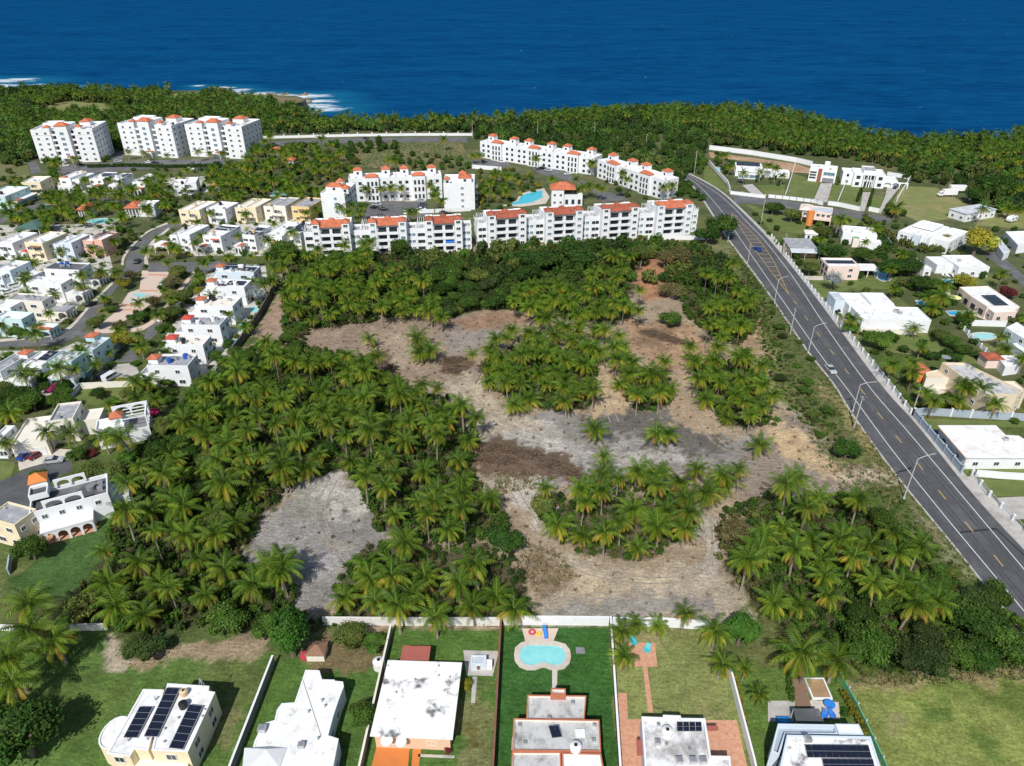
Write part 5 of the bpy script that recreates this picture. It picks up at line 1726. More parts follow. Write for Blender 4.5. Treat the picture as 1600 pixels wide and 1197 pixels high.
B=Bld('pool_house','bluish white house at the right edge beside the pale round pool','house',F)
P=B.poly(lpoly(F,zg((1405,875),(1522,818),(1750,960),(1640,1020)),5),0,5,BLUEW,ROOFW,.2)
B.auto(P,[1.6,3.8],1.4,1.3)
P=B.poly(lpoly(F,zg((1480,1045),(1560,1025),(1700,1130),(1640,1180)),2.6),0,2.6,WHITE,ROOFW,.2)
F=pf(z6((1000,1000)))
B=Bld('beige_villa','beige villa with a long dark cluttered roof, white double garage and orange tiles','house',F)
h=6
P=B.poly(lpoly(F,z6((1085,862),(1222,864),(1596,1040),(1560,1062),(1372,1062),(1245,975)),h),0,h,M('beige_paint',(.66,.56,.40),var=.07),ROOFC,.5,t=.3)
B.auto(P,[1.6,4.5],1.3,1.2,pitch=4.5)
P=B.poly(lpoly(F,z6((985,925),(1070,905),(1130,960),(985,965)),3.3),0,3.3,OFFW,M('beige_paint',()),.2)
a,b_=F.px(z6((985,1000)),0),F.px(z6((1125,1002)),0)
B.win(a,b_,[1.2],5,2.3,us=[.5],kind='garage',name='garage_door',off=.35)
a=F.px(z6((925,985)),0)
B.box(a[0],a[0]+3.5,a[1],a[1]+6,0,2.7,ORANGEW,TILE,.03)
B.hip(a[0],a[0]+3.5,a[1],a[1]+6,2.7,1,TILE)
a=F.px(z6((1375,1150)),0)
B.box(a[0],a[0]+8,a[1],a[1]+5,0,5.4,M('beige_paint',()),OFFW,.3)
B.win(a,(a[0]+8,a[1]),[3.8],1.3,1.1,us=[.2,.75],kind='d')
a=F.px(z6((1350,900)),0)
B.box(a[0],a[0]+4.5,a[1],a[1]+4,0,2.8,PALEPINK,TILED,.03)
B.hip(a[0],a[0]+4.5,a[1],a[1]+4,2.8,1.0,TILED)
x,y=F.px(z6((1105,850)),h)
mb=MB()
mb.cyl(x,y,h-.6,h+.6,.1,n=8)
mb.cyl(x,y,h+.4,h+1.0,.2,1.2,n=16)
mb.build('satellite_dish',ALU,B.r)
for p in((1280,900),(1330,940),(1380,970),(1440,1000),(1250,880)):
 x,y=F.px(z6(p),h)
 B.ac(x,y,h-.5,1)
mb=MB()
for i in range(6):
 x,y=F.px(z6((1290+i*28,960+i*8)),h)
 mb.cyl(x,y,h-.5,h+.9,.05,n=5)
mb.build('roof_railing',ALU,B.r)
F=pf(z6((1420,880)))
B=Bld('garden_annexe','white flat annexe right of the beige villa by the square lawn','house',F)
B.poly(lpoly(F,z6((1425,820),(1540,818),(1590,875),(1480,890)),3),0,3,WHITE,ROOFW,.2)
F=pf(z8((1240,500)))
B=Bld('pink_edged_house','white flat roofed house with a pink roof edge behind the blue grey wall','house',F)
h=3.4
PO=lpoly(F,z8((1076,265),(1415,265),(1476,326),(1560,330),(1640,380),(1640,455),(1242,455)),h)
P=B.poly(inset(PO[::-1]if False else PO,.0),0,h-.3,WHITE,WHITE,.03)
mb=MB()
mb.prism(inset(PO,-.45 if sum(PO[i][0]*PO[(i+1)%7][1]-PO[(i+1)%7][0]*PO[i][1]for i in range(7))>0 else-.45),h-.1,h+.08)
mb.build('roof_slab',M('patched_white_roof',(.79,.785,.76),var=.05,c2=(.6,.56,.5),f2=.6,s2=.35),B.r)
mb=MB()
a,b_=PO[0],PO[-1]
mb.tube([(a[0]-.5,a[1],h),(b_[0]-.5,b_[1]-.4,h)],.16,5)
mb.build('pink_roof_edge',PEACH,B.r)
B.auto(P,[1.5],1.3,1.1,pitch=4.2)
x,y=F.px(z8((1480,355)),h)
B.ac(x,y,h+.08,1.1)
F=pf(z4((1420,1100)))
B=Bld('lane_house','white and grey house half cut by the right edge beside the lane','house',F)
B.poly(lpoly(F,z4((1480,1045),(1640,1040),(1700,1110),(1560,1130)),3.6),0,3.6,WHITE,ROOFW,.2)
B.poly(lpoly(F,z4((1400,1085),(1440,1080),(1510,1165),(1470,1185)),2.8),0,2.8,WHITE,ROOFB,.1)
F=pf(z6((800,200)))
def wall(px,h,t,mat,label,name='garden_wall',cat='wall',capm=None,posts=0,postm=None,posth=.35,pt=.4,z=0.0):
 P=[G(p)for p in px]
 o=P[0]
 T=thing(name,label,cat,(o.x,o.y,0))
 mb,cp_,n=MB(),MB(),len(P)
 off=[]
 for i in range(n):
  u=Vector((0,0,0))
  if i:
   u+=(P[i]-P[i-1]).normalized()
  if i<n-1:
   u+=(P[i+1]-P[i]).normalized()
  u.normalize()
  off.append(Vector((-u.y,u.x,0)))
 for i in range(n-1):
  for mm,tt,z0,z1 in((mb,t,z-.05,h),(cp_,t+.08,h+.002,h+.09)):
   a,b_,s,s2=P[i]-o,P[i+1]-o,off[i]*tt/2,off[i+1]*tt/2
   mm.prism([tuple((a-s)[:2]),tuple((b_-s2)[:2]),tuple((b_+s2)[:2]),tuple((a+s)[:2])],z0,z1)
 mb.build('wall_panel',mat,T)
 cp_.build('coping',capm or mat,T)
 if posts:
  Q=resample(P,posts)
  for q in Q:
   m2=MB()
   x,y=q.x-o.x,q.y-o.y
   m2.box(x-pt/2,x+pt/2,y-pt/2,y+pt/2,0,h+posth)
   m2.prism([(x-pt/2-.06,y-pt/2-.06),(x+pt/2+.06,y-pt/2-.06),(x+pt/2+.06,y+pt/2+.06),(x-pt/2-.06,y+pt/2+.06)],h+posth,h+posth+.1)
   m2.build('post',postm or mat,T)
 return T
def railing(px,h,label,nposts,mat=WHITE,base=.5,basem=WHITE):
 P=resample([G(p)for p in px],nposts)
 o=P[0]
 T=thing('fence',label,'fence',(o.x,o.y,0))
 mb,m3=MB(),MB()
 for a,b_ in zip(P[:-1],P[1:]):
  a,b_=a-o,b_-o
  u=(b_-a).normalized()
  s=Vector((-u.y,u.x,0))*.1
  mb.prism([tuple((a-s)[:2]),tuple((b_-s)[:2]),tuple((b_+s)[:2]),tuple((a+s)[:2])],-.05,base)
  for z in(h,base+.25):
   m3.tube([(a.x,a.y,z),(b_.x,b_.y,z)],.05,4)
  k=max(2,int((b_-a).length/.45))
  for i in range(1,k):
   q=a+(b_-a)*i/k
   m3.tube([(q.x,q.y,base),(q.x,q.y,h)],.035,4)
 mb.build('base_wall',basem,T)
 m3.build('bars',mat,T)
 for q in P:
  m2=MB()
  x,y=q.x-o.x,q.y-o.y
  m2.box(x-.22,x+.22,y-.22,y+.22,0,h+.2)
  m2.build('post',basem,T)
WD=M('dirty_white_wall',(.70,.69,.66),var=.12,c2=(.45,.42,.38),f2=.6,s2=.6)
wall([(429,1036),(367,1197),(335,1285)],1.9,.25,MIDGREY,'long grey wall with white coping between the big lawn and the stepped house',capm=WHITE)
wall([(612,988),(566,1197),(545,1290)],1.9,.25,MIDGREY,'dark wall with pale coping along the left of the stained roof house',capm=OFFW)
wall([(783,975),(771,1197),(765,1290)],2.0,.25,BROWNW,'brown painted wall between the stained roof house and the kidney pool garden')
wall([(953,975),(967,1197),(973,1290)],2.0,.25,BROWNW,'wall with white coping between the kidney pool garden and the brick patio',capm=WHITE)
wall([(1138,1052),(1175,1197),(1190,1270)],1.9,.22,WHITE,'white wall with yellow flowers along the right of the brick patio garden')
wall([(505,976),(640,977),(782,977)],1.8,.25,WD,'white rear wall behind the overhanging palms')
wall([(786,976),(870,976),(951,977)],2.0,.25,WHITE,'white rear wall behind the kidney pool')
wall([(956,978),(1040,979),(1108,984)],2.0,.25,WHITE,'white rear wall behind the brick patio with young palms')
wall(Z('A',(-40,350),(100,350)),1.2,.3,WD,'short pale wall at the left edge behind the palms')
wall(Z('A',(445,350),(675,345)),1.3,.35,WD,'short weathered pale wall by the dirt strip on the big lawn')
wall(Z('D',(440,650),(540,830),(640,1040),(760,1300)),1.3,.12,GREENT,'green mesh fence beside the yellow hedge, bottom right',name='mesh_fence',cat='fence',posts=7,postm=GALV,pt=.12)
railing(WALLW,1.6,'white railed fence with many posts along the main road',38)
wall(WALLB,1.9,.25,GREYB,'blue grey road wall with square posts opposite the bare lot',posts=7)
wall([(1426,650),(1445,648),(1520,653),(1640,660)],2.0,.25,GREYB,'blue grey wall with white post caps running off from the road',posts=8,postm=WHITE)
railing(WALLP,1.5,'open white post fence beside the gated drives at the right edge',6,GALV)
wall(Z('8',(1290,575),(1450,590),(1640,600)),1.7,.2,WHITE,'white wall south of the pink edged house',posts=0)
wall(Z('f',(45,78),(420,125),(815,190),(960,225)),2.6,.3,WHITE,'very long white boundary wall below the coastal palms')
wall(Z('f',(42,205),(60,225),(130,305),(205,385),(228,450)),1.9,.3,WHITE,'white wall sloping down to the road junction')
wall(Z('f',(235,475),(540,512)),1.5,.3,WHITE,'low white wall left of the first drive at the junction',posts=4)
wall(Z('f',(570,505),(720,520),(970,550),(1060,575)),1.5,.3,WHITE,'white front wall with dark openings between the two drives',posts=9,postm=MIDGREY)
wall(Z('f',(815,195),(765,370),(722,505)),1.8,.2,WHITE,'straight white divider wall left of the brick strip house')
wall(Z('f',(1310,275),(1250,410),(1188,560)),1.8,.2,WHITE,'straight white divider wall left of the portico house')
wall(Z('f',(1100,572),(1200,585),(1385,625)),1.9,.3,WHITE,'thick white wall in front of the portico house lawn')
wall(Z('4',(625,915),(690,928)),1.9,.3,WHITE,'short white wall beside the portico house drive')
wall(Z('4',(740,695),(885,720),(800,858)),2.0,.25,WHITE,'white wall round the right side of the portico house')
wall(Z('6',(700,60),(770,150)),1.8,.15,GREYB,'grey fence behind the white two level house')
wall(Z('6',(530,660),(900,664)),1.5,.2,OFFW,'cream garden wall along the wide white villa')
wall(Z('6',(1195,632),(1480,640)),1.9,.25,WHITE,'white wall behind the pale round pool')
railing(Z('6',(1195,640),(1290,740),(1410,860)),1.4,'slanting white railing left of the pale round pool',9)
wall(Z('5',(525,998),(640,880),(765,765)),2.1,.25,M('teal_wall',(.20,.32,.33),var=.1),'teal wall beside the aqua corner house')
wall(Z('5',(500,1028),(780,1015),(1040,1008)),1.7,.25,OFFW,'cream wall along the top of the small rear lawn')
wall(Z('5',(445,1090),(500,1030)),1.7,.25,GREYB,'grey side wall at the left of the small rear lawn')
wall(Z('d',(1352,235),(1175,560),(1045,740),(925,905)),2.6,.3,M('dark_block_wall',(.10,.09,.085),var=.3,c2=(.2,.18,.16),f2=.58),'dark block wall between the estate pools and the palm lot')
wall([(398,217),(480,215),(560,213),(650,212),(738,212)],1.5,.3,WHITE,'white roadside wall with regular pillars below the coastal wood',posts=16,posth=1.0,pt=.6)
wall([(1012,374),(1107,375)],1.8,.3,WHITE,'white wall at the foot of the front apartment row beside the road tree')
wall(Z('2',(920,935),(1150,925),(1340,915)),1.6,.3,WHITE,'white wall between the courtyard and the front apartment row')
wall(Z('2',(1335,650),(1530,665)),2.0,.3,WHITE,'white retaining wall below the far car park')
wall(Z('7',(75,1095),(60,1190)),1.5,.2,GREYB,'short grey wall at the left edge of the dark lawn')
def pool(px,label,water=POOLW,rim=.45,rimm=None,step=True,h=.16):
 w_=wpoly(px)
 c=np.mean(np.array(w_),0)
 T=thing('swimming_pool',label,'pool',(c[0],c[1],0))
 L=[(x-c[0],y-c[1])for x,y in w_]
 A=sum(L[i][0]*L[(i+1)%len(L)][1]-L[(i+1)%len(L)][0]*L[i][1]for i in range(len(L)))
 if A<0:
  L=L[::-1]
 O=inset(L,-rim)
 mb=MB()
 mb.ring(O,L,-.02,h)
 for i in range(len(L)):
  a,b_=L[i],L[(i+1)%len(L)]
  mb.face([(*b_,h),(*a,h),(*a,0),(*b_,0)])
 mb.build('coping',rimm or PAVE,T)
 mb=MB()
 mb.face([(*p,h-.09)for p in L])
 mb.build('water',water,T)
 avoid([(x+c[0],y+c[1])for x,y in O])
 return T
def ell(c,rx,ry,n=18,rot=0):
 return[(c[0]+rx*math.cos(a)*math.cos(rot)-ry*math.sin(a)*math.sin(rot),c[1]+ry*math.sin(a)*math.cos(rot)+rx*math.cos(a)*math.sin(rot))for a in[2*math.pi*k/n for k in range(n)]]
KID=[(48,505),(52,475),(75,455),(110,447),(160,447),(220,449),(270,450),(310,462),(328,485),(332,515),(325,545),(305,565),(275,571),(240,567),(215,555),(190,553),(165,560),(140,570),(100,570),(70,558),(52,535)]
pool(Z('C',*KID),'kidney shaped pool with a broad cream rim in the bright green garden',rim=.95,rimm=PAVE)
pool(z6(*ell((715,322),52,32,18,.35)),'blue oval pool beside the pale pink house',POOLB,.5)
pool(z6((925,480),(975,478),(1000,500),(998,528),(970,520),(935,500)),'small bright blue pool behind the wide white villa',POOLB)
pool(zg((735,378),(880,380),(920,395),(900,418),(770,415)),'teal pool with white loungers below the lane house',POOLB)
pool(zg((790,712),(900,705),(960,725),(940,755),(830,750)),'blue pool with an uneven outline left of the green awning house',POOLB)
pool(zg(*ell((1165,970),135,36,22)),'pale turquoise oval pool inside white paving at the right',M('pale_pool_water',(.35,.66,.66),rough=.06,var=.1),.5)
pool(zd((1085,452),(1165,452),(1150,500),(1105,505)),'small turquoise pool topmost behind the estate edge houses')
pool(zd((1000,605),(1078,620),(1035,678),(960,675)),'turquoise pool with dark deck at the middle of the estate edge')
pool(zd((900,748),(995,748),(975,778),(880,778)),'narrow blue pool lowest behind the estate edge houses',POOLB)
pool(za((880,775),(960,748),(1100,740),(1240,750),(1170,790),(1000,800)),'long turquoise estate pool before the clubhouse')
pool(zc((1260,210),(1330,195),(1500,205),(1440,235),(1290,245)),'turquoise pool in the garden above the cream houses')
pool(Z('3',(-40,880),(40,855),(60,820),(130,800),(190,788),(190,835),(120,865),(30,878)),'large freeform lagoon pool between the apartment rows',M('lagoon_water',(.06,.50,.62),rough=.06,var=.15))
pool(za((395,640),(480,600),(590,598),(520,640),(440,655)),'dark ornamental pond left of the clubhouse',POND,.3)
pool(Z('5',*ell((872,446),40,14,16)),'round turquoise fountain basin in the middle of the plaza',M('fountain_water',(.3,.6,.6),rough=.1),.3,PLAZA)
pool(zf(*ell((130,255),30,18,14)),'tiny blue pool beside the long low white house')
CARC={}
CARCOL={'white':(.72,.72,.72),'silver':(.42,.44,.46),'black':(.012,.012,.014),'blue':(.012,.05,.32),'red':(.16,.012,.02),'grey':(.12,.125,.13),'dark blue':(.015,.03,.09)}
def car(p,ang,colr,label,kind='car',name='parked_car',group=None,z=0.02):
 c=G(p)
 T=thing(name,label,'van' if kind=='van' else 'car',(c.x,c.y,z),math.radians(ang),group)
 pm=M(colr.replace(' ','_')+'_car_paint',CARCOL[colr],rough=.25,var=.03,spec=.6)
 key=kind
 if key not in CARC:
  if kind=='van':
   prof=[(-2.4,.35),(-2.4,1.0),(-2.35,1.95),(1.2,1.95),(1.75,1.2),(2.4,1.0),(2.45,.35)]
   cab=[(-2.1,1.25),(-2.1,1.8),(1.05,1.8),(1.5,1.25)]
   W=.95
  else:
   prof=[(-2.2,.35),(-2.25,.8),(-2.1,.98),(-1.5,1.0),(1.0,.98),(1.9,.88),(2.2,.7),(2.2,.35)]
   cab=[(-1.75,.98),(-1.15,1.44),(.25,1.46),(1.05,.98)]
   W=.88
  out={}
  mb=MB()
  n=len(prof)
  sec=[(-W,.93),(-W+.1,1.0),(W-.1,1.0),(W,.93)]
  for(ya,sa),(yb,sb)in zip(sec[:-1],sec[1:]):
   for i in range(n):
    j=(i+1)%n
    mb.face([(prof[i][0]*sa,ya,prof[i][1]),(prof[j][0]*sa,ya,prof[j][1]),(prof[j][0]*sb,yb,prof[j][1]),(prof[i][0]*sb,yb,prof[i][1])])
  mb.face([(x*.93,-W,z_)for x,z_ in prof])
  mb.face([(x*.93,W,z_)for x,z_ in prof])
  if kind!='van':
   for s in(-1,1):
    pass
   mb.box(-1.1,.2,-W+.14,W-.14,1.40,1.49)
  out['body']=(mb,0)
  mb=MB()
  m=W-.1 if kind!='van' else W+.012
  a=[(x,-m,z_)for x,z_ in cab]
  b_=[(x,m,z_)for x,z_ in cab]
  if kind!='van':
   a=[(x,-m if z_<1.2 else-m+.12,z_)for x,z_ in cab]
   b_=[(x,m if z_<1.2 else m-.12,z_)for x,z_ in cab]
  mb.face(a)
  mb.face(b_)
  for i in range(4):
   j=(i+1)%4
   mb.face([a[i],a[j],b_[j],b_[i]])
  out['windows']=(mb,1)
  CARC[key]=out
 for nm,(mb,k)in CARC[key].items():
  mb.build(nm,pm if k==0 else GLASS,T)
 for x in(-1.4,1.4):
  for y in(-.8,.8):
   if 'wheel' not in CARC:
    mb=MB()
    for k in range(12):
     pass
    n=12
    for yy0,yy1,r,m in((-.11,.11,.33,0),(-.115,.115,.19,1)):
     ring=[(r*math.cos(2*math.pi*k/n),r*math.sin(2*math.pi*k/n))for k in range(n)]
     mb.face([(a,yy0,b_)for a,b_ in ring],m)
     mb.face([(a,yy1,b_)for a,b_ in ring],m)
     for k in range(n):
      j=(k+1)%n
      mb.face([(ring[k][0],yy0,ring[k][1]),(ring[j][0],yy0,ring[j][1]),(ring[j][0],yy1,ring[j][1]),(ring[k][0],yy1,ring[k][1])],m)
    o=mb.build('wheel',[RUBBER,ALU],T,(x,y,.33))
    CARC['wheel']=o.data
   else:
    link('wheel',CARC['wheel'],T,(x,y,.33))
 for y in(-.62,.62):
  if 'lamp' not in CARC:
   mb=MB()
   mb.box(-.06,.06,-.18,.18,-.07,.07)
   o=mb.build('headlight',M('headlight_glass',(.8,.8,.78),rough=.1),T,(2.15 if kind!='van' else 2.42,y,.68))
   CARC['lamp']=o.data
  else:
   link('headlight',CARC['lamp'],T,(2.15 if kind!='van' else 2.42,y,.68))
 return T
car((1183,391),105,'blue','bright blue car driving beside the yellow hatching',name='moving_car')
car((1297,580),-85,'silver','silver white car driving on the main road below the lamp posts',name='moving_car')
car(Z('7',(175,455)),60,'blue','dark blue car parked left of the dark red one')
car(Z('7',(238,450)),60,'red','dark red car parked before the double garage')
car(Z('7',(338,487)),12,'silver','silver car parked at the kerb of the cul-de-sac')
car(Z('5',(695,965)),70,'white','white van parked on the drive by the small rear lawn','van','parked_van')
car(Z('5',(655,950)),70,'dark blue','dark car half hidden beside the white van')
car(Z('5',(575,508)),60,'black','black car parked at the lower end of the plaza street')
car(Z('5',(860,240)),95,'black','black car parked at the top of the plaza street')
car(Z('5',(835,160)),70,'grey','grey car parked where the street bends to the clubhouse')
car(Z('b',(95,450)),50,'white','white car parked lower of the two behind the plaza street houses')
car(Z('b',(165,390)),50,'white','white van parked upper behind the plaza street houses','van','parked_van')
car(Z('6',(530,575)),10,'white','white car parked under the car port of the wide villa')
car(Z('6',(525,545)),10,'white','second white car, further in under the villa car port')
car(Z('6',(445,548)),20,'black','black car parked outside the wide white villa')
car(Z('4',(790,775)),60,'dark blue','dark blue car on the drive beside the portico house')
car(Z('1',(405,640)),20,'white','white car at the left end of the tower car park')
car(Z('1',(508,632)),20,'black','black car beside the leftmost tower entrance')
car(Z('1',(738,612)),20,'silver','silver car between the left and middle towers')
car(Z('1',(935,618)),5,'white','white car below the middle tower')
car(Z('1',(968,620)),5,'black','black car below the middle tower beside the white one')
car(Z('1',(1205,628)),10,'grey','grey car left of the right tower entrance')
car(Z('1',(1188,662)),10,'white','white car in the front row of the tower car park')
car(Z('1',(1262,664)),10,'black','black car in the front row of the tower car park')
car(Z('1',(1490,640)),10,'dark blue','dark car at the right end of the tower car park')
car(Z('h',(690,380)),5,'silver','silver car topmost in the left row of the courtyard car park')
car(Z('h',(670,405)),5,'black','black car second in the left row of the courtyard car park')
car(Z('h',(745,420)),0,'black','black car standing out in the courtyard car park')
car(Z('h',(720,470)),0,'grey','grey car lowest in the courtyard car park')
for k,(x,y,cl,lb)in enumerate(((1060,350,'silver','silver car topmost in the right row of the courtyard'),(1070,380,'black','black car second in the right row of the courtyard'),(1065,400,'dark blue','dark blue car third in the right row of the courtyard'),(1060,420,'white','white car lowest in the right row of the courtyard'),(1245,448,'grey','grey car under the courtyard front wall'))):
 car(Z('h',(x,y)),4,cl,lb)
car(Z('3',(195,655)),-25,'black','black car in the car park of the far apartments')
car(Z('3',(228,668)),-25,'silver','silver car next to the black one at the far apartments')
car(Z('3',(350,690)),20,'white','white car under palms at the far apartments')
car(Z('3',(680,820)),10,'black','large black car on the drive behind the front apartment row')
car(Z('2',(1420,610)),-20,'grey','grey car at the left of the far car park')
car(Z('2',(1530,615)),-20,'white','white car at the left of the far car park')
car(Z('2',(685,468)),2,'black','black car on the coast road by the pillared wall',name='moving_car')
car(Z('f',(330,375)),-20,'black','black car before the long low white house')
car(Z('8',(1060,330)),80,'dark blue','dark blue car parked in the side passage of the pink edged house')
car(Z('5',(1022,600)),80,'white','small white car parked beside the plaza trees')
def box_truck(p,ang,L,label,cabin=True):
 c=G(p)
 T=thing('box_truck' if cabin else 'box_trailer',label,'truck' if cabin else 'trailer',(c.x,c.y,.02),math.radians(ang))
 mb=MB()
 mb.box(-L/2,L/2,-1.2,1.2,.95,3.5)
 mb.build('cargo_box',M('truck_white',(.78,.78,.78),var=.04),T)
 if cabin:
  mb=MB()
  x0=-L/2-.1
  pr=[(x0,.6),(x0,2.5),(x0-.9,2.4),(x0-1.35,1.5),(x0-1.9,1.3),(x0-1.95,.6)]
  for i in range(6):
   j=(i+1)%6
   mb.face([(pr[i][0],-1.05,pr[i][1]),(pr[j][0],-1.05,pr[j][1]),(pr[j][0],1.05,pr[j][1]),(pr[i][0],1.05,pr[i][1])])
  mb.face([(x,-1.05,z)for x,z in pr])
  mb.face([(x,1.05,z)for x,z in pr])
  mb.build('cab',M('truck_white',()),T)
  mb=MB()
  mb.face([(x0-.93,-.95,2.3),(x0-1.34,-.95,1.55),(x0-1.34,.95,1.55),(x0-.93,.95,2.3)])
  for y in(-1.06,1.06):
   mb.face([(x0-.2,y,1.6),(x0-.2,y,2.3),(x0-.85,y,2.3),(x0-1.2,y,1.6)])
  mb.build('windscreen',GLASS,T)
 for x in([-L/2-1.2]if cabin else[])+[L/2-1.2,L/2-2.2]:
  for y in(-1.0,1.0):
   link('wheel',CARC['wheel'],T,(x,y,.45)).scale=(1.4,1.4,1.4)
 mb=MB()
 mb.box(-L/2,L/2,-.5,.5,.5,.949)
 mb.build('chassis',MIDGREY,T)
box_truck(z4((1125,825)),2,7,'white box truck standing in front of a longer trailer on the field')
box_truck(z4((1200,800)),-3,12,'long white trailer behind the box truck on the field',False)
box_truck(z4((1283,862)),-40,5,'short white trailer beside the blue grey metal roof',False)
def camper(p,ang,label):
 c=G(p)
 T=thing('camper_trailer',label,'camper',(c.x,c.y,.02),math.radians(ang))
 pr=[(-2.6,.7),(-2.8,1.6),(-2.3,2.7),(2.0,2.8),(2.6,2.0),(2.5,.7)]
 mb=MB()
 for i in range(6):
  j=(i+1)%6
  mb.face([(pr[i][0],-1.1,pr[i][1]),(pr[j][0],-1.1,pr[j][1]),(pr[j][0],1.1,pr[j][1]),(pr[i][0],1.1,pr[i][1])])
 mb.face([(x,-1.1,z)for x,z in pr])
 mb.face([(x,1.1,z)for x,z in pr])
 mb.build('body',M('camper_white',(.74,.76,.77),var=.05),T)
 for y,a in((-1.1,0),(1.1,math.pi)):
  for x in(-1.4,1.2):
   link('window',win_mesh(.9,.7,'d'),T,(x,y,1.8),a)
  link('wheel',CARC['wheel'],T,(0,y*.9,.36))
camper(z4((1515,985)),30,'pale camper trailer standing alone on the field at the right')
def pole(base,top,label,kind='utility',arm=None):
 b=G(base)
 h=height_at(base,top[1])
 nm='street_lamp' if kind=='lamp' else 'utility_pole'
 T=thing(nm,label,'street lamp' if kind=='lamp' else 'utility pole',(b.x,b.y,0))
 h=min(max(h,6),14)
 if kind=='lamp':
  mb=MB()
  mb.cyl(0,0,0,.35,.24,n=8)
  mb.cyl(0,0,.35,h,.13,.08,n=8)
  mb.build('mast',GALV,T)
  q=G(arm,h+.4)
  e=Vector((q.x-b.x,q.y-b.y,h+.4))
  L=Vector((e.x,e.y,0)).length
  e=Vector((e.x/L*min(L,3.6),e.y/L*min(L,3.6),h+.45))
  mb=MB()
  mb.tube([(0,0,h-.1),(e.x*.45,e.y*.45,h+.35),tuple(e)],.07,6)
  mb.build('arm',GALV,T)
  mb=MB()
  u=Vector((e.x,e.y,0)).normalized()
  v=Vector((-u.y,u.x,0))
  pts=[e+u*a+v*c_ for a,c_ in((-.1,-.16),(.75,-.2),(.75,.2),(-.1,.16))]
  mb.prism([tuple(p[:2])for p in pts],h+.38,h+.56)
  mb.build('lamp_head',ALU,T)
 else:
  mb=MB()
  mb.cyl(0,0,0,h,.19,.12,n=8)
  mb.build('shaft',WOODP,T)
  mb=MB()
  mb.box(-.05,.05,-.9,.9,h-.75,h-.62)
  mb.build('crossarm',WOODP,T)
  mb=MB()
  for y in(-.8,0.35,.8):
   mb.cyl(0,y,h-.62,h-.42,.06,n=6)
  mb.build('insulators',GALV,T)
  if arm=='transformer':
   mb=MB()
   mb.cyl(.35,0,h-2.6,h-1.6,.28,n=10)
   mb.build('transformer',GALV,T)
 return T
pole((1412,779),(1434,717),'street lamp nearest the camera, at the lower end of the bare lot','lamp',(1462,709))
pole(Z('8',(528,170)),Z('6',(565,1000)),'street lamp beside a utility pole half way along the road','lamp',Z('6',(675,985)))
pole(Z('6',(250,805)),Z('6',(290,640)),'street lamp leaning over the road above the silver car','lamp',Z('6',(375,615)))
pole(Z('6',(40,480)),Z('6',(65,345)),'street lamp next to the end of the yellow hatching','lamp',Z('6',(150,320)))
pole(Z('3',(1345,1110)),Z('3',(1360,940)),'street lamp in front of the big roadside tree','lamp',Z('3',(1410,955)))
pole(Z('8',(533,278)),Z('8',(585,75)),'utility pole on the verge next to the middle street lamp')
pole(Z('6',(137,688)),Z('6',(160,525)),'utility pole on the grass verge above the third lamp')
pole((1168,411),(1171,382),'short utility pole at the verge beside the blue car')
pole(Z('6',(450,665)),Z('6',(482,500)),'utility pole at the white fence by the wide villa')
pole(Z('6',(912,1140)),Z('6',(955,1035)),'utility pole at the end of the blue grey wall',arm='transformer')
pole(Z('6',(90,200)),Z('6',(110,60)),'utility pole beside the mottled grey roof')
pole(Z('3',(1550,1000)),Z('3',(1568,845)),'utility pole at the side street lawn')
pole(Z('3',(1136,682)),Z('3',(1150,540)),'utility pole at the road bend beside the long wall')
for k,(x,y0,y1,lb)in enumerate(((834,530,435,'utility pole below the coastal wood, rightmost of the three'),(511,492,368,'utility pole behind the far apartments, middle of the three'),(159,472,343,'utility pole behind the far apartments, left of the three'))):
 pole(Z('3',(x,y0)),Z('3',(x,y1)),lb)
pole(Z('2',(1350,460)),Z('2',(1352,350)),'utility pole left of the far apartments on the coast road')
pole(Z('1',(58,500)),Z('1',(38,425)),'thin utility pole on the left field before the coast')
def chair(p,ang,mat,label,name='garden_chair',s=1.0,group=None):
 c=G(p)
 T=thing(name,label,'chair',(c.x,c.y,.03),math.radians(ang),group)
 mb=MB()
 mb.face([(-.3*s,-.35*s,.36*s),(.3*s,-.35*s,.36*s),(.3*s,.25*s,.28*s),(-.3*s,.25*s,.28*s)])
 mb.box(-.3*s,.3*s,-.35*s,.25*s,.24*s,.28*s)
 mb.build('seat',mat,T)
 mb=MB()
 for k in range(5):
  x=(-.3+k*.125)*s
  b0=[(x,.25*s,.28*s),(x+.1*s,.25*s,.28*s),(x+.1*s,.6*s,1.05*s),(x,.6*s,1.05*s)]
  mb.face(b0)
  mb.face([(a,b_+.03,c_)for a,b_,c_ in b0])
 mb.build('backrest',mat,T)
 for x in(-.36,.36):
  mb=MB()
  mb.box((x-.06)*s,(x+.06)*s,-.4*s,.35*s,.5*s,.54*s)
  mb.build('armrest',mat,T)
  for y in(-.35,.3):
   mb=MB()
   mb.box((x-.035)*s,(x+.035)*s,(y-.035)*s,(y+.035)*s,0,.5*s)
   mb.build('leg',mat,T)
chair(Z('C',(758,438)),20,CYAN,'cyan slatted garden chair at the top left of the brick patio',s=1.25)
chair(Z('C',(840,482)),-30,CYAN,'cyan slatted garden chair in the middle of the brick patio',s=1.25)
chair(Z('D',(395,888)),10,BLUEP,'blue garden chair at the right of the paved terrace, lower one',s=1.1)
chair(Z('D',(350,892)),-20,BLUEP,'blue garden chair beside the dark shade roof on the terrace',s=1.1)
def table(p,mat,label,r=.75):
 c=G(p)
 T=thing('round_table',label,'table',(c.x,c.y,.03))
 mb=MB()
 mb.cyl(0,0,.7,.76,r,n=16)
 mb.build('table_top',mat,T)
 mb=MB()
 mb.cyl(0,0,0,.7,.09,n=8)
 mb.build('leg',GALV,T)
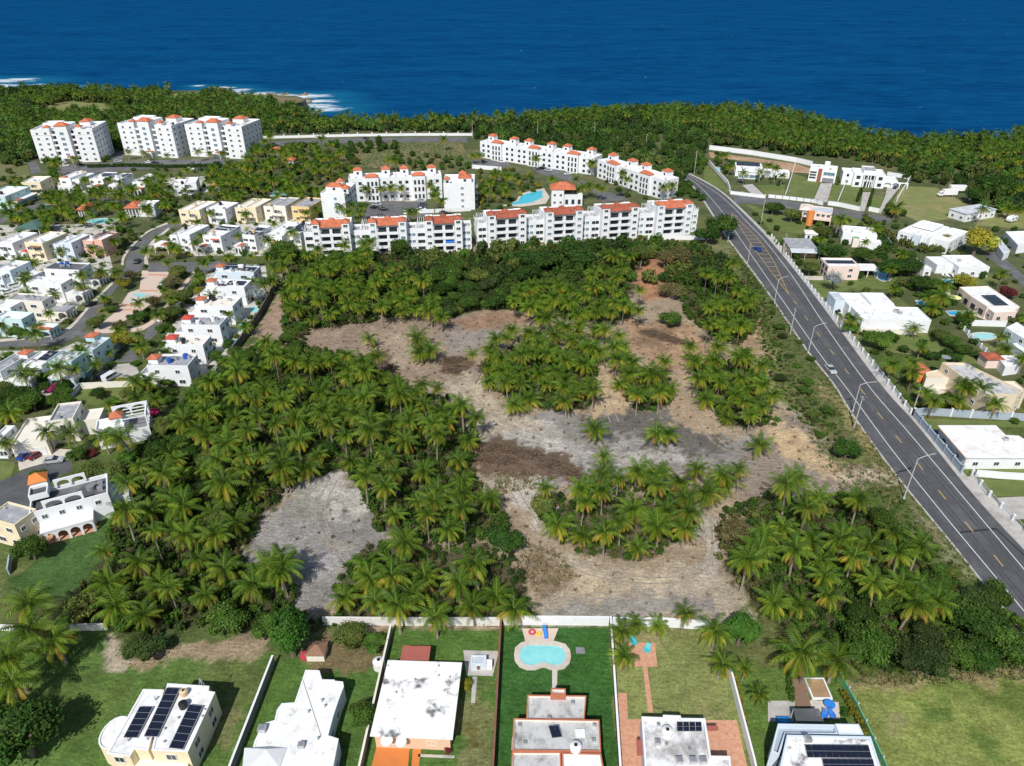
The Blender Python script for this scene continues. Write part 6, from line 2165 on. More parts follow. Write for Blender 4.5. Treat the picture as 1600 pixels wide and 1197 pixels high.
table(Z('D',(378,828)),BLUEP,'round bright blue table on the paved terrace',.85)
c=G(Z('D',(95,925)))
T=thing('plunge_tub','blue rectangular tub against the terrace house','tub',(c.x,c.y,.03))
mb=MB()
mb.ring([(-1.0,-.5),(1.0,-.5),(1.0,.5),(-1.0,.5)],[(-.88,-.38),(.88,-.38),(.88,.38),(-.88,.38)],0,.7)
mb.build('tub_wall',BLUEP,T)
mb=MB()
mb.face([(-.88,-.38,.5),(.88,-.38,.5),(.88,.38,.5),(-.88,.38,.5)])
mb.build('water',POOLB,T)
F=pf(Z('D',(165,920)))
B=Bld('shade_roof','dark flat shade roof on posts between the path and the terrace house','shade roof',F)
q=[F.px(p,2.5)for p in Z('D',(160,838),(318,838),(350,925),(175,922))]
mb=MB()
mb.prism(q,2.4,2.5)
mb.build('roof_panel',ROOFD,B.r)
mb=MB()
for x,y in q:
 mb.cyl(x,y,0,2.39,.06,n=6)
mb.build('posts',GALV,B.r)
c=G(Z('D',(310,720)))
T=thing('stone_planter','square white stone planter bed on the small lawn beneath the leaning palms','planter',(c.x,c.y,0))
mb=MB()
mb.ring([(-1.6,-1.9),(1.6,-1.9),(1.6,1.9),(-1.6,1.9)],[(-1.35,-1.65),(1.35,-1.65),(1.35,1.65),(-1.35,1.65)],0,.4)
mb.build('kerb_stones',WHITE,T)
mb=MB()
mb.face([(-1.35,-1.65,.3),(1.35,-1.65,.3),(1.35,1.65,.3),(-1.35,1.65,.3)])
mb.build('soil',DRYM,T)
c=G(Z('C',(200,385)))
T=thing('pool_slide','blue pool slide with curved chute on the pink pool terrace','slide',(c.x,c.y,.03))
mb=MB()
P=[(0,1.0,1.5),(0,.5,1.4),(.15,0,.9),(.3,-.5,.45),(.3,-.9,.3)]
for a,b_ in zip(P[:-1],P[1:]):
 mb.face([(a[0]-.3,a[1],a[2]),(a[0]+.3,a[1],a[2]),(b_[0]+.3,b_[1],b_[2]),(b_[0]-.3,b_[1],b_[2])])
 for s in(-.3,.3):
  mb.face([(a[0]+s,a[1],a[2]),(b_[0]+s,b_[1],b_[2]),(b_[0]+s,b_[1],b_[2]+.22),(a[0]+s,a[1],a[2]+.22)])
mb.build('chute',BLUEP,T)
mb=MB()
for s in(-.3,.3):
 mb.tube([(s,1.0,0),(s,1.0,2.0)],.04,5)
for z in(.4,.8,1.2):
 mb.tube([(-.3,1.0,z),(.3,1.0,z)],.03,5)
mb.build('ladder',GALV,T)
for p,m,lb,r in(((125,365),REDP,'red inflatable pool ring on the pink pool terrace',.5),((165,375),YELP,'yellow inflatable pool ring on the pink pool terrace',.35)):
 c=G(Z('C',p))
 mb=MB()
 N=14
 for k in range(N):
  for j in range(8):
   q=[]
   for dk,dj in((0,0),(1,0),(1,1),(0,1)):
    a,b_=2*math.pi*(k+dk)/N,2*math.pi*(j+dj)/8
    q.append(((r+.16*math.cos(b_))*math.cos(a),(r+.16*math.cos(b_))*math.sin(a),.16+.16*math.sin(b_)))
   mb.face(q)
 tag(mb.build('pool_ring',m,None,(c.x,c.y,.03),smooth=True),lb,'pool toy')
c=G(Z('C',(425,478)))
mb=MB()
mb.prism([(-.75,-.55),(.8,-.65),(.75,.6),(-.7,.65)],0,.08)
mb.prism([(-.6,-.1),(.6,-.15),(.6,.05),(-.6,.1)],.082,.14)
tag(mb.build('folded_tarp',MIDGREY,None,(c.x,c.y,.01)),'folded dark grey tarp lying on the bright green lawn','tarp')
for p,a,lb in(((760,345),.2,'white lounger at the left of three by the teal pool'),((800,345),.15,'white lounger in the middle of three by the teal pool'),((855,350),.1,'white lounger at the right of three by the teal pool')):
 c=G(zg(p))
 T=thing('sun_lounger',lb,'lounger',(c.x,c.y,.02),a)
 mb=MB()
 mb.box(-.4,.4,-1.1,.5,.3,.4)
 mb.build('seat',WHITE,T)
 mb=MB()
 mb.prism([(-.4,.5),(.4,.5),(.4,1.0),(-.4,1.0)],.4,.95)
 mb.build('backrest',WHITE,T)
 for x in(-.35,.35):
  for y in(-1,.9):
   mb=MB()
   mb.box(x-.03,x+.03,y-.03,y+.03,0,.3)
   mb.build('leg',WHITE,T)
def parasol(p,mat,label,r=1.6):
 c=G(p)
 T=thing('parasol',label,'parasol',(c.x,c.y,.02))
 mb=MB()
 mb.cyl(0,0,0,2.6,.04,n=6)
 mb.cyl(0,0,0,.1,.3,n=8)
 mb.build('pole',GALV,T)
 mb=MB()
 mb.cyl(0,0,2.1,2.7,r,.05,n=8)
 mb.build('canopy',mat,T)
parasol(Z('5',(148,1030)),M('sky_blue_cloth',(.15,.5,.8)),'sky blue parasol among the dark garden trees at the left edge')
parasol(zg((855,620)),M('pale_yellow_cloth',(.7,.72,.3)),'pale yellow shade sail like parasol left of the green awning house',2.2)
parasol(zd((320,285)),M('dark_green_cloth',(.03,.2,.15)),'dark green parasol on the plaza below the steps',1.3)
def palm_crown(seed,nf=26,pairs=15,L0=4.6,yellow=.3,lod=0):
 R=random.Random(seed)
 V,F,C=[],[],[]
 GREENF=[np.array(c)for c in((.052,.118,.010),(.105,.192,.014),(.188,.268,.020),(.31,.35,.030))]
 YEL,ORA,BRN=np.array((.52,.43,.05)),np.array((.52,.30,.04)),np.array((.22,.14,.06))
 for k in range(nf):
  t=(k+.5)/nf
  az=k*2.39996+R.uniform(-.3,.3)
  el0=math.radians(82-108*t**.95+R.uniform(-12,12))
  L=L0*(.66+.34*math.sin(math.pi*min(1,.2+t)))*R.uniform(.8,1.12)
  droop=math.radians(62+30*t+R.uniform(-14,14))*(1.15 if t<.75 else .75)
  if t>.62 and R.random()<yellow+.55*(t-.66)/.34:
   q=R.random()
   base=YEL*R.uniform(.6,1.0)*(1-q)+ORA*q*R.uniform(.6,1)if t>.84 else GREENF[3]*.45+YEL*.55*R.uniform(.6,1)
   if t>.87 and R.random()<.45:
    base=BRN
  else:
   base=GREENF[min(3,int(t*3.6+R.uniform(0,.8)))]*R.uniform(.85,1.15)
  d=np.array((math.cos(az),math.sin(az),0))
  n=np.array((-d[1],d[0],0))
  z=np.array((0,0,1.0))
  N=8
  P=[np.zeros(3)]
  T=[]
  tw=R.uniform(-.25,.25)
  for i in range(N):
   s=(i+.5)/N
   e=el0-droop*s**1.25
   dd=d*math.cos(e)+z*math.sin(e)+n*tw*s*.6
   dd/=np.linalg.norm(dd)
   P.append(P[-1]+dd*L/N)
   T.append(dd)
  T.append(T[-1])
  b=len(V)
  rc=base*.55+np.array((.22,.23,.05))*.5
  for i in range(N+1):
   wd=.075*(1-i/N)+.018
   V+=[P[i]+n*wd,P[i]-n*wd]
   C+=[rc,rc]
  for i in range(N):
   F.append((b+2*i,b+2*i+1,b+2*i+3,b+2*i+2))
  np_=pairs
  for j in range(np_):
   s=.10+.90*(j+.5)/np_
   x=s*N
   i=min(int(x),N-1)
   p=P[i]*(1-(x-i))+P[i+1]*(x-i)
   tg=T[i]
   ll=1.0*(math.sin(math.pi*min(1,s*.80+.16))**.55)*R.uniform(.85,1.1)
   wd=(.52*L/np_)*(1.0 if s<.9 else .7)
   for sd in(-1,1):
    dirn=n*sd*.66+tg*(.50+.3*s)-z*(.34+.45*t+R.uniform(-.1,.14))
    dirn/=np.linalg.norm(dirn)
    b=len(V)
    m=p+dirn*ll*.55+z*.05
    e_=p+dirn*ll-z*ll*(.16+.12*t)
    tc=base*R.uniform(.8,1.22)
    if lod:
     V+=[p-tg*wd*.6,p+tg*wd*.6,e_+tg*wd*.3,e_-tg*wd*.2]
     C+=[tc]*4
     F.append((b,b+1,b+2,b+3))
    else:
     V+=[p-tg*wd*.5,p+tg*wd*.5,m+tg*wd*.5,m-tg*wd*.5,e_+tg*.02,e_-tg*.02]
     C+=[tc]*6
     F+=[(b,b+1,b+2,b+3),(b+3,b+2,b+4,b+5)]
 for k in range(7):
  a=k*.9
  b=len(V)
  o=np.array((math.cos(a)*.22,math.sin(a)*.22,-.25))
  for(i,j,q)in((-1,-1,0),(1,-1,0),(1,1,0),(-1,1,0),(-1,-1,1),(1,-1,1),(1,1,1),(-1,1,1)):
   V.append(o+np.array((i*.11,j*.11,q*.26)))
   C.append(np.array((.14,.15,.04)))
  for f in((0,1,5,4),(1,2,6,5),(2,3,7,6),(3,0,4,7),(4,5,6,7)):
   F.append(tuple(b+q for q in f))
 return np.array(V),np.array(F),np.array(C)
def cubesphere(n=2):
 V,F={},[]
 L=[]
 def vid(p):
  k=tuple(np.round(p,5))
  if k not in V:
   V[k]=len(L)
   L.append(np.array(p)/np.linalg.norm(p))
  return V[k]
 for ax in range(3):
  for s in(-1,1):
   for i in range(n):
    for j in range(n):
     q=[]
     for(di,dj)in((0,0),(1,0),(1,1),(0,1)):
      c=[0,0,0]
      c[ax]=s
      c[(ax+1)%3]=-1+2*(i+di)/n
      c[(ax+2)%3]=-1+2*(j+dj)/n
      q.append(vid(c))
     F.append(tuple(q))
 return np.array(L),np.array(F)
CS2,CS3=cubesphere(2),cubesphere(3)
def tree_crown(seed,nl=11,leaves=2300,size=.34,flat=.62,colr=(.055,.095,.022),spread=.62,rag=.18,core=.74):
 R=np.random.default_rng(seed)
 lob=[]
 for k in range(nl):
  a=R.uniform(0,2*math.pi)
  r=spread*math.sqrt(R.random())
  z=flat*(.55+.5*(1-(r/spread)**1.5)*R.uniform(.75,1.1))
  rad=R.uniform(.26,.44)
  lob.append((np.array((r*math.cos(a),r*math.sin(a),z)),rad,R.uniform(.72,1.28),R.uniform(-.25,.25)))
 lob.append((np.array((0,0,flat*.62)),.52,1.0,0))
 base=np.array(colr)
 Vs,Fs,Cs=[],[],[]
 o=0
 cv,cf=CS3
 for c,rad,br,hu in lob:
  v=cv*(rad*core)*np.array((1,1,.85))*(1+R.uniform(-.12,.12,(len(cv),1)))+c
  Vs.append(v)
  Fs.append(cf+o)
  Cs.append(np.tile(base*br*.8,(len(v),1)))
  o+=len(v)
 w_=np.array([l[1]**2 for l in lob])
 idx=R.choice(len(lob),leaves,p=w_/w_.sum())
 d=R.normal(size=(leaves,3))
 d/=np.linalg.norm(d,axis=1)[:,None]
 d[:,2]=np.where(d[:,2]<-.35,-d[:,2],d[:,2])
 cen=np.array([lob[i][0]for i in idx])
 rad=np.array([lob[i][1]for i in idx])
 br=np.array([lob[i][2]for i in idx])
 hu=np.array([lob[i][3]for i in idx])
 pos=cen+d*(rad*(.78+rag*R.standard_normal(leaves)*.8+.16))[:,None]*np.array((1,1,.88))
 nrm=d+.75*R.normal(size=(leaves,3))
 nrm[:,2]+=.35
 nrm/=np.linalg.norm(nrm,axis=1)[:,None]
 u=np.cross(nrm,R.normal(size=(leaves,3)))
 u/=np.linalg.norm(u,axis=1)[:,None]
 v=np.cross(nrm,u)
 s=size*.2*R.uniform(.6,1.35,leaves)[:,None]
 q=np.stack([pos-u*s*.5-v*s*.15,pos+v*s*-.5,pos+u*s*.55+v*s*.1,pos+v*s*.6],1)
 Vs.append(q.reshape(-1,3))
 Fs.append(np.arange(leaves*4).reshape(-1,4)+o)
 cc=base[None,:]*(br*R.uniform(.7,1.35,leaves))[:,None]
 cc[:,0]*=1+hu*.9
 Cs.append(np.repeat(np.clip(cc,.004,1),4,0))
 V=np.concatenate(Vs)
 V[:,2]=np.maximum(V[:,2],.02)
 return V,np.concatenate(Fs),np.concatenate(Cs)
def stamp(name,arrs,places,mat,label=None,cat=None,kind='stuff'):
 Vs,Fs,Cs=[],[],[]
 o=0
 for(k,x,y,z,sx,sz,r,t)in places:
  V,F,C=arrs[k]
  c,s=math.cos(r),math.sin(r)
  W=np.empty_like(V)
  W[:,0]=(V[:,0]*c-V[:,1]*s)*sx+x
  W[:,1]=(V[:,0]*s+V[:,1]*c)*sx+y
  W[:,2]=V[:,2]*sz+z
  Vs.append(W.astype(np.float32))
  Fs.append(F+o)
  Cs.append((C*np.array(t)).astype(np.float32))
  o+=len(V)
 if not Vs:
  return None
 ob=link(name,np_mesh(name,np.concatenate(Vs),np.concatenate(Fs),np.concatenate(Cs),mat))
 return tag(ob,label,cat,None,kind)
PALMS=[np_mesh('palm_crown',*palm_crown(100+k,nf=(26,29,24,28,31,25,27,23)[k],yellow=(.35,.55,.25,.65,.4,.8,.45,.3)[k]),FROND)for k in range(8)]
MIDPALM=[palm_crown(200+k,nf=28,pairs=9,yellow=(.1,.3,.2,.45)[k],lod=1)for k in range(4)]
LOWPALM=[palm_crown(300+k,nf=18,pairs=5,yellow=(.0,.1,.2,.05)[k],lod=1)for k in range(4)]
DARKG,MIDGR,BRIGHT,OLIVE,BROWNG,YELG=(.046,.098,.017),(.074,.138,.022),(.085,.165,.024),(.125,.155,.036),(.165,.145,.058),(.30,.29,.035)
TREES={}
for nm,c_,kw in(('dark',DARKG,{}),('mid',MIDGR,{}),('bright',BRIGHT,{}),('olive',OLIVE,{}),('brown',BROWNG,dict(rag=.3,leaves=1900,core=.55)),('yellow',YELG,{}),('feather',(.05,.082,.022),dict(rag=.34,size=.26,leaves=2800)),('magenta',(.36,.03,.13),{}),('silver',(.36,.42,.42),dict(rag=.4,leaves=1500,core=.4)),('round',(.050,.130,.018),dict(spread=.42,leaves=3000,size=.26,rag=.08,flat=.8)),('redleaf',(.16,.035,.035),{})):
 TREES[nm]=[np_mesh('tree_crown',*tree_crown(400+len(TREES)*10+k,colr=c_,**kw),LEAF)for k in range(3)]
BUSH=[tree_crown(600+k,nl=4,leaves=110,size=1.15,colr=(1,1,1),spread=.5,rag=.22,core=.6)for k in range(4)]
CLUMP=[tree_crown(620+k,nl=6,leaves=210,size=.85,colr=(1,1,1),spread=.6,rag=.2,core=.72)for k in range(4)]
TRUNKC,TRUNKS={},{}
def palm_trunk(h,lean,k):
 key=(round(h),k)
 if key not in TRUNKC:
  mb=MB()
  R=random.Random(k*91+int(h))
  a=R.uniform(0,6.28)
  n=6
  pr=None
  h=round(h)
  off=lambda t:(lean*h*t**1.6*math.cos(a),lean*h*t**1.6*math.sin(a))
  for i in range(n):
   t0,t1=i/n,(i+1)/n
   (x0,y0),(x1,y1)=off(t0),off(t1)
   mb.cyl(x0,y0,h*t0,h*t1,.24-.11*t0+(.08 if i==0 else 0),.24-.11*t1,n=7,tx=x1-x0,ty=y1-y0)
  o=mb.build('trunk',TRUNK)
  me=o.data
  bpy.data.objects.remove(o)
  TRUNKC[key]=(me,off(1),h)
 return TRUNKC[key]
PSPEC=[]
def palm_at(p,h=6.0,s=1.0,label=None,group=None,var=None):
 c=G(p,h)
 PSPEC.append((c.x,c.y,h,s,label,group,var))
def palms_in(px,spacing,hr,label,group,s=(.64,1.08),keep=.95,seed=1,check=True,z=None):
 R=random.Random(seed)
 for x,y in scatter(px,spacing,z if z is not None else(hr[0]+hr[1])/2,keep,check=check,seed=seed):
  PSPEC.append((x,y,R.uniform(hr[0]-1,hr[1]+1.8),R.uniform(*s),label,group,None))
TSPEC=[]
def tree_at(p,r,kind,label=None,group=None,hz=1.0,z=None,trunk=None):
 zc_=(r*1.0*hz)if z is None else z
 c=G(p,zc_)
 TSPEC.append((c.x,c.y,r,kind,label,group,hz,trunk))
def trees_in(px,spacing,rr,kinds,label,group,seed=1,check=True,hz=(.8,1.15),z=0,keep=1.0):
 R=random.Random(seed)
 for x,y in scatter(px,spacing,z,keep,check=check,seed=seed):
  r=R.uniform(*rr)
  TSPEC.append((x,y,r,R.choice(kinds),label,group,R.uniform(*hz),None))
g1='coconut palms of the grove left of the grey sand'
palms_in([(345,590),(400,545),(560,555),(640,600),(745,640),(752,690),(700,725),(765,765),(808,800),(795,830),(700,835),(610,800),(565,765),(535,715),(470,735),(400,775),(330,850),(250,800),(230,740),(290,650)],4.3,(3.6,6.6),'coconut palm in the dense left grove above and beside the grey sand patch',g1,seed=11)
palms_in([(330,850),(440,865),(455,910),(400,935),(300,935),(230,975),(150,935),(165,860),(215,800),(190,760),(225,720),(260,800)],4.7,(4.2,7),'coconut palm in the lower left corner grove beside the dark lawn','coconut palms of the lower left corner',seed=12)
palms_in([(550,875),(620,850),(700,860),(790,875),(832,930),(825,965),(740,975),(620,970),(545,950),(530,925)],4.2,(3.6,5.4),'coconut palm in the yellow fronded grove just above the white rear wall','coconut palms above the rear wall',s=(.8,1.1),seed=13)
palms_in([(440,445),(470,400),(560,400),(640,430),(700,470),(690,490),(600,490),(520,500),(455,495)],4.4,(4.2,6.6),'coconut palm in the upper left grove below the front apartment block','coconut palms of the upper left grove',seed=14)
palms_in([(785,470),(870,440),(900,470),(1000,455),(1015,500),(905,520),(830,500),(790,495)],4.4,(3.6,5.6),'coconut palm in the upper middle grove below the broad crowned tree','coconut palms of the upper middle grove',seed=15)
palms_in([(900,420),(985,400),(985,440),(920,450)],5.5,(5,7),'coconut palm just left of the reddish bare bank','coconut palms by the red bank',seed=16)
palms_in([(1100,470),(1170,470),(1175,510),(1120,540),(1095,510)],4.8,(5,7),'coconut palm in the small grove near the road on the upper right of the lot','coconut palms of the upper right',seed=17)
palms_in([(1090,420),(1150,420),(1165,455),(1110,450)],5.5,(5,7),'coconut palm among the roadside scrub at the top right of the lot','coconut palms in the top right scrub',seed=27)
palms_in([(752,550),(790,520),(830,508),(890,505),(930,530),(920,560),(930,620),(885,640),(800,620),(758,590)],3.8,(3,5),'coconut palm in the central clump between the two sandy tracks','coconut palms of the central clump',seed=18)
palms_in([(925,505),(990,530),(985,560),(935,560)],4.3,(4,6),'coconut palm in the short row joining the central clump to the bare soil','coconut palms right of the central clump',seed=19)
palms_in([(960,570),(1050,575),(1050,615),(1000,640),(965,600)],3.7,(2.8,4.4),'coconut palm in the round clump above the scorched dark ground','coconut palms of the round clump',seed=20)
palms_in([(1075,550),(1110,540),(1190,580),(1215,640),(1195,665),(1130,655),(1080,600)],3.9,(2.8,4.8),'coconut palm in the right hand clump beside the pale roadside path','coconut palms of the right hand clump',seed=21)
palms_in([(845,770),(900,760),(1010,740),(1080,735),(1150,745),(1150,768),(1080,790),(1080,835),(1010,868),(940,850),(860,820)],4.0,(3.3,5),'coconut palm in the yellowish clump south of the brown brush heap','coconut palms of the south middle clump',seed=22)
palms_in([(1190,765),(1260,745),(1330,785),(1440,850),(1500,935),(1440,960),(1320,950),(1210,950),(1155,900),(1175,830),(1200,800)],4.2,(3.8,6.4),'coconut palm in the lower right grove beside the main road','coconut palms of the lower right grove',s=(.8,1.12),seed=23)
ISO=[((577,530),3.2,.85,'short lone coconut palm on the upper bare strip'),((652,528),4.5,1.1,'bushy coconut palm at the top left of the trio on the upper bare strip'),((672,548),4,1.0,'bushy coconut palm at the right of the trio on the upper bare strip'),((655,552),3.5,1.0,'low coconut palm at the front of the trio on the upper bare strip'),((670,485),6,1.05,'coconut palm leaning over the top of the upper bare strip'),((690,495),5.5,.95,'coconut palm on the right corner of the upper left grove'),((736,553),9.5,.6,'tall thin coconut palm with a small crown and bare trunk on the sandy track'),((930,672),4,1.0,'lone coconut palm left of two on the scorched ground'),((1026,676),4,.95,'coconut palm left of the pair on the scorched ground'),((1045,680),3.6,.95,'coconut palm right of the pair on the scorched ground'),((1188,694),3.8,.95,'lone coconut palm on grey ground left of the pale path'),((802,632),3.6,.9,'low coconut palm at the foot of the central clump'),((943,712),5.5,.7,'small coconut palm on top of the brown brush heap'),((942,738),5,1.0,'yellow green coconut palm at the right end of the brown brush heap'),((1020,742),5,1.0,'coconut palm between the brush heap and the yellowish clump'),((681,606),7,.65,'thin trunked young coconut palm at the tip of the left grove'),((650,612),6,.7,'small coconut palm beside the tip of the left grove'),((1152,733),6.5,.7,'small tall coconut palm right of the yellowish clump'),((1130,742),6,.9,'coconut palm with pale trunk on the right end of the yellowish clump'),((440,882),6.5,1.15,'coconut palm at the edge of the grey sand casting a star shadow'),((420,885),6.5,1.0,'coconut palm left of the one casting a star shadow on grey sand'),((905,610),4,.9,'coconut palm at the right foot of the central clump'),((1165,560),5,1.0,'coconut palm on the bare soil near the roadside dead tree'),((1165,548),6,.6,'tiny crowned palm by the roadside scrub'),((505,645),9,1.05,'tall coconut palm with visible leaning trunk in the left grove'),((570,620),9.5,.8,'tall slender coconut palm with straight bare trunk in the left grove'),((440,730),7,1.1,'coconut palm standing alone in the dark scrub left of the grey sand'),((350,755),7.5,1.25,'broad coconut palm with yellow skirt in the dark scrub'),((970,985),4.0,.68,'leaning garden palm at the top left of the brick patio garden'),((995,974),3.4,.62,'young garden palm second along the rear wall of the brick patio'),((1028,978),3.2,.62,'young garden palm third along the rear wall of the brick patio'),((1072,957),5,.66,'tall garden palm fourth along the rear wall of the brick patio'),((973,1026),3.8,.68,'garden palm with a leaning stem at the left of the brick patio'),((1118,985),4.5,.9,'large garden palm next to the dark round tree'),((1130,1038),4,.75,'garden palm overhanging the top end of the white flower wall'),((1165,1042),3,.5,'small yellowish palm right of the white flower wall'),((1188,1085),2.5,.55,'tiny dark palm on the small right hand lawn'),((1255,1022),6,1.3,'large leaning coconut palm with orange skirt above the garden path'),((1305,1030),5,1.1,'coconut palm with orange skirt beside the green mesh fence'),((45,945),7,1.2,'palm near the left edge behind the short pale wall'),((50,985),7.5,1.25,'big palm at the left edge throwing shadow on the lawn'),((15,1030),7,1.25,'palm cut by the left edge above the curved lawn shadow'),((18,1065),6.5,1.2,'lower palm at the left edge with yellow hanging fronds'),((85,1000),6,1.1,'palm right of the left edge group on the big lawn')]
for p,h,s,lb in ISO:
 palm_at(p,h,s,lb)
GP=[(Z('7',(290,300)),5.5,.8,'palm in front of the double garage villa, left one'),(Z('7',(440,300)),6,.95,'palm in front of the double garage villa, right one'),(Z('7',(750,330)),7,1.15,'bushy palm before the arched parapet villa'),(Z('7',(640,330)),5,.8,'slim palm left of the arched parapet villa'),(Z('7',(60,180)),7,1.0,'pale palm at the left edge lawn'),(Z('5',(365,895)),7.5,1.0,'tall palm before the pale aqua house'),(Z('5',(140,935)),7,.95,'palm before the low white wing'),(Z('5',(600,870)),3.5,.7,'yellow bushy palm on the aqua house lawn'),(Z('5',(680,800)),3,.55,'small yellow palm beside the tall aqua block'),(Z('5',(840,980)),8,.85,'tall palm above the small rear lawn, left'),(Z('5',(920,985)),6.5,.9,'palm above the small rear lawn, right'),(Z('5',(860,1090)),5,.9,'palm in shade below the small rear lawn'),(Z('5',(625,300)),5,.95,'round palm before the black roofed house'),(Z('5',(500,385)),5,.9,'palm before the two step white house'),(Z('5',(885,765)),4,.8,'palm at the street corner by the grey roofed house'),(Z('d',(1205,250)),5.5,.8,'palm behind the estate edge near the dark wall'),(Z('c',(1420,960)),7,1.0,'palm below the plaza street row at its right end'),(Z('c',(1330,990)),6,.9,'palm beside the blue panelled house'),(Z('1',(1235,545)),6,.9,'palm at the left foot of the right tower'),(Z('1',(1310,560)),6,.9,'palm at the entrance of the right tower'),(Z('1',(1390,555)),6,.9,'palm at the right foot of the right tower'),(Z('1',(800,545)),5,.8,'palm at the left foot of the middle tower'),(Z('1',(900,555)),5,.8,'palm at the entrance of the middle tower'),(Z('1',(1045,570)),4,.7,'palm at the right foot of the middle tower'),(Z('1',(465,590)),5,.9,'palm at the entrance of the left tower'),(Z('1',(345,610)),8,1.2,'tall bushy palm left of the left tower'),(Z('1',(1585,510)),6,.9,'yellow palm right of the right tower'),(Z('1',(960,800)),8,1.1,'big yellow green palm right of the clubhouse'),(Z('1',(910,900)),6,1.0,'yellow palm in front of the clubhouse hall'),(Z('1',(745,740)),5,.8,'palm between the white villas below the towers'),(Z('1',(530,720)),5,.8,'palm in front of the leftmost white villa'),(Z('1',(200,745)),4.5,.7,'left palm before the broad balcony house'),(Z('1',(240,750)),4.5,.7,'right palm before the broad balcony house'),(Z('1',(440,840)),7,1.0,'tall palm above the estate street'),(Z('4',(1340,905)),7,.9,'palm beside the blue grey metal roof'),(Z('f',(185,130)),8,1.0,'yellow crowned palm at the long low house'),(Z('f',(235,230)),5,.8,'palm left of the solar strip roof'),(Z('f',(350,280)),5.5,.9,'palm before the long low house'),(Z('f',(500,275)),5,.85,'palm right of the long low house'),(Z('f',(580,220)),7,.85,'tall palm beyond the first drive'),(Z('f',(640,245)),7,.9,'tall palm second beyond the first drive'),(Z('f',(700,310)),5,.8,'palm near the white divider wall'),(Z('f',(1215,700)),7,1.1,'dark palm between the stilt house and the two level house'),(Z('6',(915,650)),3.5,.8,'bushy palm before the wide white villa'),(Z('6',(1080,450)),6,1.2,'dark bushy palm beside the bright blue pool'),(Z('6',(960,770)),4,.6,'small palm on the right hand lawn'),(Z('6',(1240,1010)),5,.9,'palm before the beige villa, left'),(Z('6',(1330,1020)),5.5,.95,'palm before the beige villa, middle'),(Z('6',(1420,1120)),5,.8,'palm before the beige villa, right'),(Z('8',(1230,30)),5,.8,'palm at the beige villa garden wall'),(Z('4',(800,900)),5,1.1,'dark palm right of the portico house drive'),(Z('4',(1500,900)),5,1.0,'yellow palm at the right of the truck field'),(Z('4',(1560,910)),5,1.0,'yellow palm at the right edge of the truck field'),(Z('6',(1480,780)),4,.7,'small palm right of the square lawn'),(Z('6',(1250,560)),4,.8,'palm before the green awning house'),(Z('2',(1480,850-160)),6,.9,'palm left of the lagoon pool'),(Z('2',(1170,470)),7,.95,'tall palm on the rough field by the coast road'),(Z('2',(860,600)),7,1.0,'palm right behind the courtyard block'),(Z('2',(830,590)),7,.95,'palm behind the courtyard block'),(Z('2',(1350,570)),5,.9,'yellow palm at the far car park, left'),(Z('2',(1395,570)),5,.9,'yellow palm at the far car park, right')]
for p,h,s,lb in GP:
 palm_at(p,h,s,lb)
for px,h,lb,gr in((Z('h',(590,240),(720,240),(800,230),(890,235)),7,'palm in the row along the back of the courtyard car park','courtyard back row palms'),(Z('h',(390,390),(480,380),(560,390),(450,440),(540,440)),7,'palm in the clump at the left of the courtyard car park','courtyard left palms'),(Z('h',(1130,210),(1160,300),(1230,340),(1180,260)),8,'palm in the tall clump at the right of the courtyard car park','courtyard right palms'),(Z('h',(960,440),(1010,430)),5,'low palm at the front of the courtyard car park','courtyard front palms'),(Z('3',(205,550),(235,565),(30,530),(440,590),(490,560),(500,620),(620,640),(680,630),(690,680),(720,720),(945,770),(1000,760),(150,590)),7,'palm in front of the far apartments','palms before the far apartments'),(Z('3',(250,720),(350,790),(410,790),(440,770),(480,760),(530,770),(560,780),(400,720),(300,760)),6,'palm round the orange roofed pavilion by the lagoon pool','palms round the pavilion'),(Z('2',(1460,740),(1540,760),(1560,800),(1440,800),(1400,780),(1500,680),(1570,700)),6,'palm in the garden left of the lagoon pool','palms left of the lagoon')):
 for p in px:
  palm_at(p,h,random.uniform(.75,1.0),lb,gr)
palms_in(za((60,700),(420,640),(620,560),(860,540),(1250,560),(1280,620),(990,650),(880,720),(600,760),(440,740)),5.5,(4,6.5),'palm in the gardens round the clubhouse and estate pool','clubhouse garden palms',s=(.7,1.0),seed=31)
palms_in(za((850,690),(1280,690),(1280,740),(880,740)),5,(3,4),'low yellowish palm along the edge of the estate pool','poolside palms',s=(.55,.7),seed=32)
palms_in(za((150,360),(210,370),(280,480),(200,480),(60,460),(80,390)),6,(4,6),'yellow green palm on the slope left of the broad balcony house','palms on the left slope',s=(.7,.9),seed=33)
palms_in(za((420,460),(680,440),(1350,440),(1500,500),(1300,545),(700,520),(500,545)),6.5,(3.5,5.5),'palm along the street in front of the white villas','villa street palms',s=(.65,.9),seed=34)
palms_in(zc((560,30),(1080,20),(1250,130),(1000,260),(700,240),(640,160)),6.5,(4,7),'palm in the green belt below the entrance gatehouse','green belt palms',s=(.7,1),seed=35)
palms_in(zc((60,640),(230,700),(560,720),(700,800),(900,800),(900,850),(300,860),(90,760)),5.5,(3,4.5),'small palm in the front gardens of the plaza street row','plaza street palms',s=(.5,.75),seed=36)
palms_in(z6((660,860),(760,830),(960,890),(940,960),(850,1060),(760,1000)),4.6,(3.5,5),'palm in the row between the main road and the beige villa','palms by the beige villa',s=(.65,.9),seed=37)
palms_in(z8((950,60),(1140,70),(1200,120),(1180,160),(930,150)),4.6,(3,4.5),'palm in front of the beige villa drive','palms at the beige villa drive',s=(.65,.85),seed=38)
palms_in(z6((1000,420),(1120,380),(1150,480),(1090,540),(1010,500)),5,(4,6),'dark palm in the thicket between two right hand pools','palms between pools',s=(.8,1.05),seed=39)
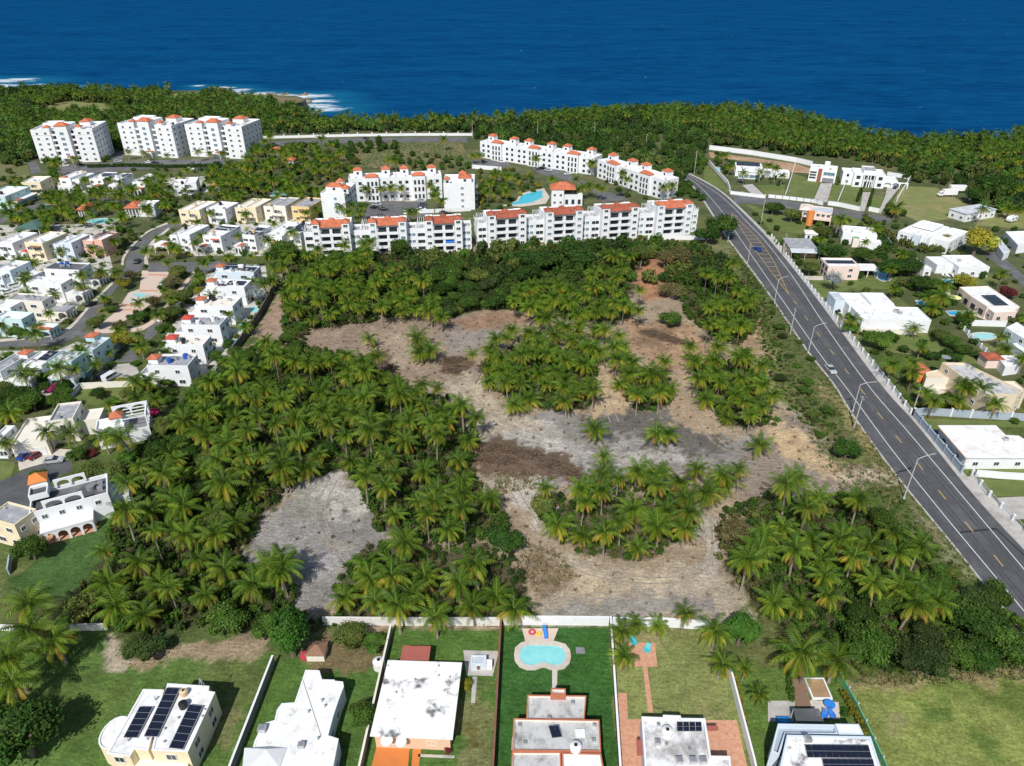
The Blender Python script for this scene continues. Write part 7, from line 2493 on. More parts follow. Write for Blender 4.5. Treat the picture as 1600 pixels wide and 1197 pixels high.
palms_in(Z('2',(0,460),(350,470),(560,560),(400,680),(100,660),(0,640)),8,(5,8),'palm in the scrub beside the entrance gatehouse','gatehouse palms',s=(.75,1),seed=40)
TI=[((450,985),6.0,'round','large round dark green tree by the white hut',1.05),((788,838),4.3,'dark','dark green domed bush in the gap between the left grove and the sandy path',.8),((1325,697),3.4,'dark','dark round bush at the roadside end of the pale path',1.1),((1145,825),4.0,'brown','brownish thin leaved tree beside the lower right grove',1.1),((1160,977),4.4,'round','dark round tree at the corner of the brick patio garden',1.1),((850,785),3.6,'olive','olive green tree at the left of the yellowish clump',1.0),((1358,1000),5.0,'bright','bright green tree right of the orange skirted palms',1.05),((1440,1020),5.6,'feather','dull feathery tree on the edge of the pale right lawn',.9),((1530,960),5.0,'dark','dark tree near the lower end of the road',1.0),((1555,920),3.5,'mid','tree touching the road at the lower right',1.0),((1580,1005),4.5,'mid','tree at the right edge above the pale lawn',1.0),((1500,1020),3.5,'mid','mid green bush between the feathery tree and the right edge',.9),((550,990),3.4,'olive','olive bush before the white rear wall at the left',.8),((585,1000),2.6,'mid','small bush before the white rear wall',.8),((225,1010),4.0,'feather','low feathery tree at the end of the dirt strip',.75),((190,965),3.4,'bright','bright leafy bush under the corner palms',.9),((120,945),4.0,'olive','grey olive bush by the short weathered wall',.9),((350,965),4.5,'mid','leafy green tree between the corner palms and the round dark tree',.8),((420,975),3.2,'mid','leafy bush left of the round dark tree',.9),((30,1140),5.5,'dark','dark tree cut by the lower left corner',1.1),((10,1110),4.0,'dark','dark tree behind the one in the lower left corner',1.1),((45,850),3.6,'mid','round tree beside the arcaded white villa',1.1),((142,735),3.6,'olive','olive tree at the inner end of the cul-de-sac',.9),((170,735),3.4,'olive','second olive tree at the inner end of the cul-de-sac',.9),((188,750),2.6,'bright','bright green bush beside the arcaded white villa',1.0),((55,742),2.6,'mid','round tree standing on the cul-de-sac island',1.0),(Z('7',(945,175)),2.2,'magenta','bright magenta bougainvillea below the small rear lawn',.8),(Z('5',(335,1015)),2.4,'magenta','purplish bougainvillea behind the dark garden trees',.8),(Z('7',(570,420)),1.6,'redleaf','dark red shrub before the arched parapet villa',.8),(Z('5',(190,1080)),4.2,'mid','leafy tree at the left edge below the sky blue parasol',1.0),(Z('5',(60,1050)),4.2,'dark','dark tree beside the sky blue parasol',1.0),(Z('5',(340,1080)),3.0,'bright','bright tree left of the small rear lawn',.9),(Z('5',(110,1080)),3.8,'dark','dark tree between the left edge trees',1.0),(Z('5',(750,695)),4.2,'yellow','yellow flowering tree at the street fork',1.0),(Z('5',(1240,410)),2.6,'yellow','yellow green bush behind the plaza',.9),(Z('5',(1130,440)),4.6,'olive','spreading olive tree right of the plaza fountain',1.0),(Z('5',(1050,540)),4.2,'olive','spreading olive tree below the plaza fountain',.9),(Z('5',(1110,280)),4.2,'olive','olive tree at the top right of the plaza',.9),(Z('5',(1070,350)),3.6,'brown','brownish tree at the top of the plaza steps',.9),(Z('5',(950,470)),3.4,'brown','leafless looking brown tree beside the fountain',.9),(Z('5',(760,360)),3.2,'yellow','yellow green tree at the left top of the plaza',.9),(Z('5',(810,310)),3.4,'brown','brown tree where the plaza meets the street',.9),(Z('5',(660,480)),2.8,'brown','brown tree on the plaza edge near the black car',.9),(Z('5',(600,600)),3.2,'olive','olive tree at the lower left of the plaza',.9),(Z('5',(740,625)),3.0,'brown','brownish shrub at the lower end of the plaza',.8),(Z('5',(870,570)),3.4,'mid','green bush at the lower right of the plaza',.7),(Z('5',(690,520)),2.6,'mid','green bush on the plaza lawn',.7),(Z('5',(100,660)),3.6,'mid','airy tree on the left street bend, left of two',.9),(Z('5',(230,640)),3.4,'olive','airy tree on the left street bend, right of two',.9),(Z('5',(1245,350)),3.0,'mid','round tree above the yellow green bush',.9),(Z('5',(1580,420)),4.0,'silver','silver leaved tree behind the white estate edge houses',1.0),(Z('6',(415,330)),4.0,'silver','silver leaved tree in front of the pale pink house',1.3),((1130,345),7.5,'dark','big dark tree overhanging the main road',1.1),((1105,362),5.5,'dark','dark tree left of the big road tree',1.0),((1530,370),8.0,'yellow','large round yellow green tree beside the lane',.95),(Z('4',(1110,1085)),4.0,'yellow','yellow leaved tree beside the large villa',.9),(Z('4',(1430,720)),9,'dark','huge dark tree behind the trailers',.8),(Z('4',(1290,800)),6,'dark','dark tree right of the long white trailer',.9),(Z('f',(1150,960)),6.5,'dark','wide dark round tree right of the grey metal roof',.9),(Z('f',(1410,990)),5.0,'mid','round green tree before the white two level house',1.0),(Z('f',(950,1110)),4.0,'olive','olive tree left of the pale pink house',1.0),(Z('f',(620,580)),6.0,'mid','broad green tree on the side street lawn',.7),(Z('f',(790,640)),4.4,'olive','flowering olive tree before the stilt house',1.0),(Z('f',(1065,790)),4.2,'olive','olive tree beside the tiny white hut',.9),(Z('f',(1010,880)),3.2,'bright','bright tree above the grey metal roof',.8),(Z('6',(690,700)),5.0,'bright','bright shrubby tree on the lawn south of the wide villa',.8),(Z('6',(1230,340)),4.6,'yellow','yellow green tree by the white loungers',1.0),(Z('6',(1490,410)),3.4,'redleaf','dark red tree behind the green awning house',.9),(Z('6',(770,250)),5.5,'dark','dark tree above the oval pool',1.0),(Z('6',(900,240)),5.2,'dark','dark tree left of the small white annexe',1.0),(Z('6',(870,190)),4.5,'dark','dark tree behind the small white annexe',.9),(Z('6',(960,350)),4.6,'dark','dark tree right of the oval pool',.9),(Z('6',(1050,370)),4.4,'mid','tree below the small white annexe',.9),(Z('6',(1080,680)),3.6,'olive','dark olive bush at the top of the right hand lawn',.8),(Z('6',(1160,720)),3.6,'mid','bush below the olive bush on the right hand lawn',.8),(Z('6',(1220,770)),3.2,'mid','bush at the right end of the right hand lawn',.8),(Z('6',(1195,815)),1.8,'mid','small round bush on the right hand lawn',.8),(Z('6',(1230,580)),3.2,'dark','dark tree below the uneven blue pool',.9),(Z('6',(680,225)),2.2,'brown','straw coloured shrub above the oval pool',.7),(Z('6',(790,650)),1.2,'mid','right hand round shrub before the cream wall',.8),(Z('6',(712,645)),1.2,'redleaf','reddish round shrub before the cream wall',.8),(Z('6',(520,640)),3,'bright','bright shrub at the white road fence',.8),(Z('B',(1315,670)),1.3,'yellow','small yellow green shrub beside the concrete slab',1.0),(Z('B',(665,880)),2.6,'mid','feathery palm like shrub between the stepped house and the stained roof house',1.0),(Z('B',(660,830)),2.2,'olive','olive shrub behind the feathery one by the stained roof house',1.0),(Z('B',(1195,1085)),.8,'redleaf','small red leaved shrub at the porch rail',1),(Z('2',(900,1120)),4.6,'mid','leafy tree in front of the middle of the front apartment row',1.2),((900,392),11,'dark','very broad flat crowned dark tree below the dark red roofs',.55),((840,400),9,'dark','broad flat dark tree left of the broadest one',.6),((700,425),6,'mid','leafy tree below the gap in the front apartment row',.8),((445,385),6,'mid','tall feathery tree at the corner of the plaza street row',1.2),((430,395),4.5,'dark','dark tree at the estate corner',1.2),((1040,400),4.5,'brown','thin brownish tree above the reddish bank',1.2),((1065,395),5,'brown','pale stemmed brownish tree right of the reddish bank',1.2),((1000,392),5,'olive','tall thin tree above the reddish bank',1.3),((1050,450),5.5,'brown','wide brown green tree below the reddish bank',.7),((1050,495),4.5,'mid','rounded green bush on the bare soil at the upper right',.8),((1110,480),4.5,'olive','olive bush at the upper right of the lot',.8),((890,470),4.5,'dark','dark green shrub in the middle of the upper band',.7),((530,400),5,'mid','leafy tree in the upper left grove',.9)]
for p,r,kd,lb,hz in TI:
 tree_at(p,r,kd,lb,None,hz)
trees_in([(620,400),(740,400),(800,385),(880,385),(1000,385),(1110,395),(1150,430),(1100,455),(980,440),(900,440),(780,450),(700,460),(640,430)],6.0,(3,5.5),('dark','mid','mid','feather','olive'),'tree in the dense thicket below the front apartment row','thicket trees below the apartments',51)
trees_in([(690,460),(800,450),(900,440),(905,480),(800,480),(740,495),(690,500)],5.5,(2.5,4),('dark','mid','feather'),'tree on the lower edge of the thicket above the bare strip','trees on the thicket edge',52)
trees_in([(380,552),(440,535),(445,508),(480,520),(470,560),(390,590)],4,(1.6,3),('mid','dark','bright'),'bush at the top left corner of the left grove','left grove corner bushes',50,hz=(.7,1))
trees_in([(455,400),(480,385),(600,400),(560,420),(470,440)],6,(2.5,4),('dark','mid'),'tree in the upper left grove beside the estate corner','trees by the estate corner',53)
trees_in([(300,620),(360,580),(420,600),(480,660),(520,720),(450,740),(380,790),(330,850),(260,800),(220,740)],6.2,(2.2,4.4),('dark','mid','feather','olive'),'leafy bush under the palms of the left grove','bushes of the left grove',54,hz=(.75,1.15))
trees_in([(1195,800),(1300,770),(1420,850),(1480,910),(1500,960),(1400,980),(1250,970)],7,(2,3.6),('dark','mid','bright'),'leafy bush under the palms of the lower right grove','bushes of the lower right grove',55,hz=(.7,1.1))
trees_in([(1370,960),(1500,930),(1600,950),(1600,1040),(1420,1040)],6,(2.5,4),('dark','mid','feather'),'tree in the wood above the pale right lawn','trees above the pale lawn',56,hz=(.8,1.1))
trees_in([(1160,450),(1190,470),(1230,590),(1290,680),(1260,690),(1220,620),(1190,540)],6.5,(1.3,2.6),('olive','mid','feather'),'scrubby bush on the grass slope left of the road','roadside slope bushes',57,hz=(.6,.8),keep=.7)
trees_in([(1420,850),(1480,870),(1510,905),(1470,920),(1400,870)],5,(1.3,2.4),('mid','olive'),'bush on the verge above the lower right grove','lower verge bushes',58,hz=(.6,.8))
trees_in(Z('2',(0,480),(300,500),(500,560),(680,640),(540,700),(400,720),(220,700),(0,620)),8,(3,5),('dark','mid','olive'),'tree in the scrub between the gatehouse and the courtyard apartments','gatehouse scrub trees',59)
trees_in(Z('2',(400,500),(860,480),(900,540),(560,570)),5,(1.8,3.6),('mid','dark'),'bush beside the coast road on the rough field','rough field bushes',60)
trees_in(Z('2',(860,560),(1300,590),(1330,670),(900,660)),5,(1.6,3.4),('mid','olive','dark'),'bush on the rough field behind the courtyard block','rough field rear bushes',61)
trees_in(Z('2',(20,640),(230,640),(400,720),(560,720),(540,760),(330,800),(100,760)),7,(2.5,4.5),('dark','mid','olive'),'tree in the garden belt behind the cream houses','garden belt trees',62)
trees_in(Z('2',(1380,680),(1590,660),(1760,720),(1800,790),(1596,840),(1400,880)),4.4,(1.4,2.8),('mid','olive','yellow'),'tree in the gardens between lagoon pool and courtyard','lagoon garden trees',63)
trees_in(Z('1',(1300,640),(1596,640),(1596,780),(1400,780),(1310,720)),7,(2.4,4),('dark','mid','olive'),'tree between the right tower and the corner villa','right tower garden trees',64)
trees_in(Z('1',(0,550),(190,690),(120,760),(0,740)),8,(2,4),('mid','olive','dark'),'bush on the rough slope left of the towers','left slope bushes',65)
trees_in(Z('1',(560,600),(760,590),(750,610),(600,620)),5,(2,3),('dark','mid'),'tree at the right foot of the left tower','left tower trees',66)
trees_in(Z('1',(560,640),(1060,650),(1060,670),(560,665)),6,(1.5,2.6),('dark','mid'),'shrub in the hedge between car park and villas','car park hedge shrubs',67)
trees_in(Z('3',(1000,600),(1060,620),(1150,720),(1370,880),(1300,920),(1190,880),(1010,800),(1010,680)),4.6,(2,3.8),('dark','mid','olive'),'tree beside the road bend right of the far apartments','road bend trees',68)
trees_in(z6((680,90),(760,200),(860,330),(800,330),(640,150)),5.5,(2.5,4),('dark','mid'),'tree in the belt left of the small white annexe','annexe belt trees',69)
trees_in(z6((1380,590),(1500,560),(1600,600),(1600,620),(1400,620)),4.5,(1.2,2.4),('mid','bright'),'shrub between the awning house and the round pool','awning house shrubs',71)
trees_in(z6((1480,900),(1640,800),(1640,1020),(1560,1010)),5,(2,3.4),('mid','dark'),'tree at the right edge above the beige villa','right edge trees',72)
trees_in(z4((1400,1040),(1596,1000),(1596,1040),(1500,1090)),6,(1.6,2.8),('mid','dark'),'bush beside the lane at the right edge','lane bushes',73)
trees_in(zb((690,60),(1050,50),(1080,110),(760,110)),4,(1.3,2),('dark','mid'),'shrub before the salmon pink house','pink house shrubs',74)
trees_in(za((1190,870),(1330,850),(1400,960),(1200,1180),(1170,1100),(1280,980)),5,(2,3.2),('dark','mid','olive'),'tree on the bank between the pink house and the street','pink house bank trees',75)
trees_in(zc((80,770),(420,830),(700,820),(1020,830),(1240,820),(1240,880),(700,890),(400,890),(80,920)),4.6,(1.1,2.1),('mid','olive','dark','yellow'),'shrub in the front gardens of the plaza street row','plaza street shrubs',76,hz=(.7,.9))
trees_in(zd((200,640),(260,540),(400,440),(560,230),(660,200),(560,420),(430,600),(300,700)),6,(1.6,2.8),('olive','mid','bright'),'street tree in front of the estate edge houses','estate edge street trees',77,hz=(.8,1.0))
trees_in(zd((660,880),(950,830),(1000,900),(900,960),(680,940)),4.5,(1.8,3),('mid','dark','bright'),'leafy tree behind the grey roofed house','grey roofed house trees',78)
trees_in(ze((20,1000),(330,900),(520,700),(700,620),(740,700),(500,850),(300,1000),(120,1050)),6,(1.8,3),('mid','dark','bright'),'tree in the shady garden above the cul-de-sac','shady garden trees',79)
trees_in(Z('D',(400,800),(480,800),(520,920),(450,920)),3,(.8,1.2),('mid','dark'),'shrub beside the paved terrace','terrace shrubs',83)
trees_in(Z('D',(560,560),(800,550),(830,640),(600,690)),3.4,(1.0,1.8),('olive','bright'),'low weedy bush at the top of the pale right lawn','pale lawn bushes',84,hz=(.5,.7))
trees_in(Z('D',(1120,520),(1560,420),(1596,560),(1160,620)),3.6,(1.2,2.0),('olive','olive','mid'),'grassy olive bush along the top right of the pale lawn','pale lawn top bushes',85,hz=(.5,.75))
trees_in(z8((200,120),(420,180),(480,290),(380,320),(260,260)),4,(1.2,2.2),('olive','brown','mid'),'thin grey green bush above the round roadside bush','bushes above the roadside bush',86,hz=(.6,.8))
trees_in(z6((0,420),(60,430),(230,720),(330,1000),(250,1100),(120,900),(30,640)),5,(1.2,2.4),('mid','olive','bright','feather'),'bush on the green verge slope beside the main road','verge slope bushes',87,hz=(.5,.8))
GRD=('mid','mid','dark','olive','bright')
for i,(px,sp_,rr,lb,gr)in enumerate(((Z('1',(300,560),(400,600),(370,720),(280,720)),6,(2.5,4),'tree at the left end of the white villas','villa end trees'),(za((0,620),(260,480),(330,560),(640,480),(700,540),(430,590),(200,660),(0,720)),5.5,(1.6,2.8),'shrubby tree on the verge of the curved estate street','curved street trees'),(za((900,380),(1500,400),(1596,470),(1400,500),(900,470)),5,(1.5,2.4),'shrub before the porches of the white villas','villa porch shrubs'),(za((20,690),(420,640),(860,720),(880,830),(300,780),(100,800)),5.5,(1.8,3),'bush in the clubhouse garden by the pond','pond garden bushes'),(zc((60,60),(220,180),(640,250),(640,290),(300,300),(200,500),(120,500),(200,330),(0,250)),5.5,(1.8,3),'tree between the clubhouse hall and the cream houses','hall garden trees'),(zc((640,150),(1250,120),(1540,200),(1540,240),(1240,230),(1200,250),(880,280),(700,280)),5.5,(2,3.4),'tree in the strip right behind the cream house row','cream row trees'),(zc((840,380),(905,380),(930,560),(850,560)),4.5,(1.4,2.2),'tree in the gap between the white and the beige roofed house','gap trees'),(Z('2',(300,880),(400,860),(430,960),(340,960)),5,(2,3),'tree beside the courtyard left wing','left wing trees'),(Z('3',(760,560),(1000,620),(1100,700),(1010,640),(800,590)),6,(2,3.2),'tree on the far side of the far apartments','far side trees'),(Z('3',(560,680),(720,800),(860,850),(740,840),(560,740)),6,(1.6,2.6),'bush in front of the lower far apartment block','lower far block bushes'),(Z('3',(880,780),(1060,780),(1190,860),(1180,1000),(1190,860),(900,820)),6,(2.5,4),'tree behind the right end of the front apartment row','front row end trees'),(Z('4',(700,900),(870,860),(900,940),(760,970)),5,(2,3.2),'dark tree right of the portico house drive','drive end trees'),(Z('6',(600,100),(700,130),(840,290),(900,420),(840,420),(760,320)),5,(2.2,3.6),'tree in the dark belt around the oval pool','oval pool trees'),(Z('6',(880,400),(1100,420),(1120,560),(1020,540),(900,460)),4.5,(1.8,3),'dark shrub behind the bright blue pool','blue pool shrubs'),(Z('6',(1000,560),(1260,560),(1250,640),(1040,640)),4.5,(1.6,2.6),'shrub between wide villa and awning house','awning side shrubs'),(Z('6',(540,640),(640,640),(800,720),(700,800),(620,760)),4,(1.6,2.8),'shrub on the lawn strip beside the white road fence','fence side shrubs'),(Z('6',(640,790),(960,800),(990,850),(680,860)),4,(1.2,2),'low shrub above the beige villa palm row','beige villa shrubs'),(Z('6',(1480,560),(1600,560),(1600,640),(1500,640)),4,(1.5,2.6),'shrub at the right edge by the awning house','edge shrubs'),(Z('8',(850,60),(960,0),(930,90),(850,110)),3.5,(1.1,1.8),'shrub inside the road wall by the beige villa drive','drive shrubs'),(Z('f',(400,300),(560,300),(720,360),(700,420),(560,380),(420,370)),4,(1,1.8),'small shrub on the lawn of the long low house','long house shrubs'),(Z('f',(1150,300),(1300,330),(1260,400),(1150,390)),4,(1,1.7),'shrub right of the brick strip house','brick strip house shrubs'),(Z('f',(100,110),(270,200),(230,320),(110,230)),4,(1.4,2.4),'shrub at the left end of the long low house','long house end shrubs'),(Z('5',(0,1000),(300,960),(480,1030),(420,1180),(0,1200)),4.5,(2,3.4),'leafy tree in the left edge garden below the aqua house','left edge garden trees'),(Z('5',(580,1080),(900,1040),(990,1100),(880,1180),(620,1140)),4.5,(1.8,3),'bush at the foot of the small rear lawn','rear lawn bushes'),(Z('5',(1010,960),(1300,960),(1320,1060),(1060,1080)),4.5,(1.8,3),'bush below the grey roofed edge house','edge house bushes'),(Z('7',(440,460),(800,470),(860,560),(700,640),(480,560)),4,(1.8,2.8),'olive bush between the cul-de-sac villas','cul-de-sac bushes'),(Z('5',(640,560),(760,500),(720,620),(600,650)),3.5,(1,1.6),'small shrub on the left plaza lawn','plaza lawn shrubs'),(Z('5',(790,570),(980,540),(960,610),(820,640)),3.5,(1.2,2),'dense shrub at the lower right of the plaza paving','plaza lower shrubs'),(Z('2',(1390,880),(1596,850),(1596,900),(1400,920)),5,(1.5,2.4),'shrub along the wall above the front apartment row','wall shrubs'))):
 trees_in(px,sp_,rr,GRD,lb,gr,300+i,hz=(.8,1.1))
for i,(px,sp_,lb,gr)in enumerate(((za((420,440),(700,430),(900,470),(1596,470),(1596,530),(800,500),(500,520)),5.5,'yellow green palm on the far side of the villa street','far villa street palms'),(zc((0,20),(200,100),(260,300),(100,420),(0,420)),5,'yellow green palm between clubhouse hall and corner villa','hall palms'),(zc((1180,60),(1596,100),(1596,250),(1500,240),(1240,180)),5.5,'palm in the strip behind the beige cream houses','cream row palms'),(zc((1240,760),(1596,700),(1596,900),(1240,880)),5,'palm at the right end of the plaza street row','row end palms'),(Z('1',(1320,640),(1596,560),(1596,760),(1400,780)),6,'palm between the right tower and the gatehouse','tower side palms'),(Z('2',(560,1040),(700,1080),(760,1190),(540,1190)),5,'palm at the foot of the left front apartment block','front block palms'),(Z('4',(1300,480),(1596,480),(1596,800),(1440,700)),8,'palm in the wood behind the truck field','truck wood palms'))):
 palms_in(px,sp_,(4,6.5),lb,gr,s=(.75,1.0),seed=340+i)
EST=[(-40,300),(60,275),(200,285),(330,262),(420,250),(560,262),(500,300),(500,335),(470,390),(440,420),(425,470),(345,600),(250,640),(160,640),(60,700),(-40,720)]
Rg=random.Random(77)
for x,y in scatter(EST,3.8,0,.5,check=True,seed=400):
 TSPEC.append((x,y,Rg.uniform(.7,1.9),Rg.choice(('mid','bright','olive','mid','yellow','bright')),'garden shrub or small tree among the estate houses on the left','estate garden shrubs',Rg.uniform(.7,1.1),None))
for x,y in scatter(EST,9,4,.6,check=True,seed=401):
 PSPEC.append((x,y,Rg.uniform(3.5,6.5),Rg.uniform(.55,.9),'garden palm among the estate houses on the left','estate garden palms',None))
RGT=[(1150,330),(1400,345),(1600,380),(1640,700),(1480,640),(1420,620),(1300,470)]
for x,y in scatter(RGT,4.8,0,.55,check=True,seed=402):
 TSPEC.append((x,y,Rg.uniform(.8,2.7),Rg.choice(('mid','dark','olive','dark','bright')),'garden shrub among the houses right of the main road','right side garden shrubs',Rg.uniform(.7,1.1),None))
for x,y in scatter(RGT,15,4,.5,check=True,seed=403):
 PSPEC.append((x,y,Rg.uniform(3.5,6),Rg.uniform(.6,.9),'garden palm among the houses right of the main road','right side garden palms',None))
def hedge(px,r,h,tint,label,step=.75,name='hedge',cat='hedge'):
 P=[G(p)for p in px]
 n=max(2,int(sum((b_-a).length for a,b_ in zip(P[:-1],P[1:]))/(r*step)))
 o=P[0]
 R=random.Random(int(px[0][0]))
 pl=[(R.randrange(4),q.x-o.x+R.uniform(-.15,.15)*r,q.y-o.y+R.uniform(-.15,.15)*r,0,r*R.uniform(.9,1.15),h*R.uniform(.9,1.1),R.uniform(0,6.28),tuple(np.array(tint)*R.uniform(.8,1.2)))for q in resample(P,n)]
 ob=stamp(name,BUSH,pl,STUFFLEAF,label,cat,'thing')
 ob.location=(o.x,o.y,0)
hedge(z6((600,-20),(700,60),(840,140),(960,175),(1100,180)),2.3,3.4,OLIVE,'long clipped olive hedge in front of the large villa')
hedge(z4((580,790),(555,860)),1.2,1.8,DARKG,'dark clipped hedge left of the portico house path')
hedge(z4((655,790),(625,890)),1.0,1.5,DARKG,'low clipped hedge right of the portico house path')
hedge(Z('D',(110,560),(130,650),(140,790)),.8,1.2,MIDGR,'narrow green hedge left of the brown garden path')
hedge(Z('D',(470,760),(520,850),(600,1000)),.85,1.5,(.20,.20,.025),'yellow green hedge along the green mesh fence')
hedge(Z('C',(1385,655),(1420,800),(1455,960)),.5,1.3,(.34,.25,.02),'hedge of yellow flowers along the white garden wall')
hedge(Z('7',(430,450),(560,430),(620,410)),.9,1.1,(.11,.06,.03),'reddish low hedge before the arched parapet villa')
hedge(za((700,1130),(1080,1120)),1.2,1.5,DARKG,'dark hedge before the salmon pink and bluish houses')
hedge(Z('5',(560,990),(330,960),(200,985)),1.4,1.8,OLIVE,'loose olive hedge below the pale aqua house')
hedge(z8((850,130),(1140,150),(1230,165)),1.1,1.3,(.14,.17,.025),'yellow green clipped hedge inside the blue grey wall')
hedge(Z('1',(560,648),(800,640),(1060,650),(1380,640)),1.6,2.2,DARKG,'dark hedge between the tower car park and the villas')
camxy=np.array((0,0,CH))
def vis(x,y,z=3):
 u,v=PX((x,y,z))
 return-90<u<1690 and-60<v<1290
PSPEC=[q for q in PSPEC if vis(q[0],q[1],q[2])]
PSPEC.sort(key=lambda q:math.hypot(q[0],q[1])-(1000 if q[5]is None else 0))
Rp=random.Random(5)
NP=296
for k,(x,y,h,s,lb,gr,var)in enumerate(PSPEC[:NP]):
 v=Rp.randrange(8)if var is None else var
 if lb and 'yellow' in lb:
  v=Rp.choice((3,5))
 lean=.05+.05*(k%3)
 me,off,hh_=palm_trunk(h,(.03,.09,.15)[k%3],k%3+3*(k%2))
 r=Rp.uniform(0,6.28)
 c,s_=math.cos(r),math.sin(r)
 ox,oy=off[0]*c-off[1]*s_,off[0]*s_+off[1]*c
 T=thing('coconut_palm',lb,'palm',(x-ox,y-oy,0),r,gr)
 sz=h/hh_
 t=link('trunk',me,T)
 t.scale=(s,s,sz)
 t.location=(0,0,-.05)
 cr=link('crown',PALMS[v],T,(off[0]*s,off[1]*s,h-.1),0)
 cr.rotation_euler=(Rp.gauss(0,.13),Rp.gauss(-.05,.13),Rp.uniform(0,6.28))
 cr.scale=(s,s,s*Rp.uniform(.9,1.08))
pl=[]
for(x,y,h,s,lb,gr,var)in PSPEC[NP:]:
 q=Rp.uniform(.85,1.15)
 pl.append((Rp.randrange(4),x,y,h,s,s,Rp.uniform(0,6.28),(q,q,q)))
def trunk_arr(n=5):
 V,F=[],[]
 for i in range(n):
  a=2*math.pi*i/n
  V+=[(.2*math.cos(a),.2*math.sin(a),0),(.12*math.cos(a),.12*math.sin(a),1)]
 for i in range(n):
  j=(i+1)%n
  F.append((2*i,2*j,2*j+1,2*i+1))
 return np.array(V),np.array(F),np.tile(np.array((.25,.21,.17)),(2*n,1))
TA=trunk_arr()
print('palms',len(PSPEC),'trees',len(TSPEC))
stamp('distant_palms',MIDPALM+[TA],pl+[(4,p[1],p[2],0,p[4],p[3],0,(1,1,1))for p in pl],STUFFLEAF,'mass of further coconut palms among houses and groves','palms')
TSPEC=[q for q in TSPEC if vis(q[0],q[1])]
TSPEC.sort(key=lambda q:math.hypot(q[0],q[1])-(2000 if q[5]is None else 0)-q[2]*8)
Rt=random.Random(6)
def tree_trunk(k):
 if k not in TRUNKS:
  mb=MB()
  R=random.Random(k)
  mb.cyl(0,0,0,.45,.085,.06,n=7)
  for j in range(4):
   a=j*1.6+R.uniform(-.3,.3)
   mb.tube([(0,0,.38),(.22*math.cos(a),.22*math.sin(a),.62),(.45*math.cos(a),.45*math.sin(a),.8)],.028,5)
  o=mb.build('trunk',BARK)
  TRUNKS[k]=o.data
  bpy.data.objects.remove(o)
 return TRUNKS[k]
NT=290
for k,(x,y,r,kd,lb,gr,hz,tr)in enumerate(TSPEC[:NT]):
 small=r<1.9
 T=thing('shrub' if small else 'broadleaf_tree',lb,'shrub' if small else 'tree',(x,y,0),Rt.uniform(0,6.28),gr)
 lift=.10*r*hz if small else .42*r*hz
 t=link('stem' if small else 'trunk',tree_trunk(k%4),T)
 t.scale=(r,r,r*hz*(.8 if small else 1.3))
 t.location=(0,0,-.05)
 c=link('crown',TREES[kd][k%3],T,(0,0,lift))
 c.scale=(r*Rt.uniform(.95,1.08),r*Rt.uniform(.95,1.08),r*hz)
TC={'dark':DARKG,'mid':MIDGR,'bright':BRIGHT,'olive':OLIVE,'brown':BROWNG,'yellow':YELG,'feather':(.05,.082,.022),'round':DARKG,'silver':(.3,.34,.34),'magenta':(.3,.03,.1),'redleaf':(.16,.04,.04)}
pl=[]
for(x,y,r,kd,lb,gr,hz,tr)in TSPEC[NT:]:
 q=Rt.uniform(.8,1.2)
 pl.append((Rt.randrange(4),x,y,0,r,r*hz*1.2,Rt.uniform(0,6.28),tuple(np.array(TC[kd])*q)))
stamp('distant_trees',CLUMP,pl,STUFFLEAF,'mass of smaller trees and shrubs between far houses','trees')
UG=[([(300,620),(345,585),(395,560),(470,545),(560,560),(640,610),(720,630),(752,690),(735,740),(770,790),(800,828),(730,850),(640,850),(590,830),(560,760),(545,735),(470,745),(415,800),(372,868),(420,900),(465,930),(455,970),(390,985),(330,975),(230,1000),(180,985),(130,960),(120,930),(160,890),(170,830),(190,770),(205,720),(240,680)],1.6,1.45,(1.0,2.3)),([(545,875),(600,845),(660,858),(760,855),(800,875),(828,925),(835,960),(800,972),(530,970),(522,930)],1.5,1.25,(.8,1.7)),([(440,445),(480,392),(560,390),(700,400),(800,390),(1000,375),(1100,385),(1140,425),(1180,470),(1180,515),(1150,545),(1100,520),(1070,490),(1060,450),(1040,405),(1000,405),(975,430),(985,500),(900,505),(800,485),(740,485),(690,500),(640,485),(600,500),(530,510),(470,520),(445,500)],1.7,1.55,(1.1,2.5)),([(758,565),(800,545),(870,545),(930,545),(933,580),(923,635),(870,645),(805,630),(757,600)],1.5,1.25,(.8,1.7)),([(968,585),(1045,590),(1050,635),(1000,645),(975,625)],1.5,1.2,(.7,1.4)),([(1085,560),(1170,570),(1200,620),(1215,665),(1135,668),(1090,615)],1.5,1.2,(.7,1.5)),([(840,790),(900,765),(1000,755),(1075,775),(1080,845),(1000,880),(900,865),(850,835)],1.5,1.2,(.7,1.4)),([(1195,780),(1300,775),(1400,820),(1480,900),(1520,960),(1600,960),(1600,1040),(1400,1050),(1330,1050),(1290,1000),(1190,960),(1150,910),(1120,870),(1125,800)],1.6,1.4,(.9,1.9)),([(1150,400),(1190,450),(1230,570),(1300,660),(1330,700),(1290,690),(1230,640),(1200,580),(1185,500)],1.35,.75,(.35,.8)),([(1330,780),(1390,765),(1470,860),(1515,900),(1480,910),(1420,860)],1.6,.7,(.3,.8)),([(385,548),(440,535),(445,505),(480,518),(472,548),(480,565),(390,585)],1.5,1.3,(.8,2.0)),([(520,965),(540,980),(450,1000),(400,985),(430,960)],1.8,1.0,(.6,1.2))]
pl=[]
TN=[np.array(c)for c in(DARKG,MIDGR,MIDGR,OLIVE,BRIGHT,(.045,.08,.02),(.10,.10,.04))]
Ru=random.Random(9)
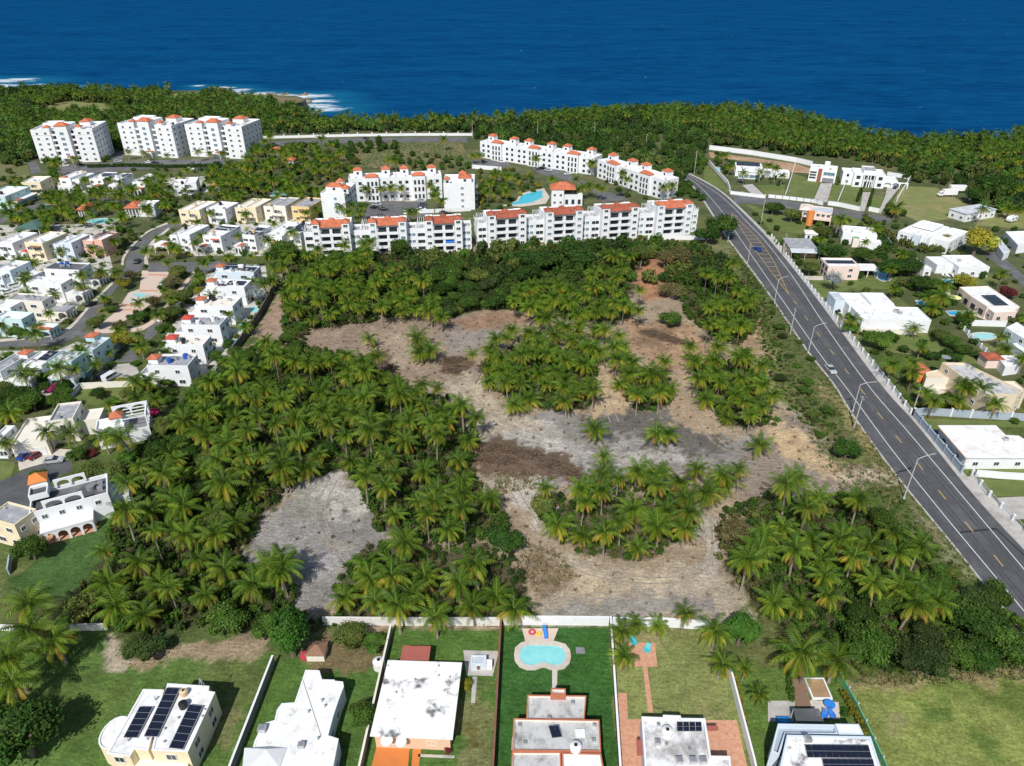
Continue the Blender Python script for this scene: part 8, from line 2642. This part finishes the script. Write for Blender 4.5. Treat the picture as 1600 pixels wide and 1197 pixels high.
for i,(px,sp_,rad,hr)in enumerate(UG):
 for x,y in scatter(px,sp_,0,check=True,seed=90+i):
  t=TN[Ru.randrange(7)]*Ru.uniform(.75,1.2)
  s=rad*Ru.uniform(.75,1.5)
  pl.append((Ru.randrange(4),x,y,0,s,Ru.uniform(*hr)*1.15,Ru.uniform(0,6.28),tuple(t)))
print('undergrowth',len(pl))
stamp('undergrowth',BUSH,pl,STUFFLEAF,'tangled green undergrowth filling the groves','undergrowth')
CW=[[(-420,156),(-200,150),(0,144),(60,141),(130,144),(240,147),(325,147),(430,168),(470,177),(512,190),(560,192),(650,192),(760,190),(860,185),(960,179),(1060,175),(1150,175),(1230,183),(1290,198),(1340,214),(1400,222),(1480,225),(1560,220),(1640,216),(1900,205),(2000,330),(1620,345),(1530,330),(1510,300),(1470,288),(1425,285),(1390,262),(1310,248),(1240,243),(1170,232),(1100,226),(1098,275),(1075,285),(1060,292),(1000,278),(935,256),(850,238),(745,222),(745,208),(650,206),(560,207),(480,209),(398,212),(405,225),(390,235),(300,232),(180,235),(170,245),(60,245),(20,250),(-60,240),(-420,230)],Z('1',(0,500),(180,510),(200,600),(120,640),(0,600)),Z('1',(-120,420),(190,420),(200,520),(0,545),(-120,560))]
OPEN=[Z('1',(200,290),(430,240),(700,250),(720,310),(420,330),(240,320)),Z('1',(750,265),(850,245),(870,295),(785,305)),Z('1',(1025,200),(1250,172),(1340,192),(1200,230),(1055,235))]
open_w=[np.array(wpoly(q))for q in OPEN]
pl,pp=[],[]
Rc=random.Random(10)
n5=VN(5)
for i,px in enumerate(CW):
 w_=np.array(wpoly(px))
 for x,y in scatter(px,4.6,0,check=True,seed=120+i,tries=9):
  if not vis(x,y)or any(inside([(x,y)],a)[0]for a in open_w):
   continue
  t=TN[Rc.randrange(6)]*Rc.uniform(.8,1.25)
  q=n5(np.array([x]),np.array([y]),.02,3)[0]
  r=Rc.uniform(1.8,5.6)*(.6+.8*q)
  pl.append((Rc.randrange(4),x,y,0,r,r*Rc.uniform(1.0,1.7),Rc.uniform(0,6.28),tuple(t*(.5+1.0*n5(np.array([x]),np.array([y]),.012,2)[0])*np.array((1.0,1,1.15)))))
palmzones=[([(860,186),(960,180),(1060,176),(1150,176),(1230,184),(1290,199),(1340,215),(1400,223),(1480,226),(1560,221),(1640,217),(1900,205),(1900,235),(1560,262),(1440,268),(1330,250),(1210,236),(1150,228),(1100,205),(960,195),(880,200)],5.0,1.0),([(-420,156),(0,144),(130,144),(325,147),(430,168),(520,192),(650,194),(760,190),(870,185),(880,205),(740,206),(560,207),(400,212),(402,225),(280,225),(170,235),(60,235),(0,235),(-200,235)],6.0,.8)]
for i,(px,sp_,kp)in enumerate(palmzones):
 for x,y in scatter(px,sp_,0,kp,check=True,seed=140+i,tries=9):
  if not vis(x,y)or any(inside([(x,y)],a)[0]for a in open_w):
   continue
  s=Rc.uniform(.9,1.35)
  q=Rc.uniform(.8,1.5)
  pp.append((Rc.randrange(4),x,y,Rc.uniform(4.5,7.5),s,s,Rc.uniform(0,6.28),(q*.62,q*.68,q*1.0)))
print('coast clumps',len(pl),'palms',len(pp))
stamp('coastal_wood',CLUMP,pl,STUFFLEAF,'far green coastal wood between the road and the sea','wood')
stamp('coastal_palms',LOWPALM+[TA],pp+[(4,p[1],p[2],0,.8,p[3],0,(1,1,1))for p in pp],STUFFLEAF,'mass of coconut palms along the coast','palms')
def tuft(seed):
 R=np.random.default_rng(seed)
 V,F,C=[],[],[]
 for k in range(16):
  a=R.uniform(0,6.28)
  p=np.array((R.uniform(-.6,.6),R.uniform(-.6,.6),0))
  d=np.array((math.cos(a),math.sin(a),0))*.35
  n=np.array((-d[1],d[0],0))*.35
  b=len(V)
  h=R.uniform(.5,1)
  V+=[p-n,p+n,p+d+n*.3+(0,0,h),p+d-n*.3+(0,0,h)]
  C+=[np.ones(3)*R.uniform(.75,1.2)]*4
  F.append((b,b+1,b+2,b+3))
 return np.array(V),np.array(F),np.array(C)
TUFT=[tuft(k)for k in range(4)]
pl=[]
for i,(px,sp_)in enumerate((([(1140,388),(1160,382),(1400,735),(1530,900),(1500,912),(1330,790),(1200,580)],1.35),(Z('2',(500,560),(700,480),(1290,490),(1320,640),(1000,660),(600,650)),2.2),(Z('D',(530,620),(900,630),(1596,560),(1596,640),(900,690),(560,700)),1.0),([(830,850),(880,870),(900,900),(840,925),(805,885)],1.1),([(460,545),(800,490),(1180,480),(1390,735),(1180,970),(560,880),(420,860),(740,640)],3.2),([(770,735),(850,740),(850,765),(780,770)],1.1))):
 for x,y in scatter(px,sp_,0,check=True,seed=160+i):
  t=np.array(((.10,.14,.04),(.16,.16,.06),(.08,.12,.03),(.20,.17,.08))[Ru.randrange(4)])
  if i>=3:
   t=np.array(((.22,.17,.09),(.17,.13,.06),(.15,.15,.06))[Ru.randrange(3)])
  s=Ru.uniform(.7,1.3)*(.55 if i==4 else 1)
  pl.append((Ru.randrange(4),x,y,0,s,Ru.uniform(.3,.8),Ru.uniform(0,6.28),tuple(t)))
stamp('rough_grass',TUFT,pl,STUFFLEAF,'tall rough grass on the verge and field','grass')
def litter(seed):
 R=np.random.default_rng(seed)
 V,F,C=[],[],[]
 for k in range(9):
  p=np.array((*R.uniform(-1.2,1.2,2),R.uniform(.02,.15)))
  a=R.uniform(0,6.28)
  d=np.array((math.cos(a),math.sin(a),R.uniform(-.1,.1)))*R.uniform(.1,.5)
  n=np.array((-d[1],d[0],0))*R.uniform(.1,.35)
  b=len(V)
  V+=[p-d-n,p-d+n,p+d+n*.5,p+d-n]
  C+=[np.array(((.16,.11,.07),(.10,.075,.05),(.30,.25,.18),(.09,.10,.04))[R.integers(4)])]*4
  F.append((b,b+1,b+2,b+3))
 return np.array(V),np.array(F),np.array(C)
LIT=[litter(800+k)for k in range(4)]
pl=[]
n6=VN(6)
for x,y in scatter([(455,545),(500,510),(800,485),(1000,495),(1180,480),(1210,600),(1390,735),(1280,790),(1180,900),(1175,970),(830,975),(780,880),(560,870),(470,950),(370,890),(470,745),(560,720),(740,640)],1.5,0,seed=200):
 if n6(np.array([x]),np.array([y]),.09,3)[0]>.5:
  s=Ru.uniform(.3,.75)
  pl.append((Ru.randrange(4),x,y,0,s,s,Ru.uniform(0,6.28),(1,1,1)))
stamp('dry_litter',LIT,pl,TWIG,'dry leaf and twig litter on the cleared soil','litter')
def twigs(seed,n=420):
 R=np.random.default_rng(seed)
 V,F,C=[],[],[]
 for k in range(n):
  r=math.sqrt(R.random())
  a=R.uniform(0,6.28)
  p=np.array((r*math.cos(a),r*math.sin(a),(1-r**2)*R.uniform(.1,1)))
  d=R.normal(size=3)*np.array((1,1,.35))
  d/=np.linalg.norm(d)
  n_=np.cross(d,R.normal(size=3))
  n_/=np.linalg.norm(n_)
  L,w_=R.uniform(.08,.28),R.uniform(.008,.03)
  b=len(V)
  V+=[p-d*L-n_*w_,p-d*L+n_*w_,p+d*L+n_*w_,p+d*L-n_*w_]
  c=np.array(((.13,.08,.055),(.19,.13,.09),(.09,.06,.045),(.22,.17,.12))[R.integers(4)])*R.uniform(.7,1.2)
  C+=[c]*4
  F.append((b,b+1,b+2,b+3))
 return np.array(V),np.array(F),np.array(C)
for k,(px,lb)in enumerate(((([(745,705),(770,700),(800,705),(830,712),(860,725),(885,738),(905,748),(790,720),(760,718)]),'long dark brown heap of cut brush across the middle of the lot'),([(575,572),(590,568),(605,575),(585,582)],'brown brush heap beside the tip of the left grove on the upper strip'),([(700,565),(712,562),(718,575),(705,580)],'small reddish brush heap right of the palm trio'),([(1015,520),(1030,525),(1045,530),(1060,535)],'tangle of cut branches on the bare soil at the upper right'),([(1000,865),(660,840)],'thin litter of dry palm fronds at the edge of the yellowish clump'))):
 c0=G(px[0])
 arr=[twigs(700+k*3+j)for j in range(3)]
 Vs,Fs,Cs,o=[],[],[],0
 for i,p in enumerate(px if k<4 else px[:1]):
  c=G(p)
  V,F,C=arr[i%3]
  W=V*np.array((3.2,2.0,1.0 if k<4 else .3))+np.array((c.x-c0.x,c.y-c0.y,0))
  Vs.append(W)
  Fs.append(F+o)
  Cs.append(C)
  o+=len(V)
 ob=link('brush_heap',np_mesh('brush_heap',np.concatenate(Vs),np.concatenate(Fs),np.concatenate(Cs),TWIG),None,(c0.x,c0.y,0))
 tag(ob,lb,'brush heap')
for p,h,lb in(((1240,660),3.6,'bare grey dead tree at the edge of the pale path'),((1168,520),4,'bare leaning dead tree on the soil near the road'),((1000,420),6.5,'thin bare trunk on the reddish bank')):
 c=G(p)
 R=random.Random(int(p[0]))
 T=thing('dead_tree',lb,'dead tree',(c.x,c.y,0))
 mb=MB()
 top=(R.uniform(-.5,.5),R.uniform(-.3,.3),h*.6)
 mb.tube([(0,0,-.05),top],.11,6)
 mb.build('trunk',WOODP,T)
 mb=MB()
 for j in range(7):
  a=R.uniform(0,6.28)
  q=(top[0]+R.uniform(.5,1.2)*math.cos(a),top[1]+R.uniform(.5,1.2)*math.sin(a),h*R.uniform(.75,1.0))
  mb.tube([top,q,(q[0]+.6*math.cos(a+.4),q[1]+.6*math.sin(a+.4),q[2]+R.uniform(.1,.6))],.045,5)
 mb.build('branches',WOODP,T)
